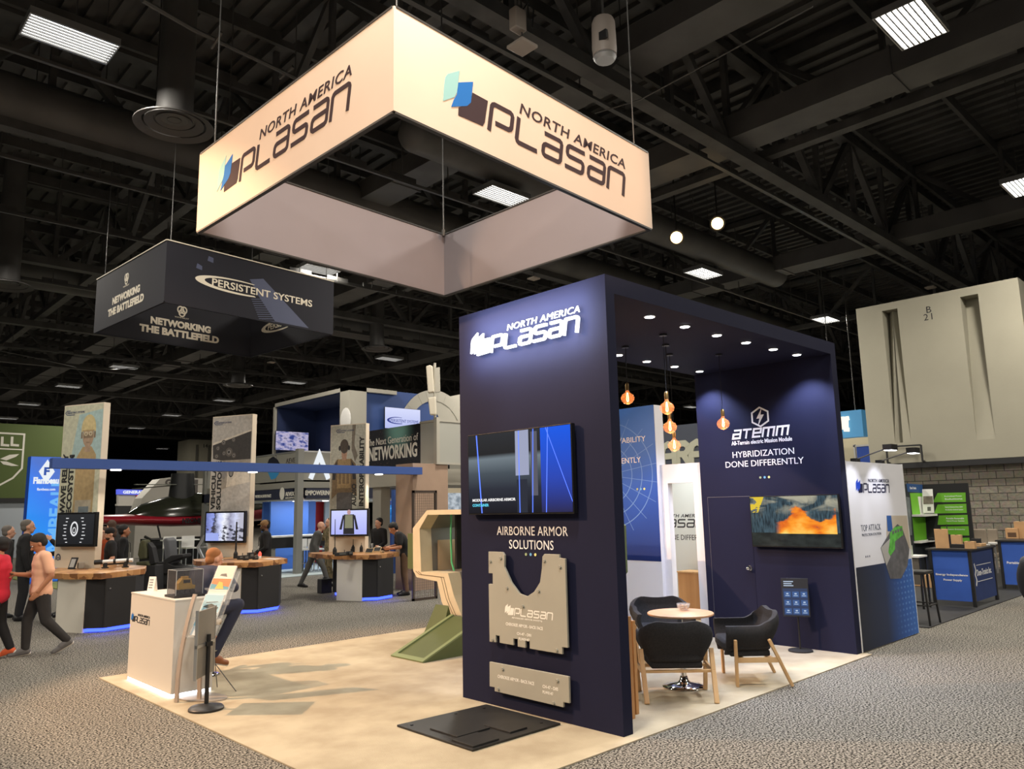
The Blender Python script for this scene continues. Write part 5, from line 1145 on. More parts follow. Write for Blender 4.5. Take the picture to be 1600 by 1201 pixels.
# ================================================================== second hanging sign (navy)
M_nav2 = mat('charcoal_fabric', srgb(40, 40, 47), .8, var=.05, vs=.7, spec=.2); M_nav3 = mat('charcoal_lining', srgb(36, 36, 43), .8)
S2, P2 = hanging_sign('hanging_sign', 'navy square hanging sign with white lettering at the upper left', (1.507, 12.272, 1.858, 1.844, .051, 5.842, 1.2, -.018, .010), M_nav2, M_nav3)
M_cream = mat('cream_print', srgb(226, 216, 196), .7); M_faint = mat('faint_blue_print', srgb(72, 78, 104), .7)
MB().bar(P2(-1, 1, 1), P2(-1, -1, 1), .03, .02).bar(P2(-1, -1, 1), P2(1, -1, 1), .03, .02).build('light_edge', M_cream, S2)
def face(A, B):
    O = P2(*A, 0); U = P2(*B, 0)-O; U.normalize(); return O, U
def fist(m, O, U, x, z, r):
    for k in range(3):
        a = k*2.1+.5; m.stroke(circ(x+r*.32*math.cos(a), z+r*.36*math.sin(a), r*.5, r*.58, 12), r*.22, O, U, EZ, .003, .002, closed=True)
O, U = face((-1, 1), (-1, -1)); m = MB(); text(m, 'NETWORKING', O+U*1.04+EZ*.415, U, EZ, 1.46, .165, .003, .002, bold=.055); text(m, 'THE BATTLEFIELD', O+U*.82+EZ*.19, U, EZ, 1.90, .165, .003, .002, bold=.055); fist(m, O, U, 1.76, .85, .13); text(m, 'WAVE RELAY', O+U*1.6+EZ*.68, U, EZ, .32, .03, .003, .002); m.build('lettering', M_cream, S2)
def swoosh(m, O, U, x, z, w, h):
    out = [(x+w*.5*(1-math.cos(a))*1.0, z+h*math.sin(a)) for a in [PI*.80-2*PI*0-k*0 for k in range(1)]]
    P_o = []; P_i = []
    for k in range(25):
        a = math.radians(62+k*(238/24)); P_o.append((x+w*.5+w*.5*math.cos(a), z+h*math.sin(a))); P_i.append((x+w*.57+w*.5*math.cos(a)*.92, z+h*.04+h*math.sin(a)*.80))
    P_i[0] = P_o[0]; P_i[-1] = P_o[-1]
    for k in range(24): m.prism([P_o[k], P_o[k+1], P_i[k+1], P_i[k]], O, U, EZ, .003, .002)
O, U = face((-1, -1), (1, -1)); m = MB(); text(m, 'PERSISTENT SYSTEMS', O+U*.91+EZ*.50, U, EZ, 2.26, .15, .003, .002, bold=.015); swoosh(m, O, U, .57, .575, 1.7, .15); m.build('lettering', M_cream, S2)
m = MB()
for k in range(14): m.prism([(1.75+.02*k, .40-.042*k), (2.05+.06*k, .46-.036*k), (2.05+.06*k, .445-.036*k), (1.75+.02*k, .385-.042*k)] if .38-.042*k > 0 else [(1.9+.03*k, .01), (2.0, .01), (2.0, .02), (1.9+.03*k, .02)], O, U, EZ, .001, .001)
m.build('faint_print', M_faint, S2); m = MB()
m.prism([(1.7, .80), (2.0, .88), (3.1, .02), (2.3, .02), (1.9, .5)], O, U, EZ, .0008, .0002); m.build('faint_print', M_faint, S2); m = MB()
m.prism([(.80, .98), (.92, .96), (.92, 1.06), (.82, 1.08)], O, U, EZ, .001, .001); m.build('faint_print', M_faint, S2); m = MB(); m.prism([(.58, .78), (.70, .76), (.70, .84), (.60, .88)], O, U, EZ, .001, .001); m.build('faint_print', M_faint, S2)
def iface(A, B):
    O = P2(*A, 0, .035); U = P2(*B, 0, .035)-O; U.normalize(); return O, U
O, U = iface((-1, 1), (1, 1)); m = MB(); text(m, 'NETWORKING', O+U*1.15+EZ*.41, U, EZ, 1.44, .175, .003, .002, bold=.055); text(m, 'THE BATTLEFIELD', O+U*.91+EZ*.19, U, EZ, 1.90, .175, .003, .002, bold=.055); fist(m, O, U, 1.87, .84, .14); text(m, 'WAVE RELAY', O+U*1.70+EZ*.66, U, EZ, .34, .03, .003, .002); m.build('lettering', M_cream, S2)
O, U = iface((1, 1), (1, -1)); m = MB(); text(m, 'PERSISTENT SYSTEMS', O+U*.86+EZ*.53, U, EZ, 2.26, .15, .003, .002, bold=.015); swoosh(m, O, U, .54, .59, 1.7, .15); m.build('lettering', M_cream, S2)
# ================================================================== FAR LEFT AND CENTRE BACKGROUND
M_grn = mat('billboard_green', srgb(76, 92, 38), .6); M_off = mat('off_white_print', srgb(222, 218, 206), .6)
def yq(y, *pts): return [(PY(u, v, y).x, PY(u, v, y).z) for u, v in pts]
def xq(x, *pts): return [(-PX(u, v, x).y, PX(u, v, x).z) for u, v in pts]
def yprism(mb, y, d, base, *pts): mb.prism(yq(y, *pts), (0, y, 0), EX, EZ, d, base)     # faces -y
def xprism(mb, x, d, base, *pts): mb.prism(xq(x, *pts), (x, 0, 0), -EY, EZ, d, base)    # faces -x
# green billboard with shield
Y = 40; t = thing('billboard', 'big green billboard with a white shield at the left edge', 'billboard', (1.5, Y, 0))
pa = yq(Y, (0, 661), (110, 668), (0, 778))
m = MB().box(-2.5, pa[1][0], Y, Y+.3, pa[2][1], pa[0][1]); m.build('panel', M_grn, t)
MB().box(-2.5, pa[1][0]-.05, Y-.05, Y+.3, pa[2][1]-.22, pa[2][1]).build('bottom_edge', M_black, t)
MB().box(-2.4, pa[1][0]-.2, Y+.1, Y+.3, 0, pa[2][1]-.22).build('lower_wall', mat('pale_wall', srgb(170, 178, 186), .5), t)
m = MB(); c = lambda u, v: yq(Y, (u, v))[0]
k = lambda u, v: c(u/6.005, 600+v/6.005)
m.stroke([k(-330, 440), k(228, 470), k(205, 790), k(120, 880), k(-20, 955), k(-160, 880), k(-330, 790)], .085, (0, Y, 0), EX, EZ, .01, .001, closed=True)
m.stroke([k(-330, 590), k(220, 615)], .06, (0, Y, 0), EX, EZ, .01, .001)
for u in (8, 100): m.stroke([k(u+14, 492), k(u+10, 570), k(u+78, 575)], .11, (0, Y, 0), EX, EZ, .01, .001)
text(m, 'BE', Vector((k(-270, 560)[0], Y, k(-270, 560)[1])), EX, EZ, .95, .42, .01, .001, bold=.04)
for s in (-1,):
    m.prism([k(0, 700), k(90, 662), k(180, 655), k(150, 680), k(60, 715)], (0, Y, 0), EX, EZ, .01, .001); m.prism([k(0, 722), k(60, 725), k(175, 765), k(110, 768), k(30, 752)], (0, Y, 0), EX, EZ, .01, .001)
m.build('shield', M_off, t)
MB().box(1.2, 3.3, Y-1.2, Y-.3, .0, .9).build('display_bench', M_blackm, t)
q = PY(6, 818, Y-2)
# blue column banner
Y = 22; t = thing('banner_column', 'bright blue lettered banner column behind the first kiosk', 'banner', (.6, Y, 0))
bl = D.materials.new('blue_gradient'); bl.use_nodes = True; nt = bl.node_tree; b = nt.nodes['Principled BSDF']; tc = N(nt, 'ShaderNodeTexCoord'); s = N(nt, 'ShaderNodeSeparateXYZ'); nt.links.new(tc.outputs['UV'], s.inputs[0])
cc = ramp(nt, math_(nt, 'ADD', s.outputs[1], math_(nt, 'MULTIPLY', s.outputs[0], .25)), [(0, srgb(20, 70, 170)), (.5, srgb(24, 130, 235)), (.8, srgb(36, 110, 225)), (1, srgb(60, 100, 190))]); nt.links.new(cc, b.inputs['Base Color']); nt.links.new(cc, b.inputs['Emission Color']); b.inputs['Emission Strength'].default_value = .45
x0 = PY(50, 713, Y).x-.02; x1 = x0+1.05; zt = PY(60, 713, Y).z
MB().box(x0, x1, Y, Y+.4, 0, zt).build('panel', mat('banner_side', srgb(20, 80, 190), .5), t); screen_quad('print', bl, t, (x0, Y, .05), EX, EZ, x1-x0, zt-.06, base=.003)
m = MB(); k = lambda u, v: PY(u/6.005, 600+v/6.005, Y)
p = k(310, 935); text(m, 'Flambeau', p, EX, EZ, k(550, 935).x-p.x, .20, .004, .006, bold=.05); p = k(345, 998); text(m, 'flambeau.com', p, EX, EZ, .48, .08, .004, .006, bold=.02)
dm = [k(440, 760), k(480, 815), k(435, 880), k(400, 825)]; cxm = sum(d_.x for d_ in dm)/4; czm = sum(d_.z for d_ in dm)/4
m.prism([(cxm, czm+.36), (cxm+.21, czm), (cxm, czm-.36), (cxm-.21, czm)], (0, Y, 0), EX, EZ, .004, .006); m.build('lettering', emis('white_glow', (.9, .95, 1), .9), t)
m = MB(); text(m, 'F', (cxm-.075, Y, czm-.11), EX, EZ, .15, .24, .003, .011, bold=.05); m.build('monogram', mat('banner_side', (0, 0, 0)), t)
m = MB(); text(m, 'FLAMBEAU', (x0+.93, Y, .3), EZ, -EX, 2.6, .36, .004, .006, bold=.03); m.build('vertical_lettering', emis('pale_blue_glow', (.15, .5, 1), .9), t)
# helicopter (rotorcraft) behind the kiosks
Y = 27; hx = lambda u: PY(u, 800, Y).x
t = thing('helicopter', 'dark red and black helicopter with letters on its flank behind the kiosks', 'helicopter', (7, Y, 0))
M_red = mat('helicopter_red', srgb(150, 26, 42), .3, coat=.5); M_can = mat('canopy_black', srgb(44, 46, 36), .15, coat=.5)
def loft(secs, n=20):
    m = MB(); vs = []; fs = []
    for x, y, z, ry, rzt, rzb in secs:
        for k_ in range(n):
            a = 2*PI*k_/n; s_ = math.sin(a); vs.append((x, y+ry*math.cos(a), z+(rzt if s_ > 0 else rzb)*s_))
    for i in range(len(secs)-1):
        for k_ in range(n): fs.append((i*n+k_, i*n+(k_+1) % n, (i+1)*n+(k_+1) % n, (i+1)*n+k_))
    fs += [tuple(range(n))[::-1], tuple(range((len(secs)-1)*n, len(secs)*n))]
    return m.add(vs, fs)
xa, xb2, xc_, xd = hx(128), hx(198), hx(330), hx(420)
loft([(xa, Y, 1.76, .05, .05, .04), (xa+.5, Y, 1.76, .45, .18, .16), (xb2, Y, 1.74, .6, .22, .2), ((xb2+xc_)/2, Y, 1.68, .8, .26, .24), (xc_, Y, 1.70, .9, .26, .26), (xd, Y, 1.9, .8, .5, .3), (xd+2.5, Y, 2.2, .5, .4, .2), (xd+6, Y, 2.6, .2, .2, .2)]).build('fuselage', M_red, t, smooth=True)
loft([(xb2-.1, Y, 1.84, .1, .05, .02), (xb2+.5, Y, 1.84, .5, .48, .06), (xb2+1.3, Y, 1.84, .7, .72, .06), (xb2+2.1, Y, 1.84, .78, .92, .06), (xc_-.3, Y, 1.86, .8, .88, .06), (xc_+.2, Y, 1.9, .78, .62, .06), (xd, Y, 2.1, .7, .55, .06)]).build('canopy', M_can, t, smooth=True)
m = MB().cyl((hx(283), Y, 2.5), (hx(283), Y, 3.5), .5, .42, 16); m.build('rotor_mast', mat('mast_grey', srgb(34, 35, 36), .5), t, smooth=True)
MB().bar((hx(205), Y-.2, PY(205, 757, Y).z), (hx(400), Y-.2, PY(400, 757, Y).z), .2, .03).bar((hx(283), Y, PY(283, 757, Y).z), (hx(283)-.2, Y+5, PY(283, 757, Y).z), .2, .03).build('rotor_blade', mat('blade_grey', srgb(120, 122, 112), .5), t)
MB().tube([(hx(215), Y-.9, 1.12), (hx(225), Y-.9, 1.0), (hx(340), Y-.9, 1.0)], .05, 8).bar((hx(240), Y-.9, 1.0), (hx(240), Y-.5, 1.5), .05).bar((hx(310), Y-.9, 1.0), (hx(310), Y-.5, 1.5), .05).build('landing_skid', M_black, t)
m = MB(); q = PY(272, 817, Y-.86); text(m, 'N2OHL', (hx(272), Y-.88, 1.56), EX, EZ, .74, .2, .03, 0, bold=.03); m.build('lettering', M_black, t)
MB().box(hx(230), hx(330), Y-.6, Y+.6, 0, 1.0).build('stand', M_blackm, t)
# white block booth with slanted top behind the helicopter
Y = 33; t = thing('white_booth', 'white booth block with a slanted top and letter G behind the helicopter', 'booth', (9, Y, 0)); m = MB()
yprism(m, Y, 1.0, -1.0, (214, 800), (222, 778), (250, 748), (273, 745), (330, 748), (330, 800)); m.build('block', mat('booth_white', srgb(188, 184, 174), .6), t)
m = MB(); p = PY(258, 759, Y); text(m, 'G', p, EX, EZ, None, .32, .02, .004, bold=.05); m.build('letter', mat('letter_grey', srgb(90, 84, 80), .6), t)
MB().box(PY(303, 780, Y).x, PY(308, 780, Y).x, Y-.02, Y, PY(305, 770, Y).z, PY(305, 749, Y).z).box(PY(318, 780, Y).x, PY(322, 780, Y).x, Y-.02, Y, PY(320, 775, Y).z, PY(320, 750, Y).z).build('groove', mat('letter_grey', (0, 0, 0)), t)
box('support', mat('booth_white', (0, 0, 0)), t, PY(214, 790, Y).x, PY(330, 790, Y).x, Y+.1, Y+1, 0, PY(250, 800, Y).z+.01)
# lit blue sign far left of the helicopter
Y = 50; t = thing('lit_sign', 'small lit blue sign with white letters far behind the first kiosk', 'sign', (9, Y, 0)); m = MB(); yprism(m, Y, .5, -.5, (185, 764), (224, 765), (224, 773), (185, 772)); m.build('light_box', emis('sign_blue', (.10, .13, .75), 1), t)
m = MB(); p = PY(192, 771, Y); text(m, 'GENERAL', p, EX, EZ, PY(224, 771, Y).x-p.x, .2, .02, .004, bold=.04); m.build('lettering', emis('white_glow', (0, 0, 0), 1), t)
m = MB(); yprism(m, Y+.1, .4, -.4, (185, 772), (214, 772), (214, 787), (185, 787)); yprism(m, Y+.1, .4, -.4, (183, 787), (218, 787), (218, 790), (183, 790)); m.build('wall', mat('pale_booth', srgb(170, 166, 158), .6), t)
m = MB(); yprism(m, Y, .4, -.4, (213, 773), (221, 773), (221, 782), (213, 782)); m.build('red_tag', mat('red_tag', srgb(190, 40, 40), .6), t)
m = MB().box(PY(185, 787, Y).x, PY(218, 787, Y).x, Y+.1, Y+.5, 0, PY(200, 790, Y).z); m.build('base', M_blackm, t)
# far concrete pier with number
Y = 70; t = thing('concrete_pier', 'far grey concrete pier numbered 14 beside the vehicle column', 'pier', (PY(315, 700, Y).x, Y, 0)); a = PY(297, 686, Y); c = PY(333, 720, Y)
box('shaft', M_conc, t, a.x, c.x+1.5, Y, Y+3, 0, a.z)
m = MB(); p = PY(318, 699, Y); text(m, '14', p, EX, EZ, None, .35, .02, .004); m.build('number', M_black, t)
MB().box(PY(306, 700, Y).x, PY(309, 700, Y).x, Y-.1, Y, 2, a.z-.5).box(PY(325, 700, Y).x, PY(328, 700, Y).x, Y-.1, Y, 2, a.z-.5).build('groove', mat('groove_grey', srgb(90, 88, 80), .8), t)
# lawn patch with bar furniture
MB().box(.5, 5.5, 19.0, 26.2, .002, .02).build('lawn', mat('turf', srgb(96, 112, 48), .95, col2=srgb(150, 150, 90), vs=3), None, 'patch of artificial lawn with white bar tables behind the kiosks', 'artificial lawn')
def bar_set(u, label, Y):
    x = PY(u, 850, Y).x; t = thing('bar_table', label, 'table', (x, Y, .02)); box('top', M_white, t, x-.55, x+.55, Y-.3, Y+.3, 1.02, 1.06); MB().cyl((x, Y, .02), (x, Y, 1.02), .035, n=8).cyl((x, Y, .02), (x, Y, .04), .25, n=16).build('post', M_silver, t)
def white_stool(u, label, Y):
    x = PY(u, 850, Y).x; t = thing('bar_chair', label, 'chair', (x, Y, .02), group='white bar chairs on the lawn'); box('seat', M_white, t, x-.22, x+.22, Y-.22, Y+.22, .72, .76); box('backrest', M_white, t, x-.22, x+.22, Y+.18, Y+.22, .76, 1.15)
    for a_ in (-.2, .2):
        for b3 in (-.2, .2): MB().bar((x+a_, Y+b3, .02), (x+a_, Y+b3, .73), .03).build('leg', M_silver, t)
bar_set(281, 'white bar table on the lawn left of the vehicle kiosk monitor', 23); white_stool(268, 'white bar chair on the lawn, left of the bar table', 23.6); white_stool(297, 'white bar chair on the lawn, right of the bar table', 23.4)
for u, lab in ((222, 'slim white post nearest the grey pilot seat'), (236, 'slim white post just left of the grey pilot seat')):
    p = PZ(u, 862); z = PV(u, 836, p.x, p.y).z; MB().cyl((p.x, p.y, 0), (p.x, p.y, z), .05, n=10).cyl((p.x, p.y, 0), (p.x, p.y, .04), .2, n=14).build('post', M_white, None, lab, 'post')
# grey pilot seat on a black base, olive pack seat, hexagon frame
gx, gy = 2.5, 13.4
q = PV(253, 884, gx, gy); c = lambda u, v: PV(u, v, gx, gy)
t = thing('pilot_seat', 'grey high-backed pilot seat on a black base between the kiosks', 'seat', (c(255, 900).x, c(255, 900).y, 0))
m = MB(); ax = _r
def vprism(mb, pts, d, g=(gx, gy)):
    P0 = Vector((g[0], g[1], 0)); mb.prism([((PV(u, v, *g)-P0).dot(_r), PV(u, v, *g).z) for u, v in pts], P0, _r, EZ, d, -d/2)
vprism(m, [(244, 844), (250, 840), (256, 845), (258, 868), (264, 880), (258, 884), (249, 882)], .42); m.build('backrest', mat('seat_grey', srgb(92, 94, 98), .7), t, bevel=.03)
m = MB(); vprism(m, [(246, 876), (262, 868), (282, 866), (283, 871), (266, 877), (249, 884)], .5); m.build('cushion', M_blackm, t, bevel=.02)
m = MB(); vprism(m, [(234, 880), (248, 878), (272, 886), (288, 888), (288, 896), (236, 898)], .5); m.build('base', M_blackm, t, bevel=.02)
m = MB(); vprism(m, [(236, 896), (286, 896), (284, 915), (238, 915)], .4); vprism(m, [(234, 915), (290, 915), (290, 939), (234, 939)], .3); m.build('plinth', M_blackm, t)
gx, gy = 1.3, 12.6
t = thing('olive_seat', 'olive padded backpack seat behind the first kiosk', 'seat', (PV(215, 880, gx, gy).x, PV(215, 880, gx, gy).y, 0))
m = MB(); vprism(m, [(207, 850), (212, 843), (218, 845), (221, 860), (221, 874), (208, 876), (204, 868)], .3, (gx, gy)); m.build('pack', mat('pack_olive', srgb(74, 74, 50), .9), t, bevel=.04)
m = MB(); vprism(m, [(204, 879), (224, 878), (228, 884), (204, 885)], .4, (gx, gy)); m.build('seat', mat('pack_olive', (0, 0, 0)), t, bevel=.02)
m = MB(); vprism(m, [(222, 848), (230, 856), (236, 880), (226, 884)], .2, (gx, gy)); vprism(m, [(206, 885), (240, 884), (240, 956), (206, 956)], .4, (gx, gy)); m.build('harness_frame', M_blackm, t)
gx, gy = 4.0, 14.6
t = thing('hexagon_frame', 'silver hexagonal frame stand left of the vehicle kiosk monitor', 'frame', (PV(308, 875, gx, gy).x, PV(308, 875, gx, gy).y, 0)); P0 = Vector((gx, gy, 0))
g = [((PV(u, v, gx, gy)-P0).dot(_r), PV(u, v, gx, gy).z) for u, v in ((296, 856), (308, 838), (322, 838), (327, 856), (318, 874), (306, 874))]
MB().stroke(g, .05, P0, _r, EZ, .06, closed=True).stroke([g[0], g[3]], .03, P0, _r, EZ, .04).stroke([g[1], g[4]], .03, P0, _r, EZ, .04).build('frame', M_silver, t)
MB().stroke([g[5], (g[5][0]-.2, .0)], .03, P0, _r, EZ, .04).stroke([g[4], (g[4][0]+.2, .0)], .03, P0, _r, EZ, .04).stroke([g[5], (g[4][0]+.15, .0)], .02, P0, _r, EZ, .04).build('leg', M_silver, t)
# ---- two-storey booth with grey railings
AX, AY = 6.75, 18.0
M_rl = mat('railing_grey', srgb(150, 148, 138), .5); M_fas = mat('fascia_navy', srgb(38, 42, 62), .5); M_bw = mat('booth_blue', srgb(62, 104, 178), .55); M_gp = mat('post_grey', srgb(138, 138, 132), .5)
t = thing('two_storey_booth', 'two-storey booth with grey railings and navy fascia behind the kiosks', 'booth', (AX+3, AY+3, 0))
zr1 = PX(468, 706, AX).z; zr0 = PX(468, 752, AX).z; zf1 = PX(463, 762, AX).z; zf0 = PX(463, 779, AX).z
XE = 16.0; YE = 25.3
MB().box(AX, XE, AY, YE, zf1, zr0).build('upper_deck', M_rl, t)
for k in range(4): MB().box(AX-.03, AX, AY+.08+1.5*k, AY+1.5*k+1.5, zr0+.05, zr1).build('railing_panel', M_rl, t)
for k in range(6): MB().box(AX+.08+1.5*k, AX+1.5*k+1.5, AY-.03, AY, zr0+.05, zr1).build('railing_panel', M_rl, t)
MB().box(AX-.05, AX+.03, AY, YE, zr1, zr1+.05).box(AX, XE, AY-.05, AY+.03, zr1, zr1+.05).build('handrail', M_silver, t)
MB().box(AX-.1, AX+.05, AY+.2, YE, zf0, zf1-.02).box(AX+.2, XE, AY-.1, AY+.05, zf0, zf1-.02).build('fascia', M_fas, t)
for x, y in ((AX, AY), (AX, AY+7.2), (AX+9, AY)): MB().box(x-.1, x+.1, y-.1, y+.1, 0, zr1+.1).build('post', M_gp, t)
m = MB(); U = -EY
p = PX(402, 777, AX-.1); text(m, 'WORLD A SAFER PLACE', PX(399, 778, AX-.1), -EY, EZ, 1.15, .10, .01, .002, bold=.02)
p = PX(446, 775, AX-.1); text(m, 'AEVEX', p, -EY, EZ, PX(446, 775, AX-.1).y-PX(460, 775, AX-.1).y, .13, .01, .002, bold=.02); p = PX(446, 777.5, AX-.1); text(m, 'AEROSPACE', p-EZ*.03, -EY, EZ, .6, .05, .01, .002)
m.prism(circ(PX(441, 773, AX-.1).y*-1, PX(441, 771, AX-.1).z, .16, .2), (AX-.1, 0, 0), -EY, EZ, .01, .002)
p = PY(477, 773.5, AY-.1); text(m, 'EMPOWERING PEOPLE', p, EX, EZ, PY(541, 774, AY-.1).x-p.x, .15, .01, .002, bold=.02)
p = PY(583, 770, AY-.1); text(m, 'PLACE', p, EX, EZ, .5, .13, .01, .002, bold=.02); m.build('lettering', M_off, t)
m = MB(); m.stroke([(PY(484, 748, AY).x, PY(484, 748, AY).z), (PY(498, 711, AY).x, PY(498, 711, AY).z), (PY(512, 748, AY).x, PY(512, 748, AY).z)], .16, (0, AY-.04, 0), EX, EZ, .02); m.build('white_chevron', emis('white_glow', (0, 0, 0), 1), t)
m = MB(); q = lambda u, v: (-PX(u, v, AX-.03).y, PX(u, v, AX-.03).z)
m.cm = 0; m.prism([q(418, 724), q(421, 717), (q(427, 713)), q(434, 718), q(437, 724)], (AX-.03, 0, 0), -EY, EZ, .01); m.cm = 1; m.prism([q(419, 738), q(425, 733), q(428, 738), q(434, 733), q(436, 739), q(431, 747), q(424, 749)], (AX-.03, 0, 0), -EY, EZ, .01); m.build('head_logo', [mat('logo_navy', srgb(24, 26, 40)), mat('logo_sky', srgb(60, 150, 210))], t)
m = MB(); p = PX(447, 724, AX-.03); text(m, 'AEVEX', p, -EY, EZ, .8, .16, .01); m.build('railing_lettering', mat('letter_grey', (0, 0, 0)), t)
m = MB()
x = AX+.25; box('back_wall', M_bw, t, AX+.3, AX+2.3, AY+3.0, AY+3.1, .02, zf0-.05); box('back_wall', mat('wall_red', srgb(168, 30, 36), .5), t, PY(489, 800, AY+4).x, PY(510, 800, AY+4).x, AY+4, AY+4.1, .02, zf0-.05)
box('back_wall', M_bw, t, PY(423, 800, AY+2).x, PY(482, 800, AY+2).x, AY+2, AY+2.1, .02, zf0-.05)
box('back_wall', mat('pale_wall', (0, 0, 0)), t, PY(508, 800, AY+3.6).x, PY(516, 800, AY+3.6).x+.3, AY+3.6, AY+3.7, .02, zf0-.05)
MB().box(AX, XE, AY, YE, zf0-.05, zf0).build('soffit', M_white, t)
for k in range(6): MB().cyl((AX+.6+1.1*k, AY+1.3, zf0-.07), (AX+.6+1.1*k, AY+1.3, zf0-.05), .1, n=12).build('downlight', emis('puck', (0, 0, 0), 1), t)
lamp('AREA', 'booth_glow', (AX+2, AY+1.2, zf0-.1), 90, (.85, .92, 1), aim=(AX+2, AY+1.6, 0), sx=4, sy=.8, parent=t)
MB().box(AX-1.2, XE, AY-.9, YE, .002, .02).build('carpet', mat('pale_blue_carpet', srgb(166, 178, 180), .95), None, 'pale blue carpet under the two-storey booth', 'carpet')
a = PY(424, 840, AY+.6); c = PY(520, 840, AY+.6); t = thing('bar_counter', 'long white-topped bar counter under the two-storey booth', 'counter', ((a.x+c.x)/2, AY+.6, .02)); box('top', M_white, t, a.x, c.x, AY+.5, AY+1.1, a.z, a.z+.05); box('front', M_blackm, t, a.x, c.x, AY+.55, AY+1.05, a.z-.33, a.z)
for x in (a.x+.1, c.x-.1, (a.x+c.x)/2): MB().box(x-.05, x+.05, AY+.6, AY+1.0, .02, a.z-.33).build('leg', M_gp, t)
def stool2(u, y, lab):
    x = PY(u, 880, y).x; t = thing('bar_chair', lab, 'chair', (x, y, .02)); box('seat', M_white, t, x-.2, x+.2, y-.2, y+.2, .7, .75); box('backrest', M_white, t, x-.2, x+.2, y+.16, y+.2, .75, 1.05)
    for a_ in (-.18, .18):
        for b3 in (-.18, .18): MB().bar((x+a_, y+b3, .02), (x+a_, y+b3, .7), .03).build('leg', M_chrome, t)
    MB().bar((x-.18, y-.18, .3), (x+.18, y-.18, .3), .02).bar((x-.18, y+.18, .3), (x+.18, y+.18, .3), .02).build('foot_rest', M_chrome, t)
stool2(474, AY+.3, 'white bar chair right of the grey corner post'); stool2(494, AY+.0, 'white bar chair behind the striding man in grey')
# ---- upper storey box with screen, blue wall with white ring
M_bwall = mat('deep_blue_wall', srgb(48, 78, 142), .6); M_beig = mat('beige_frame', srgb(176, 172, 160), .6)
xF, y1F, y0F = 9.0, 24.4, 18.75
t = thing('upper_frame', 'upper-storey box room with beige frame and dark blue inside', 'booth', (xF, 21, 3.0))
zt = 6.2; zb = zr1-.2
# beige frame around an open box: left side, top, right post
MB().box(xF, xF+2.0, y1F-.12, y1F, zb, zt).box(xF, xF+2.0, y0F, y1F, zt-.14, zt).box(xF, xF+.7, y0F, y0F+.62, zb, zt).build('frame', M_beig, t)
MB().box(xF+.1, xF+1.9, y1F-.22, y1F-.12, zb, zt-.14).box(xF+1.8, xF+1.9, 21.6, y1F-.12, zb, zt-.14).box(xF+.05, xF+1.9, y0F+.6, y1F-.12, zt-.18, zt-.14).build('inner_wall', mat('inside_blue', srgb(38, 52, 92), .6), t)
pa = PX(430, 672, xF+.9)
sm = lambda nt, tc, s: ramp(nt, noise(nt, tc, 5, 2), [(.35, (.03, .05, .22)), (.45, (.25, .25, .45)), (.55, (.5, .45, .62)), (.7, (.12, .12, .2))])
tv('television with grey vehicle pictures inside the upper-storey box room', tuple(PY(430, 703, 24.0)), EX, EZ, PY(482, 700, 24.0).x-PY(430, 703, 24.0).x, PY(455, 674, 24.0).z-PY(455, 704, 24.0).z, screen_mat('screen_upper', sm), gap=.1)
Yb = 18.9
t = thing('blue_wall', 'blue upper wall with a big pale ring above the lettered black banner', 'wall panel', (11, Yb, 3.0)); z6 = PY(548, 604, Yb).z
x0 = PY(546, 604, Yb).x; box('panel', M_bwall, t, x0, 15.0, Yb, Yb+.2, zb, z6)
m = MB(); cx_ = PY(668, 680, Yb); R1 = PY(640, 680, Yb).x; m.stroke(circ(cx_.x+.35, cx_.z-.2, 1.55, 1.75, 28, 0, PI*1.02), .42, (0, Yb, 0), EX, EZ, .03)
m.build('ring', M_beig, t)
m = MB(); yprism(m, Yb, .02, .002, (672, 625), (740, 612), (740, 668), (690, 662)); m.build('pale_corner', M_beig, t)
so = PY(601, 668, Yb-.2); s1 = PY(657, 668, Yb-.2)
def sc_logo(nt, tc, s): return ramp(nt, s.outputs[1], [(0, (.45, .5, .85)), (1, (.68, .72, .98))])
mt, sc = tv('bright white-blue television with company name on the upper blue wall', (so.x, Yb-.2, PY(601, 669, Yb-.2).z), EX, EZ, s1.x-so.x, PY(601, 635, Yb-.2).z-PY(601, 669, Yb-.2).z, screen_mat('screen_logo', sc_logo), gap=.12)
m = MB(); text(m, 'PERSISTENT SYSTEMS', (so.x+.25, Yb-.2, PY(601, 658, Yb-.2).z), EX, EZ, 1.25, .11, .004, .004); swoosh(m, Vector((so.x, Yb-.2, 0)), EX, .1, PY(601, 658, Yb-.2).z+.06, .9, .13); m.build('lettering', emis('screen_ink', (.01, .03, .25), 1), mt)
MB().ell((xF-.02, y0F+.2, PX(543, 655, xF).z), .04, .35, .42).build('white_disc', M_white, t)
# ---- black NETWORKING banner, railings, antenna pole
xB = 6.65; yB0 = PX(657, 700, xB).y; yB1 = PX(572, 700, xB).y; zb1 = PX(657, 661, xB).z; zb0 = PX(657, 729, xB).z
t = thing('balcony_banner', 'black balcony banner with white lettering beside the tan pier', 'banner', (xB, (yB0+yB1)/2, zb0))
bn = D.materials.new('banner_print'); bn.use_nodes = True; nt = bn.node_tree; b = nt.nodes['Principled BSDF']; tc = N(nt, 'ShaderNodeTexCoord'); s = N(nt, 'ShaderNodeSeparateXYZ'); nt.links.new(tc.outputs['UV'], s.inputs[0])
n_ = noise(nt, tc, 40, 2); d_ = math_(nt, 'SQRT', math_(nt, 'ADD', math_(nt, 'POWER', math_(nt, 'SUBTRACT', s.outputs[0], .62), 2), math_(nt, 'POWER', math_(nt, 'MULTIPLY', math_(nt, 'SUBTRACT', s.outputs[1], .95), .5), 2)))
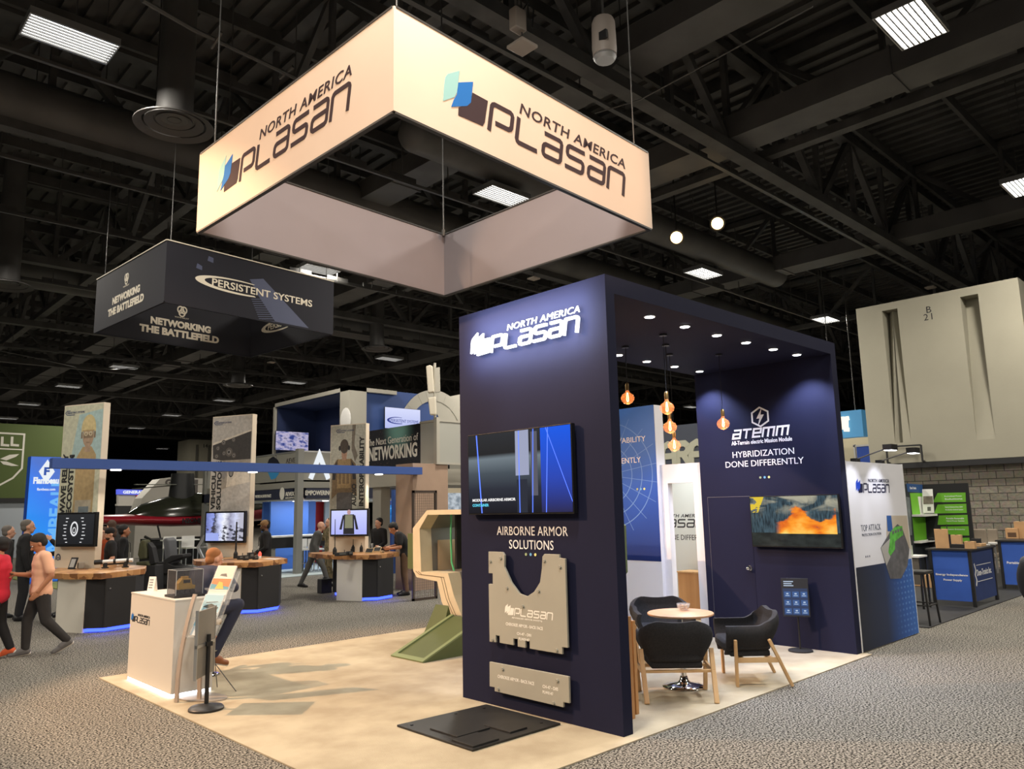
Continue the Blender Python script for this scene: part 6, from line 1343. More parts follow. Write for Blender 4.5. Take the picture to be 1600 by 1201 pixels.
cc = mixc(nt, math_(nt, 'SUBTRACT', 1, sstep(nt, d_, .05, .32)), srgb(28, 28, 34), srgb(110, 160, 150)); cc = mixc(nt, math_(nt, 'GREATER_THAN', n_, .68), cc, srgb(150, 110, 90)); nt.links.new(cc, b.inputs['Base Color'])
MB().box(xB, xB+.05, yB0, yB1, zb0, zb1).build('panel', M_blackm, t); screen_quad('print', bn, t, (xB, yB1, zb0), -EY, EZ, yB1-yB0, zb1-zb0, base=.003)
m = MB(); q0 = PX(655, 714, xB); hh = zb1-zb0
text(m, 'NETWORKING', (xB, yB0+2.35, zb0+hh*.24), -EY, EZ, 2.22, hh*.34, .004, .006, bold=.03); text(m, 'The Next Generation of', (xB, yB0+2.45, zb0+hh*.62), -EY, EZ, 2.36, hh*.17, .004, .006); m.build('lettering', M_off, t)
yc_ = PX(682, 690, xB).y; zc1 = PX(682, 658, xB).z; zc0 = PX(682, 722, xB).z
t = thing('balcony_railing', 'pale balcony railing corner between banner and dark tower', 'railing', (xB+.5, yc_, zc0))
box('railing_panel', mat('rail_panel', srgb(168, 168, 160), .5), t, xB, xB+.03, yc_+.05, yB0, zc0, zc1); box('railing_panel', mat('rail_panel', (0, 0, 0)), t, xB+.05, xB+3.0, yc_-.03, yc_, zc0, zc1)
MB().box(xB-.03, xB+.04, yc_, yB0, zc1, zc1+.05).box(xB, xB+3, yc_-.05, yc_+.02, zc1, zc1+.05).box(xB, xB+3, yc_-.05, yc_+.02, zc0-.05, zc0).build('handrail', M_beig, t); MB().box(xB-.04, xB+.06, yc_-.06, yc_+.06, zc0-.05, zc1+.1).build('corner_post', M_beig, t)
MB().box(xB-.02, xB+4, max(yc_, 11.62), yB1, zb0-.45, zb0-.03).build('deck', M_beig, t)
box('deck_support', M_beig, t, xB+.1, xB+.4, yB1-.6, yB1-.2, 0, zb0-.4)
xp, yp = xB+.05, yc_+.12
t = thing('panel_antenna', 'pale panel antenna on a thin pole over the balcony corner', 'antenna', (xp, yp, zc1)); ztp = PV(684, 567, xp, yp).z
MB().cyl((xp, yp, zc0), (xp, yp, ztp), .035, n=10).build('pole', M_beig, t)
c0 = PV(671, 595, xp, yp); P0 = Vector((xp, yp, 0)); sc_ = lambda u, v: ((PV(u, v, xp, yp)-P0).dot(_r), PV(u, v, xp, yp).z)
MB().prism([sc_(666, 573), sc_(671, 571), sc_(676, 572), sc_(679, 613), sc_(669, 614)], P0, _r, EZ, .22, -.11).build('upper_panel', mat('antenna_cream', srgb(214, 206, 188), .5), t, bevel=.02)
MB().prism([sc_(669, 622), sc_(681, 620), sc_(682, 648), sc_(672, 648)], P0, _r, EZ, .2, -.1).build('lower_panel', mat('antenna_cream', (0, 0, 0)), t, bevel=.02)
MB().prism([sc_(679, 575), sc_(687, 574), sc_(688, 612), sc_(681, 613)], P0, _r, EZ, .08, -.04).build('bracket', M_beig, t)
# ---- wall with ring arc, blue poster screen behind the right kiosk
Yw = 15.5; t = thing('ring_wall', 'blue wall with a pale ring arc behind the leaning man', 'wall panel', (7.6, Yw, 0)); a = PY(616, 765, Yw); c = PY(652, 765, Yw)
box('panel', M_bwall, t, a.x, c.x+1.2, Yw, Yw+.15, 0, a.z); m = MB(); q = PY(652, 830, Yw); m.stroke(circ(q.x+.15, q.z-.05, .78, 1.1, 24, PI*.55, PI*1.3), .3, (0, Yw, 0), EX, EZ, .03); m.build('ring', mat('ring_pale', srgb(190, 200, 196), .6), t)
Yw = 16.5; a = PY(588, 782, Yw); c = PY(616, 782, Yw); t = thing('poster_wall', 'violet-blue lit wall panel behind the right kiosk', 'wall panel', ((a.x+c.x)/2, Yw, 0)); box('panel', mat('violet_blue', srgb(80, 104, 196), .5), t, a.x, c.x, Yw, Yw+.1, 0, a.z)
a2 = PY(594, 822, Yw-.08); c2 = PY(612, 788, Yw-.08)
tv('cyan poster screen on the violet-blue wall behind the right kiosk', (a2.x, Yw-.08, a2.z), EX, EZ, c2.x-a2.x, c2.z-a2.z, screen_mat('screen_cyan', lambda nt, tc, s: ramp(nt, s.outputs[1], [(0, (.02, .10, .28)), (.5, (.02, .2, .6)), (.52, (.0, .1, .4)), (.8, (.02, .28, .75)), (.84, (.3, .7, 1)), (.86, (.02, .25, .7)), (1, (.02, .2, .65))])), gap=.02)
Yw = 16.0; a = PY(698, 766, Yw); c = PY(724, 800, Yw); t = thing('lit_recess', 'bright lit recess with grey picture right of the tan pier', 'display panel', (a.x+.4, Yw, 0)); box('panel', mat('recess_wall', srgb(196, 184, 160), .6), t, a.x-.3, c.x+1, Yw, Yw+.1, 0, PY(700, 735, Yw).z)
screen_quad('picture', screen_mat('recess_pic', lambda nt, tc, s: ramp(nt, noise(nt, tc, 5, 3), [(.35, (.2, .24, .28)), (.6, (.5, .55, .6))])), t, (a.x, Yw, PY(700, 806, Yw).z), EX, EZ, 1.0, PY(700, 770, Yw).z-PY(700, 806, Yw).z, base=.01)
# small black bin beside the right kiosk
q = PZ(507, 926); t = thing('black_case', 'small upright black case on the floor left of the right kiosk', 'case', tuple(q)); zq = PV(507, 904, q.x, q.y).z; MB().cbox((q.x, q.y, zq/2), .28, .2, zq).build('body', M_blackm, t, bevel=.01); MB().bar((q.x-.05, q.y, zq+.02), (q.x+.05, q.y, zq+.02), .02).build('handle', M_black, t)
# ---- ceiling fittings: diffusers, hoists, antennas, spotlights
def diffuser(u, v, du, label):
    z = 8.6; p = PZ(u, v, z); a = PZ(u-du, v-2, z); c = PZ(u+du, v+2, z); r = (c-a).length/2
    t = thing('air_diffuser', label, 'air diffuser', (p.x, p.y, z))
    M_df = mat('diffuser_grey', (.075, .07, .068), .5)
    m = MB()
    for f0, f1, z0 in ((.80, 1.0, .0), (.52, .74, .05), (.26, .46, .09), (.0, .18, .11)):
        m.lathe([(r*f0, z0+.03), (r*f1, z0-.02), (r*f1, z0), (r*f0, z0+.06), (r*f0, z0+.03)], (p.x, p.y, z), 36)
    m.build('cone_ring', M_df, t, smooth=True); MB().lathe([(r*.5, .1), (r*.46, .35), (r*.44, 4)], (p.x, p.y, z), 28).build('neck', M_duct, t, smooth=True)
diffuser(272, 196, 61, 'large round air diffuser left above the cream sign'); diffuser(589, 545, 23, 'small round air diffuser above the balcony antenna'); diffuser(10, 446, 42, 'round air diffuser cut by the left edge of the photo'); diffuser(372, 602, 22, 'faint round air diffuser below the navy hanging sign')
def hoist(u, v, label, s=1, z=8.0):
    p = PZ(u, v, z); t = thing('hoist', label, 'hoist', tuple(p)); d_ = (p-CAM).length/12*s
    MB().lathe([(.10*d_, .0), (.2*d_, .03), (.21*d_, .12), (.20*d_, .62*d_), (.17*d_, .70*d_), (.06*d_, .74*d_)], tuple(p), 16).build('housing', mat('hoist_grey', srgb(150, 140, 132), .5), t, smooth=True)
    MB().lathe([(.16*d_, -.05), (.2*d_, 0), (.16*d_, .1)], tuple(p), 14).build('chain_bag', M_silver, t, smooth=True); MB().box(p.x-.2*d_, p.x-.15*d_, p.y-.2*d_, p.y-.05*d_, p.z+.2*d_, p.z+.35*d_).build('label_plate', M_black, t)
    MB().tube([(p.x, p.y, p.z+.7*d_), (p.x, p.y, 12.3)], .018, 6).build('chain', M_rail, t)
hoist(945, 90, 'pale cylindrical chain hoist hanging above the right face of the cream sign', .85)
def ap(u, v, w_, label, z=8.6):
    p = PZ(u, v, z); t = thing('wireless_antenna', label, 'antenna', tuple(p)); MB().cbox((p.x, p.y, p.z), w_, w_, .05).build('panel', mat('antenna_pale', srgb(170, 158, 146), .5), t, bevel=.01); MB().cyl((p.x, p.y, p.z), (p.x, p.y, 12.2), .012, n=6).build('stem', M_dark, t)
    return p
p = ap(816, 73, .33, 'square pale wireless panel above the cream sign'); ap(834, 435, .3, 'small square wireless panel between cream sign and dark tower', 9.0)
ap(424, 566, .3, 'small square wireless panel under the navy sign', 9.0); ap(1454, 449, .3, 'small square wireless panel over the top edge of the grey B 21 wall', 9.0)
q = PZ(809, 32, 9.0); t = thing('wireless_box', 'small grey wireless box with cable loop above the square panel', 'device', tuple(q)); MB().cbox(tuple(q), .22, .16, .34).build('box', mat('antenna_pale', (0, 0, 0)), t, bevel=.02); MB().tube([q+Vector((.05, -.05, .15)), q+Vector((.12, -.1, .3)), q+Vector((.2, -.14, .2)), q+Vector((.18, -.12, -.1))], .012, 6).build('cable_loop', M_black, t); MB().cyl(q+EZ*.15, (q.x, q.y, 12.2), .012, n=6).build('stem', M_dark, t)
for (u, v), zz, lab in (((1057, 371), 8.78, 'warm glowing spotlight, left and lower of the pair beside the cream sign'), ((1121, 349), 9.1, 'warm glowing spotlight, right and higher of the pair')):
    p = PZ(u, v, zz); t = thing('spotlight', lab, 'spotlight', tuple(p)); dv = (CAM-p).normalized()
    MB().cyl(p-dv*.02, p-dv*.4, .2, .13, 20).build('can', M_black, t, smooth=True); MB().ell(p, .155, .155, .155, n=16, m=10).build('lamp_face', emis('warm_face', (1, .66, .30), 5), t)
    MB().bar(p-dv*.2, (p.x, p.y, 12.2), .03).build('yoke', M_black, t)
    lamp('SPOT', 'spot_glow', tuple(p+dv*.2), 500, WARM, aim=(1.5, 1.5, 1.5), size=.12, ang=55, blend=.6, parent=t)
for k, (loc, aim, pw, an) in enumerate(SPOTS):
    lamp('SPOT', 'hung_spotlight', loc, pw, WARM, aim=aim, size=.07, ang=an, blend=.35)
# ================================================================== RIGHT SIDE
MB().box(7.3, 18.6, .05, 4.2, .002, .012).build('carpet', M_blackm, None, 'black carpet of the stand in front of the block wall', 'carpet')
ZTB = 1.0
M_lime = mat('lime_print', srgb(112, 186, 44), .55); M_drape = mat('blue_drape', srgb(52, 92, 182), .8, var=.06, vs=2.5); M_drape2 = mat('navy_drape', srgb(42, 62, 116), .8, var=.05, vs=2.5)
xg, yg = 16.0, 2.81
t = thing('green_display', 'black folding display with lime green lettered arrows before the block wall', 'display panel', (xg, 2.3, .012))
yE = PX(1508, 754, xg).y; zg = PX(1475, 755.5, xg).z
box('back_panel', M_blackm, t, xg, xg+.06, yE-.05, yg, .012, zg)
box('side_panel', mat('dark_panel', srgb(40, 44, 52), .6), t, 14.6, xg, yg, yg+.06, .012, zg)
gk = lambda u, v: (-PX(1400+u/5.0, 740+v/5.0, xg).y, PX(1400+u/5.0, 740+v/5.0, xg).z)
arrows = [[(288, 222), (325, 150), (543, 146), (546, 220)], [(298, 310), (325, 240), (549, 233), (553, 305)], [(325, 398), (335, 325), (558, 320), (564, 395)], [(345, 480), (350, 412), (566, 408), (572, 482)], [(420, 520), (430, 505), (573, 498), (577, 530), (430, 535)]]
wr = [('Ruggedized Power', 'Solutions'), ('Energy Systems from 50W', 'Monitoring Control System'), ('Portable Renewable', 'Hybrid Power Systems'), ('Custom Engineering', ''), ('', '')]
for ar, (w1, w2) in zip(arrows, wr):
    a_ = MB().prism([gk(*p) for p in ar], (xg, 0, 0), -EY, EZ, .004).build('arrow_print', M_lime, t)
    m = MB(); r = gk(ar[-2][0]-18, (ar[-1][1]+ar[-2][1])/2)
    if w1: text(m, w1, (xg-.004, -r[0]+.42, r[1]+.01), -EY, EZ, .40, .04, .002, bold=.02)
    if w2: text(m, w2, (xg-.004, -r[0]+.42, r[1]-.055), -EY, EZ, .40, .04, .002, bold=.02)
    if w1: m.build('lettering', M_text, a_)
m = MB(); sk = lambda u, v: (PY(1400+u/5.0, 740+v/5.0, yg).x, PY(1400+u/5.0, 740+v/5.0, yg).z)
m.cm = 0; m.prism([sk(80, 75), sk(205, 85), sk(208, 150), sk(90, 140)], (0, yg, 0), EX, EZ, .004); m.cm = 1; m.prism([sk(108, 150), sk(206, 150), sk(225, 322), sk(128, 322)], (0, yg, 0), EX, EZ, .004)
m.cm = 2; m.prism([sk(168, 178), sk(200, 178), sk(218, 318), sk(190, 318)], (0, yg, 0), EX, EZ, .003, .004); m.cm = 3; m.prism([sk(78, 180), sk(105, 185), sk(125, 480), sk(105, 480)], (0, yg, 0), EX, EZ, .004); m.cm = 1; m.prism([sk(128, 340), sk(228, 340), sk(240, 520), sk(145, 530)], (0, yg, 0), EX, EZ, .004)
m.build('poster_print', [mat('poster_navy', srgb(40, 78, 130), .6), M_lime, M_white, mat('poster_grey', srgb(110, 116, 118), .6, var=.2, vs=6)], t)
m = MB(); p = PY(1400+108/5.0, 740+120/5.0, yg); text(m, 'Dom-Tronics', p, EX, EZ, .42, .06, .002, .005, bold=.02); m.build('lettering', M_text, t)
for v0, u0, u1 in ((328, 125, 325), (535, 140, 305)):
    p0 = sk(u0, v0); p1 = gk(u1, v0); box('shelf', M_white, t, p0[0], xg, -p1[0], yg, p0[1]-.02, p0[1]+.03)
m = MB(); q = PX(1452, 803, xg-.3); yy = q.y; z_ = sk(128, 322)[1]+.035
t2 = thing('literature_holder', 'white literature holder with picture sheets on the upper shelf of the green display', 'brochure holder', (xg-.3, yy, z_))
MB().prism([(-.13, 0), (.12, 0), (.10, .6), (-.14, .6)], (xg-.3, yy, z_), -EY, (EZ*.97+EX*.2).normalized(), .02).build('back', M_white, t2)
MB().prism([(-.12, .22), (.11, .22), (.10, .42), (-.12, .42)], (xg-.3, yy, z_), -EY, (EZ*.97+EX*.2).normalized(), .003, .021).build('sheet', mat('sheet_grey', srgb(120, 110, 100), .6, var=.3, vs=12), t2)
MB().prism([(-.03, .05), (.05, .05), (.05, .15), (-.03, .15)], (xg-.3, yy, z_), -EY, (EZ*.97+EX*.2).normalized(), .003, .021).build('emblem', mat('dull_display', (0, 0, 0)), t2)
p0 = sk(140, 535)
for k in range(3): MB().cbox((xg-.5+.1*k, yg-.25-.12*k, p0[1]+.06), .16, .12, .06).build('black_device', M_blackm, None, ['flat black device at the left of the lower display shelf', 'flat black device in the middle of the lower display shelf', 'flat black device at the right of the lower display shelf'][k], 'device', bevel=.01)
# draped tables
def drape_table(label, x0, x1, y0, y1, z1, writings):
    t = thing('draped_table', label, 'table', ((x0+x1)/2, (y0+y1)/2, .012))
    box('top', M_black, t, x0-.06, x1+.06, y0-.06, y1+.06, z1-.03, z1)
    for x in (x0, x1):
        for y in (y0, y1): MB().bar((x, y, .012), (x, y, z1-.03), .05).build('leg', M_black, t)
    MB().box(x0-.012, x0-.004, y0+.03, y1-.03, .10, z1-.03).build('front_drape', M_drape, t); MB().box(x0+.03, x1-.03, y0-.012, y0-.004, .10, z1-.03).build('side_drape', M_drape2, t)
    return t
t = drape_table('blue draped table with cardboard boxes, its front reading Energy Independence', 10.08, 11.40, .20, .84, ZTB, 0)
m = MB(); text(m, 'Energy Independence', (10.068, .78, .52), -EY, EZ, .52, .045, .003, .001, bold=.03); text(m, 'Power Supply', (10.068, .66, .43), -EY, EZ, .30, .045, .003, .001, bold=.03)
text(m, 'Dom-Tronics Inc.', (10.33, .188, .52), EX, EZ, .86, .11, .003, .001, bold=.02); m.box(10.33, 11.2, .184, .188, .70, .71); m.box(10.33, 11.2, .184, .188, .42, .43); m.stroke([(10.22, .74), (10.28, .62), (10.22, .55), (10.28, .45), (10.22, .36)], .04, (0, .188, 0), EX, EZ, .003); m.build('lettering', M_text, t)
t = drape_table('second blue draped table cut by the right edge of the photo', 13.5, 14.9, -.35, .60, ZTB, 0)
m = MB(); text(m, 'Portable Power', (13.488, .50, .52), -EY, EZ, .42, .05, .003, .001, bold=.03); m.build('lettering', M_text, t)
M_card = mat('cardboard', srgb(196, 156, 112), .8, var=.05, vs=6); M_cardd = mat('cardboard_dark', srgb(96, 72, 52), .8)
def cbox_(name, label, u, v, x, sx_, sy_, sz, rz=0, z=1.0, open_=False, m_=None):
    p = PZ(u, v, z); o = thing(name, label, 'cardboard box' if m_ is None else 'device', tuple(p), rz)
    MB().box(-sx_/2, sx_/2, -sy_/2, sy_/2, 0, sz).build('body', m_ or M_card, o, local=True, bevel=.004)
    if open_: MB().box(-sx_/2-.003, -sx_/2, -sy_/2+.04, sy_/2-.04, sz*.15, sz*.6).build('window', M_cardd, o, local=True)
    else: MB().box(-sx_/2-.002, sx_/2+.002, -.015, .015, sz-.002, sz+.002).build('tape', M_cardd if m_ is None else M_black, o, local=True)
cbox_('cardboard_box', 'tall tilted cardboard box at the left of the first draped table', 1473, 856, 0, .12, .22, .34, .3); cbox_('cardboard_box', 'cardboard box at the back of the first draped table behind the radio', 1496, 852, 0, .12, .18, .20, .1)
cbox_('cardboard_box', 'small cardboard box at the front corner of the first draped table', 1517, 857, 0, .12, .16, .13, 0); cbox_('cardboard_box', 'flat cardboard box at the right of the first draped table', 1532, 853, 0, .30, .12, .05, 0)
cbox_('black_device', 'long flat black device on the first draped table between boxes', 1492, 855, 0, .14, .34, .06, 0, m_=M_blackm); cbox_('black_device', 'black box device at the right of the first draped table', 1526, 851, 0, .14, .14, .12, 0, m_=M_blackm)
cbox_('cardboard_box', 'open cardboard box on the second draped table', 1584, 841, 0, .2, .24, .22, 0, open_=True); cbox_('cardboard_box', 'cardboard box on the second draped table at the photo edge', 1599, 841, 0, .2, .25, .36, 0)
q = PZ(1483, 855, 1.0); t = thing('handheld_radio', 'black handheld radio standing with its aerial up on the first draped table', 'radio', tuple(q)); MB().cbox((q.x, q.y, 1.0+.12), .05, .08, .24).build('body', M_blackm, t, bevel=.008); MB().cyl((q.x, q.y, 1.24), (q.x, q.y, 1.42), .012, .006, n=8).build('aerial', M_black, t)
# white side table with card
p = PZ(1431, 868, .9); t = thing('side_table', 'narrow pale side table left of the first draped table', 'table', (p.x, p.y, .012)); box('top', M_white, t, p.x-.2, p.x+.2, p.y-.12, p.y+.5, .88, .91)
for a in (-.2, .2):
    for b3 in (-.1, .45): MB().bar((p.x+a*.8, p.y+b3, .012), (p.x+a*.8, p.y+b3, .88), .03).build('leg', M_black, t)
box('modesty_panel', mat('taupe_panel', srgb(96, 90, 82), .7), t, p.x-.18, p.x-.16, p.y-.1, p.y+.45, .42, .86)
MB().cbox((p.x-.1, p.y+.1, 1.0), .02, .18, .17).build('card', mat('pale_card', srgb(170, 180, 165), .6), None, 'small pale green card standing on the narrow side table', 'card')
cbox_('cardboard_box', 'cardboard box on the floor under the narrow side table', 1447, 915, 0, .25, .5, .28, .0, z=.013); cbox_('cardboard_box', 'second cardboard box on the floor beside the first draped table', 1455, 917, 0, .25, .2, .26, .0, z=.013)
# black bar stool beside the graphic panel
xs, ys = 7.68, .30
t = thing('bar_stool', 'black bar stool right of the TOP ATTACK panel', 'stool', (xs, ys, .012)); z_s = .80
MB().box(xs-.2, xs+.2, ys-.2, ys+.2, z_s-.05, z_s).build('seat', M_black, t, bevel=.015); MB().box(xs-.2, xs+.2, ys+.14, ys+.2, z_s+.1, z_s+.3).build('backrest', M_black, t, bevel=.01)
for a in (-1, 1):
    for b3 in (-1, 1): MB().bar((xs+a*.22, ys+b3*.22, .012), (xs+a*.17, ys+b3*.17, z_s-.04), .025).build('leg', M_black, t)
MB().bar((xs-.21, ys-.21, .3), (xs+.21, ys-.21, .3), .018).bar((xs-.21, ys+.21, .3), (xs+.21, ys+.21, .3), .018).bar((xs-.21, ys-.21, .3), (xs-.21, ys+.21, .3), .018).bar((xs+.21, ys-.21, .3), (xs+.21, ys+.21, .3), .018).build('foot_rest', M_black, t)
MB().bar((xs-.17, ys+.17, z_s), (xs-.17, ys+.17, z_s+.25), .02).bar((xs+.17, ys+.17, z_s), (xs+.17, ys+.17, z_s+.25), .02).build('back_post', M_black, t)
# taupe chairs along the block wall
M_taupe = mat('taupe_fabric', srgb(140, 128, 112), .85)
def lounge(u0, u1, x, lab):
    a = PX(u0, 830, x); c = PX(u1, 830, x); zt = PX((u0+u1)/2, 826, x).z; ym = (a.y+c.y)/2; hw = abs(a.y-c.y)/2
    t = thing('lounge_chair', lab, 'chair', (x, ym, .012)); MB().prism([(-hw, .45), (hw, .45), (hw*.92, zt), (-hw*.92, zt)], (x, ym, 0), -EY, EZ, .1).build('backrest', M_taupe, t, bevel=.03)
    MB().box(x-.5, x, ym-hw, ym+hw, .38, .5).build('seat', M_taupe, t, bevel=.03); MB().box(x-.52, x-.02, ym-hw-.03, ym+hw+.03, .72, .76).build('arm_rest', M_white, t)
    for a_ in (-.45, -.03):
        for b3 in (-hw, hw): MB().bar((x+a_, ym+b3, .0), (x+a_, ym+b3, .74), .04).build('leg', M_silver, t)
lounge(1514, 1543, 16.6, 'taupe chair with broad back behind the first draped table'); lounge(1543, 1560, 17.6, 'taupe chair nearer the block wall, partly behind the other')
# slate sign with cream letters seen through the archway
xA_ = 13; t = thing('slate_sign', 'slate blue sign with big cream letters seen through the archway', 'sign', (xA_, 8, 0))
zA = PX(1060, 664, xA_).z; yA1 = PX(1025, 690, xA_).y; yA0 = PX(1105, 690, xA_).y; zA0 = PX(1060, 727, xA_).z
box('panel', mat('slate_blue', srgb(72, 78, 92), .6), t, xA_, xA_+.3, yA0-1, yA1+2, zA0-.02, zA); box('lower_wall', M_lam, t, xA_+.05, xA_+.25, yA0-1, yA1+2, 0, zA0-.02)
m = MB(); q0 = PX(1033, 724, xA_); hh = PX(1060, 691, xA_).z-PX(1060, 725, xA_).z; yy = PX(1033, 725, xA_).y; zz = PX(1062, 725, xA_).z
yy = PX(1036, 725, xA_).y; wA = PX(1036, 700, xA_).y-PX(1059, 700, xA_).y; sw = .17
def st(pts): m.stroke([(-yy+a*wA, zz+b_*hh) for a, b_ in pts], sw, (xA_, 0, 0), -EY, EZ, .03)
for o_ in (0, 1.92): st([(.02+o_, 0), (.02+o_, .6), (.14+o_, .84), (.43+o_, .95), (.72+o_, .84), (.84+o_, .6), (.84+o_, 0)]); st([(.02+o_, .40), (.84+o_, .40)])
st([(1.04, 0), (1.04, .94), (1.55, .94), (1.76, .8), (1.76, .6), (1.55, .45), (1.04, .45)]); st([(1.42, .45), (1.78, 0)])
m.build('lettering', mat('cream_letter', srgb(196, 196, 176), .6), t)
# far right: blue hanging sign IC, beige pier, blue banner
xI = 24; t = thing('lit_hanging_sign', 'sky blue hanging sign with glowing letters beside the grey B 21 wall', 'hanging sign', (xI, 8, PX(1347, 684, xI).z))
yI1 = PX(1300, 660, xI).y; yI0 = PX(1347.5, 660, xI).y; zI1 = PX(1330, 641, xI).z; zI0 = PX(1330, 683, xI).z
box('panel', mat('sign_sky', srgb(84, 160, 214), .5, emit=srgb(84, 160, 214), est=.18), t, xI, xI+.4, yI0, yI1+1.5, zI0, zI1)
m = MB(); q = lambda u, v: (-PX(u, v, xI).y, PX(u, v, xI).z)
m.stroke([q(1316.5, 651), q(1317.5, 671)], .16, (xI, 0, 0), -EY, EZ, .08); m.stroke([q(1327, 653), q(1322.5, 654), q(1323, 671), q(1327.5, 671)], .15, (xI, 0, 0), -EY, EZ, .08); m.build('lettering', emis('letter_cream', (1, .9, .7), 1.3), t)
MB().cyl((xI+.2, yI0+.3, zI1), (xI+.2, yI0+.3, 12.62), .02, n=6).cyl((xI+.2, yI1, zI1), (xI+.2, yI1, 12.62), .02, n=6).build('hang_wire', M_rail, t)
xP = 27; t = thing('beige_wall', 'beige wall stub far behind the lit hanging sign', 'wall panel', (xP, 9, 0)); a = PX(1300, 700, xP).y; c = PX(1359, 700, xP).y
box('panel', mat('beige_paint', srgb(180, 170, 142), .8), t, xP, xP+1, c-2, a+4, 0, PX(1350, 655, xP).z)
xQ = 23; t = thing('blue_banner', 'plain blue banner hanging before the beige wall stub', 'banner', (xQ, 8, 0)); a = PX(1338, 700, xQ); c = PX(1358, 700, xQ); MB().box(xQ, xQ+.03, c.y-.05, a.y, PX(1348, 745, xQ).z, PX(1348, 696, xQ).z).build('cloth', mat('banner_royal', srgb(40, 76, 168), .7), t); MB().bar((xQ, a.y+.06, 0), (xQ, a.y+.06, PX(1338, 694, xQ).z), .06).bar((xQ, a.y+.1, PX(1348, 696, xQ).z), (xQ, c.y-.1, PX(1348, 696, xQ).z), .06).build('rail', M_silver, t)
# thin black rod frame fixed to the wall above the green display
xr_ = 18.6; yA_ = PX(1440, 705, xr_).y; yB_ = PX(1385, 700, xr_).y; z1_ = PX(1438, 695, xr_).z; z0_ = PX(1441, 720, xr_).z; z2_ = PX(1385, 698, xr_).z
t = thing('rod_frame', 'thin black rod frame fixed to the wall behind the arm lights', 'frame', (xr_, (yA_+yB_)/2, z0_))
MB().bar((xr_, yA_, z0_), (xr_, yA_, z1_), .045).bar((xr_, yA_, z0_), (XW, yA_, z0_), .045).build('upright', M_black, t); MB().bar((xr_, yB_, z0_), (xr_, yB_, z2_), .045).bar((xr_, yB_, z0_), (XW, yB_, z0_), .045).build('upright', M_black, t); MB().bar((xr_, yA_, z1_), (xr_, yB_, z2_), .045).build('crossbar', M_black, t)
# ================================================================== PEOPLE
def skin(n, c): return mat('skin_'+n, c, .55, var=.05, vs=9)
SK_A = skin('tan', srgb(176, 120, 88)); SK_B = skin('fair', srgb(206, 156, 130)); SK_C = skin('brown', srgb(110, 76, 58))
BASEJ = dict(pel=(0, 0, .95), wst=(0, 0, 1.10), chs=(0, 0, 1.30), nck=(0, 0, 1.47), hd=(.025, 0, 1.625),
             Ls=(0, .19, 1.42), Le=(-.03, .245, 1.14), Lw=(.05, .24, .88), Rs=(0, -.19, 1.42), Re=(-.03, -.245, 1.14), Rw=(.05, -.24, .88),
             Lh=(0, .09, .92), Lk=(.02, .10, .50), La=(-.03, .105, .085), Lt=(.15, .125, .03), Rh=(0, -.09, .92), Rk=(.02, -.10, .50), Ra=(-.03, -.105, .085), Rt=(.15, -.125, .03))
def remesh(mb, name, m, parent, vox, sm=4):
    me = D.meshes.new(name); me.from_pydata([tuple(p) for p in mb.v], [], mb.f); me.update()
    bm = bmesh.new(); bm.from_mesh(me); bmesh.ops.recalc_face_normals(bm, faces=bm.faces); bm.to_mesh(me); bm.free()
    o = D.objects.new(name, me); COL.objects.link(o)
    r = o.modifiers.new('r', 'REMESH'); r.mode = 'VOXEL'; r.voxel_size = vox
    s = o.modifiers.new('s', 'SMOOTH'); s.factor = .5; s.iterations = sm
    bpy.context.view_layer.update()
    nm = D.meshes.new_from_object(o.evaluated_get(bpy.context.evaluated_depsgraph_get())); D.objects.remove(o); D.meshes.remove(me)
    nm.name = name; nm.materials.clear(); nm.materials.append(m); nm.polygons.foreach_set('use_smooth', [True]*len(nm.polygons))
    ob = D.objects.new(name, nm); COL.objects.link(ob); ob.parent = parent; WM[ob.name] = WM[parent.name]
    return ob
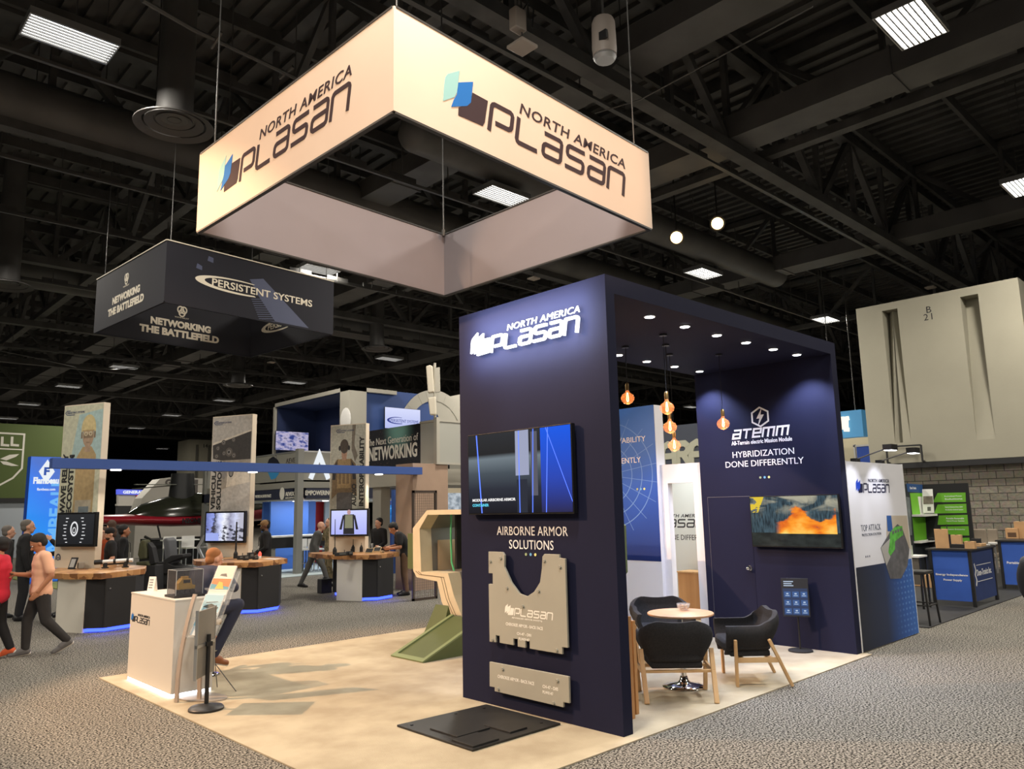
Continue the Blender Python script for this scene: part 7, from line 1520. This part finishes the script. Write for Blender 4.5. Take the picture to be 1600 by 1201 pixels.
def person(label, loc, rz, s=1, pose=None, nod=0, turn=0, skin_m=None, top=None, sleeve='long', jacket=False, trousers=None, shoe=None, sole=None, hair=None, hair_style='short', cap=None, beard=None, fine=False, curl=.5, badge=False, shirt=None, group=None, girth=1.0, curlR=None, lower=True):
    J = {k: Vector(v) for k, v in BASEJ.items()}
    for k, v in (pose or {}).items(): J[k] = Vector(v)
    J = {k: v*s for k, v in J.items()}
    rz = math.degrees(math.atan2(loc[1]-CAM.y, loc[0]-CAM.x))+rz   # 0 = walking away from the camera, 90 = to the left
    t = thing('person', label, 'person', (loc[0], loc[1], loc[2] if len(loc) > 2 else 0), math.radians(rz), group)
    WM[t.name] = Matrix.Translation(t.location) @ Matrix.Rotation(math.radians(rz), 4, 'Z')
    g = girth; vb = .0075 if fine else .012; vc = .011 if fine else .016
    Rh_ = Matrix.Rotation(math.radians(turn), 3, 'Z') @ Matrix.Rotation(math.radians(nod), 3, 'Y')
    hd = J['hd']; H_ = lambda x, y, z: hd+Rh_ @ (Vector((x, y, z))*s)
    body = MB()
    body.ell(hd+Rh_ @ Vector((-.008, 0, .02))*s, .098*s, .078*s, .105*s, 20, 14, Rh_); body.ell(H_(.02, 0, -.045), .072*s, .06*s, .075*s, 18, 12, Rh_); body.ell(H_(.055, 0, -.095), .03*s, .035*s, .024*s, 12, 8, Rh_)
    body.cap(H_(.088, 0, .0), .010*s, H_(.108, 0, -.03), .017*s, 10); body.ell(H_(.082, 0, -.066), .014*s, .026*s, .012*s, 10, 6, Rh_); body.ell(H_(.082, 0, .03), .016*s, .055*s, .012*s, 10, 6, Rh_)
    for q in (1, -1): body.ell(H_(-.005, .08*q, -.012), .018*s, .012*s, .032*s, 10, 8, Rh_)
    body.cap(J['nck']-EZ*.04*s, .060*s, H_(-.01, 0, -.07), .054*s, 16)
    def trunk(mb, mg, zlow=True):
        sh = (J['Ls']-J['Rs']).normalized()
        def slab(c, hw, r): mb.cap(c+sh*(hw-r), r+mg, c-sh*(hw-r), r+mg, 14)
        slab(J['pel'], .155*s*g, .105*s*g); slab((J['pel']+J['wst'])/2, .15*s*g, .105*s*g); slab(J['wst'], .145*s*g, .105*s*g); slab((J['wst']+J['chs'])/2, .16*s*g, .11*s*g); slab(J['chs'], .175*s*g, .112*s*g); slab((J['chs']+J['nck'])/2, .175*s, .095*s)
        mb.cap(J['Ls'], .062*s+mg, J['nck']-EZ*.02*s, .065*s+mg*.3, 12); mb.cap(J['Rs'], .062*s+mg, J['nck']-EZ*.02*s, .065*s+mg*.3, 12)
    trunk(body, 0)
    for a in 'LR':
        S_, E_, W_ = J[a+'s'], J[a+'e'], J[a+'w']; body.cap(S_, .056*s, E_, .043*s, 12); body.cap(E_, .043*s, W_, .028*s, 12)
        d = (W_-E_).normalized(); sd = 1 if a == 'L' else -1
        # palm frame: d along the hand, n palm normal (towards the body), b across
        n_ = Vector((0, -sd, 0)); n_ = n_-d*n_.dot(d); n_ = n_.normalized() if n_.length > .1 else Vector((0, 0, -1)); b_ = d.cross(n_).normalized()
        pc = W_+d*.05*s
        for k in range(4):
            o_ = (k-1.5)*.019*s; body.cap(W_+b_*o_*.7, .013*s, W_+d*.085*s+b_*o_, .011*s, 8)
            L_ = (.062, .075, .070, .054)[k]*s; cu = (curlR if (a == 'R' and curlR is not None) else curl); p = W_+d*.088*s+b_*o_; ang = 0
            for q in range(3):
                ang += cu*(.55+.2*q); dd = d*math.cos(ang)+n_*math.sin(ang); p2 = p+dd*L_*(.45, .32, .25)[q]; body.cap(p, .0088*s, p2, .0078*s, 8); p = p2
        tb = W_+d*.03*s-b_*.028*s; t1 = tb+(d*.6-b_*.55+n_*.35).normalized()*.04*s; body.cap(tb, .012*s, t1, .0105*s, 8); body.cap(t1, .0105*s, t1+(d*.85+n_*.4).normalized()*.032*s, .009*s, 8)
        h_, k_, an, to = J[a+'h'], J[a+'k'], J[a+'a'], J[a+'t']
        body.cap(h_, .088*s*g, k_, .058*s, 12); body.cap(k_, .058*s, an, .038*s, 12); body.cap(an-Vector((0, 0, .03))*s, .038*s, to, .028*s, 10)
    remesh(body, 'body', skin_m or SK_B, t, vb, 3)
    # clothes
    mg = .016*s
    up = MB(); trunk(up, mg+(.012*s if jacket else 0))
    if jacket:
        sh = (J['Ls']-J['Rs']).normalized(); c = J['pel']-Vector((0, 0, .10))*s if lower else J['pel']; up.cap(c+sh*.07*s, .125*s, c-sh*.07*s, .125*s, 14)
    for a in 'LR':
        S_, E_, W_ = J[a+'s'], J[a+'e'], J[a+'w']
        if sleeve == 'long': up.cap(S_, .058*s+mg, E_, .046*s+mg, 12); up.cap(E_, .046*s+mg, W_-(W_-E_).normalized()*.015*s, .034*s+mg*.8, 12)
        else: q = S_+(E_-S_)*.72; up.cap(S_, .060*s+mg, q, .054*s+mg, 12)
    if not jacket:
        sh = (J['Ls']-J['Rs']).normalized(); c = J['pel']-EZ*.03*s; r_ = .112*s*g+mg*1.3; up.cap(c+sh*(.168*s*g-.112*s*g), r_, c-sh*(.168*s*g-.112*s*g), r_, 14)
    remesh(up, 'jacket' if jacket else 'shirt', top, t, vc, 22)
    tr = MB(); sh = (J['Lh']-J['Rh']).normalized(); cc_ = J['pel']-EZ*.04*s; tr.cap(cc_+sh*.05*s, .108*s*g+mg*.4, cc_-sh*.05*s, .108*s*g+mg*.4, 14)
    for a in 'LR':
        h_, k_, an = J[a+'h'], J[a+'k'], J[a+'a']; tr.cap(h_, .092*s*g+mg*.6, k_, .066*s+mg*.6, 12); tr.cap(k_, .066*s+mg*.6, an+(k_-an).normalized()*.03*s, .050*s+mg*.6, 12)
    remesh(tr, 'trousers', trousers, t, vc, 7)
    for a in 'LR':
        an, to = J[a+'a'], J[a+'t']; f_ = (to-an); f_.z *= .6; fd = (to-an).normalized(); m = MB(); hl = an-Vector((0, 0, .035))*s-fd*.03*s
        m.cap(hl, .046*s, to, .036*s, 12); m.cap(an, .048*s, (an+to)/2, .046*s, 12); so = remesh(m, 'shoe', shoe or M_black, t, vc*.8, 2)
        m = MB(); dn = Vector((0, 0, -1)); dn = dn-fd*dn.dot(fd); dn.normalize(); m.cap(hl+dn*.026*s-fd*.015*s, .032*s, to+dn*.012*s+fd*.01*s, .028*s, 10); remesh(m, 'sole', sole or M_blackm, so, vc*.8, 1)
    if hair is not None:
        m = MB(); top_ = .024 if hair_style != 'crop' else .012
        m.ell(H_(-.034, 0, .052), (.090+top_*.8)*s, (.074+top_*.6)*s, (.078+top_*.8)*s, 18, 12, Rh_); m.ell(H_(-.055, 0, -.01), (.055+top_)*s, (.066+top_*.6)*s, .075*s, 14, 10, Rh_)
        remesh(m, 'hair', hair, t, .012, 2)
    if cap is not None:
        m = MB(); m.ell(H_(-.008, 0, .055), .112*s, .094*s, .085*s, 18, 12, Rh_); m.prism([(-.05, 0), (.05, 0), (.045, .06), (0, .085), (-.045, .06)], H_(.085, 0, .05), Rh_ @ Vector((0, -s, 0)), Rh_ @ Vector((s, 0, -.12*s)), .008*s); m.build('cap', cap, t, local=True, smooth=True)
    if beard is not None:
        m = MB(); m.ell(H_(.04, 0, -.085), .052*s, .058*s, .042*s, 14, 10, Rh_); m.build('beard', beard, t, local=True, smooth=True)
    if fine or True:
        for q in (1, -1):
            e_ = MB().ell(H_(.083, .032*q, .008), .012*s, .014*s, .009*s, 10, 8, Rh_).build('eye', mat('eye_white', (.7, .68, .65), .3), t, local=True, smooth=True); MB().ell(H_(.093, .032*q, .008), .004*s, .007*s, .007*s, 8, 6, Rh_).build('iris', M_black, e_, local=True, smooth=True)
        MB().ell(H_(.094, 0, -.068), .006*s, .022*s, .005*s, 10, 6, Rh_).build('lips', mat('lip', srgb(150, 84, 76), .5), t, local=True, smooth=True)
    ch = (J['chs']+J['nck'])/2; fw = (J['Ls']-J['Rs']).normalized().cross(EZ)
    if fw.x < 0: fw = -fw
    if shirt is not None:
        m = MB(); c = J['nck']+fw*.062*s; m.prism([(-.05*s, .0), (.05*s, .0), (.0, -.24*s)], c+fw*.03*s, (J['Rs']-J['Ls']).normalized()*-1 if False else Vector((0, 1, 0)), (EZ*.97-fw*.24).normalized(), .02*s, -.01*s); m.build('shirt_front', shirt, t, local=True)
    if badge:
        c = J['wst']+fw*(.14*s*g+.015); m = MB().cbox((c.x, c.y, c.z), .008, .09*s, .12*s); m.build('name_badge', M_white, t, local=True)
        MB().tube([c+Vector((0, .02, .06)), J['chs']+fw*.145*s*g+Vector((0, .05, .06)), J['nck']+Vector((.0, .085*s, -.01))], .006, 5).tube([c+Vector((0, -.02, .06)), J['chs']+fw*.145*s*g+Vector((0, -.05, .06)), J['nck']+Vector((.0, -.085*s, -.01))], .006, 5).build('lanyard', M_black, t, local=True)
    return t
F_blk = mat('cloth_black', srgb(26, 26, 28), .9); F_char = mat('cloth_charcoal', srgb(48, 46, 46), .9, var=.1, vs=8); F_pink = mat('cloth_pink', srgb(238, 184, 152), .85); F_red = mat('cloth_red', srgb(206, 40, 62), .85)
F_navy = mat('cloth_navy', srgb(42, 46, 66), .85, var=.05, vs=8); F_grey = mat('cloth_grey', srgb(84, 84, 82), .85); F_khaki = mat('cloth_khaki', srgb(112, 86, 66), .9, var=.08, vs=7); F_orange = mat('cloth_orange', srgb(190, 84, 44), .9)
H_blk = mat('hair_black', srgb(22, 20, 20), .7); H_grey = mat('hair_grey', srgb(104, 98, 92), .8); H_ginger = mat('hair_ginger', srgb(150, 98, 56), .8); H_brown = mat('hair_brown', srgb(70, 50, 38), .8)
F_camo = mat('cloth_camo', srgb(84, 78, 56), .9, col2=srgb(150, 134, 100), vs=14)
S_white = mat('shoe_white', srgb(214, 208, 200), .6); S_grey = mat('shoe_grey', srgb(96, 94, 94), .7); S_tan = mat('shoe_tan', srgb(140, 84, 50), .5); S_orange = mat('shoe_orange', srgb(214, 96, 54), .7)
PK = PZ(62, 1024)
p1 = person('person in pink t-shirt walking left with head bowed over a phone', (PK.x-.03, PK.y+.05), 100, .955,
       dict(hd=(.085, 0, 1.60), nck=(.03, 0, 1.46), Le=(-.07, .27, 1.14), Lw=(.08, .25, .93), Re=(.05, -.25, 1.13), Rw=(.33, -.14, 1.17),
            Lh=(0, .09, .92), Lk=(-.07, .09, .50), La=(-.38, .09, .17), Lt=(-.20, .10, .035), Rk=(.13, -.1, .50), Ra=(.13, -.1, .085), Rt=(.32, -.11, .03)),
       nod=32, skin_m=SK_A, top=F_pink, sleeve='short', trousers=F_char, shoe=S_grey, sole=S_white, hair=H_blk, fine=True, curl=.35, girth=1.12, curlR=.55)
w_ = WM[p1.name]; ph = thing('phone', 'dark phone in the hand of the person in the pink t-shirt', 'phone', tuple(w_ @ Vector((.41, -.11, 1.135)))); c = w_ @ Vector((.405, -.11, 1.135))
fx_ = (w_.to_3x3() @ Vector((.9, 0, .25))).normalized(); fy_ = w_.to_3x3() @ Vector((0, 1, 0)); MB().prism([(-.075, -.036), (.075, -.036), (.075, .036), (-.075, .036)], c, fx_, fy_, .009).build('body', M_black, ph, bevel=.002)
MB().prism([(-.07, -.032), (.07, -.032), (.07, .032), (-.07, .032)], c+fx_.cross(fy_)*.0092, fx_, fy_, .0006).build('screen', mat('phone_glass', (.02, .02, .03), .1), ph)
PK = PZ(4, 1030)
person('person in red top at the left edge walking away left', (PK.x-.1, PK.y+.12), 70, .93, dict(Lk=(.06, .1, .5), La=(.1, .1, .085), Lt=(.28, .11, .03), Rk=(-.04, -.1, .5), Ra=(-.2, -.1, .12), Rt=(-.03, -.11, .03)), skin_m=SK_A, top=F_red, sleeve='long', trousers=F_blk, shoe=S_orange, sole=S_white, hair=H_blk, fine=True, girth=1.15)
person('person in black suit with grey hair facing right beside the first kiosk', (-1.66, 12.9), -85, 1.06, dict(Le=(.02, .25, 1.14), Lw=(.22, .18, 1.08), Re=(-.02, -.25, 1.14)), skin_m=SK_B, top=F_blk, jacket=True, trousers=F_blk, hair=H_grey, hair_style='crop', shirt=M_white)
P_ = PZ(85, 966); person('person in black behind the ring diagram monitor with a raised finger', (P_.x+.2, P_.y+.3), 100, 1.03, dict(Le=(.05, .27, 1.16), Lw=(.30, .20, 1.42), Re=(.05, -.27, 1.16), Rw=(.28, -.1, 1.15)), skin_m=SK_B, top=F_blk, jacket=True, trousers=F_blk, hair=H_grey, hair_style='crop', shirt=M_white, curl=.9)
P_ = PZ(1, 965); person('person with grey hair at the left edge behind the red top', (P_.x, P_.y), -80, 1.0, {}, skin_m=SK_B, top=F_char, trousers=F_blk, hair=H_grey, hair_style='crop')
def atd(u, d):
    k = d/FWD.dot(_f) if False else d; l = (u-800)/FPX*k
    return (CAM.x+_f.x/math.cos(PITCH)*k+_r.x*l, CAM.y+_f.y/math.cos(PITCH)*k+_r.y*l)
person('person in black polo and dark cap facing left between the first two kiosks', atd(180, 15.4), 95, .95, dict(Le=(-.02, .25, 1.13), Lw=(.16, .22, 1.0)), nod=5, skin_m=SK_B, top=F_blk, sleeve='short', trousers=F_blk, cap=F_blk, hair=H_brown, hair_style='crop', beard=H_brown)
person('person in black facing right, right of the dark cap', atd(198, 16.5), -90, .97, {}, skin_m=SK_A, top=F_blk, trousers=F_blk, hair=H_blk, badge=True)
person('person in orange top with badge behind the helmeted soldier column', atd(167, 16.3), 150, .95, {}, skin_m=SK_B, top=F_orange, sleeve='short', trousers=F_char, hair=H_brown, badge=True)
person('person with brown hair and dark top behind the dark cap', atd(179, 18.0), 30, 1.02, {}, skin_m=SK_B, top=F_char, trousers=F_blk, hair=H_brown)
person('person in tan cap and black jacket facing left behind the vehicle kiosk', atd(417, 17.9), 95, .985, dict(Le=(.0, .26, 1.13), Lw=(.20, .2, 1.02), Re=(.0, -.26, 1.13), Rw=(.2, -.18, 1.0)), nod=8, skin_m=SK_C, top=F_blk, jacket=True, trousers=F_blk, cap=mat('cap_tan', srgb(150, 118, 82), .85), beard=H_blk, hair=H_blk, hair_style='crop', badge=True)
person('person in grey suit striding right past the grey corner post', atd(492, 20.0), -88, .95, dict(hd=(.17, 0, 1.60), nck=(.10, 0, 1.45), chs=(.06, 0, 1.28), Ls=(.08, .19, 1.40), Rs=(.08, -.19, 1.40), Le=(.02, .26, 1.13), Lw=(.12, .24, .9), Re=(.0, -.26, 1.12), Rw=(.05, -.24, .88), Lk=(-.16, .1, .5), La=(-.34, .1, .10), Lt=(-.17, .11, .03), Rk=(.24, -.1, .52), Ra=(.38, -.1, .09), Rt=(.56, -.11, .05)), skin_m=SK_B, top=F_grey, jacket=True, trousers=F_grey)
person('person in camouflage standing behind the striding grey suit', atd(515, 21.6), 110, .98, dict(Re=(.1, -.24, 1.16), Rw=(.1, -.12, 1.4)), skin_m=SK_B, top=F_camo, trousers=F_camo, hair=H_brown, hair_style='crop')
person('person in black polo and khaki trousers leaning over the right kiosk', atd(631, 17.75), 95, .97, dict(pel=(-.02, 0, .95), wst=(.0, 0, 1.09), chs=(.09, 0, 1.27), nck=(.19, 0, 1.42), hd=(.28, 0, 1.52), Ls=(.15, .2, 1.38), Rs=(.15, -.2, 1.38), Le=(.14, .27, 1.10), Lw=(.36, .2, 1.08), Re=(.18, -.27, 1.12), Rw=(.40, -.16, 1.09)), nod=38, skin_m=SK_A, top=F_blk, sleeve='short', trousers=F_khaki, hair=H_blk, badge=True, girth=1.1)
person('person with black hair half hidden by the right kiosk monitor', atd(591, 19.6), 135, .97, dict(Le=(.02, .25, 1.13), Lw=(.2, .2, 1.05)), skin_m=SK_B, top=F_blk, trousers=F_blk, hair=H_blk)
# seated man
person('person in navy suit seated on the bar stool with back to the camera', (-1.40, 5.22), -45, .97,
       dict(pel=(0, 0, .80), wst=(-.01, 0, .95), chs=(.04, 0, 1.12), nck=(.12, 0, 1.27), hd=(.19, -.01, 1.385), Ls=(.10, .20, 1.21), Rs=(.10, -.20, 1.21), Le=(.12, .31, .98), Lw=(.34, .16, .98), Re=(.20, -.33, 1.04), Rw=(.27, -.12, 1.22),
            Lh=(.02, .1, .78), Lk=(.44, .16, .82), La=(.30, .16, .42), Lt=(.47, .18, .36), Rh=(.02, -.1, .78), Rk=(.34, -.28, .82), Ra=(.10, -.12, .22), Rt=(.25, -.20, .13)),
       nod=14, turn=-18, skin_m=SK_B, top=F_navy, jacket=True, trousers=F_navy, shoe=S_tan, sole=S_white, hair=H_ginger, hair_style='crop', fine=True, lower=False, curl=.8, girth=1.02)
# backpack wearer at the right edge
px_, py_ = atd(1628, 7.4)
pw = person('person at the right edge walking out of the photo with a black backpack', (px_, py_), -90, .84, {}, skin_m=SK_B, top=F_blk, trousers=F_blk, hair=H_blk)
wv = WM[pw.name]; c = wv @ Vector((-.24, 0, 1.10)); bp_ = thing('backpack', 'black backpack with grey top worn at the right edge of the photo', 'backpack', tuple(c-EZ*.2))
m = MB().ell(tuple(c), .12, .15, .22, 18, 12, wv.to_3x3()); m.build('bag', mat('bag_black', srgb(14, 15, 18), .9), bp_, smooth=True); MB().ell(tuple(c+EZ*.17+(wv.to_3x3() @ Vector((-.02, 0, 0)))), .06, .08, .06, 14, 10, wv.to_3x3()).build('top_pocket', mat('bag_grey', srgb(70, 74, 78), .8), bp_, smooth=True)
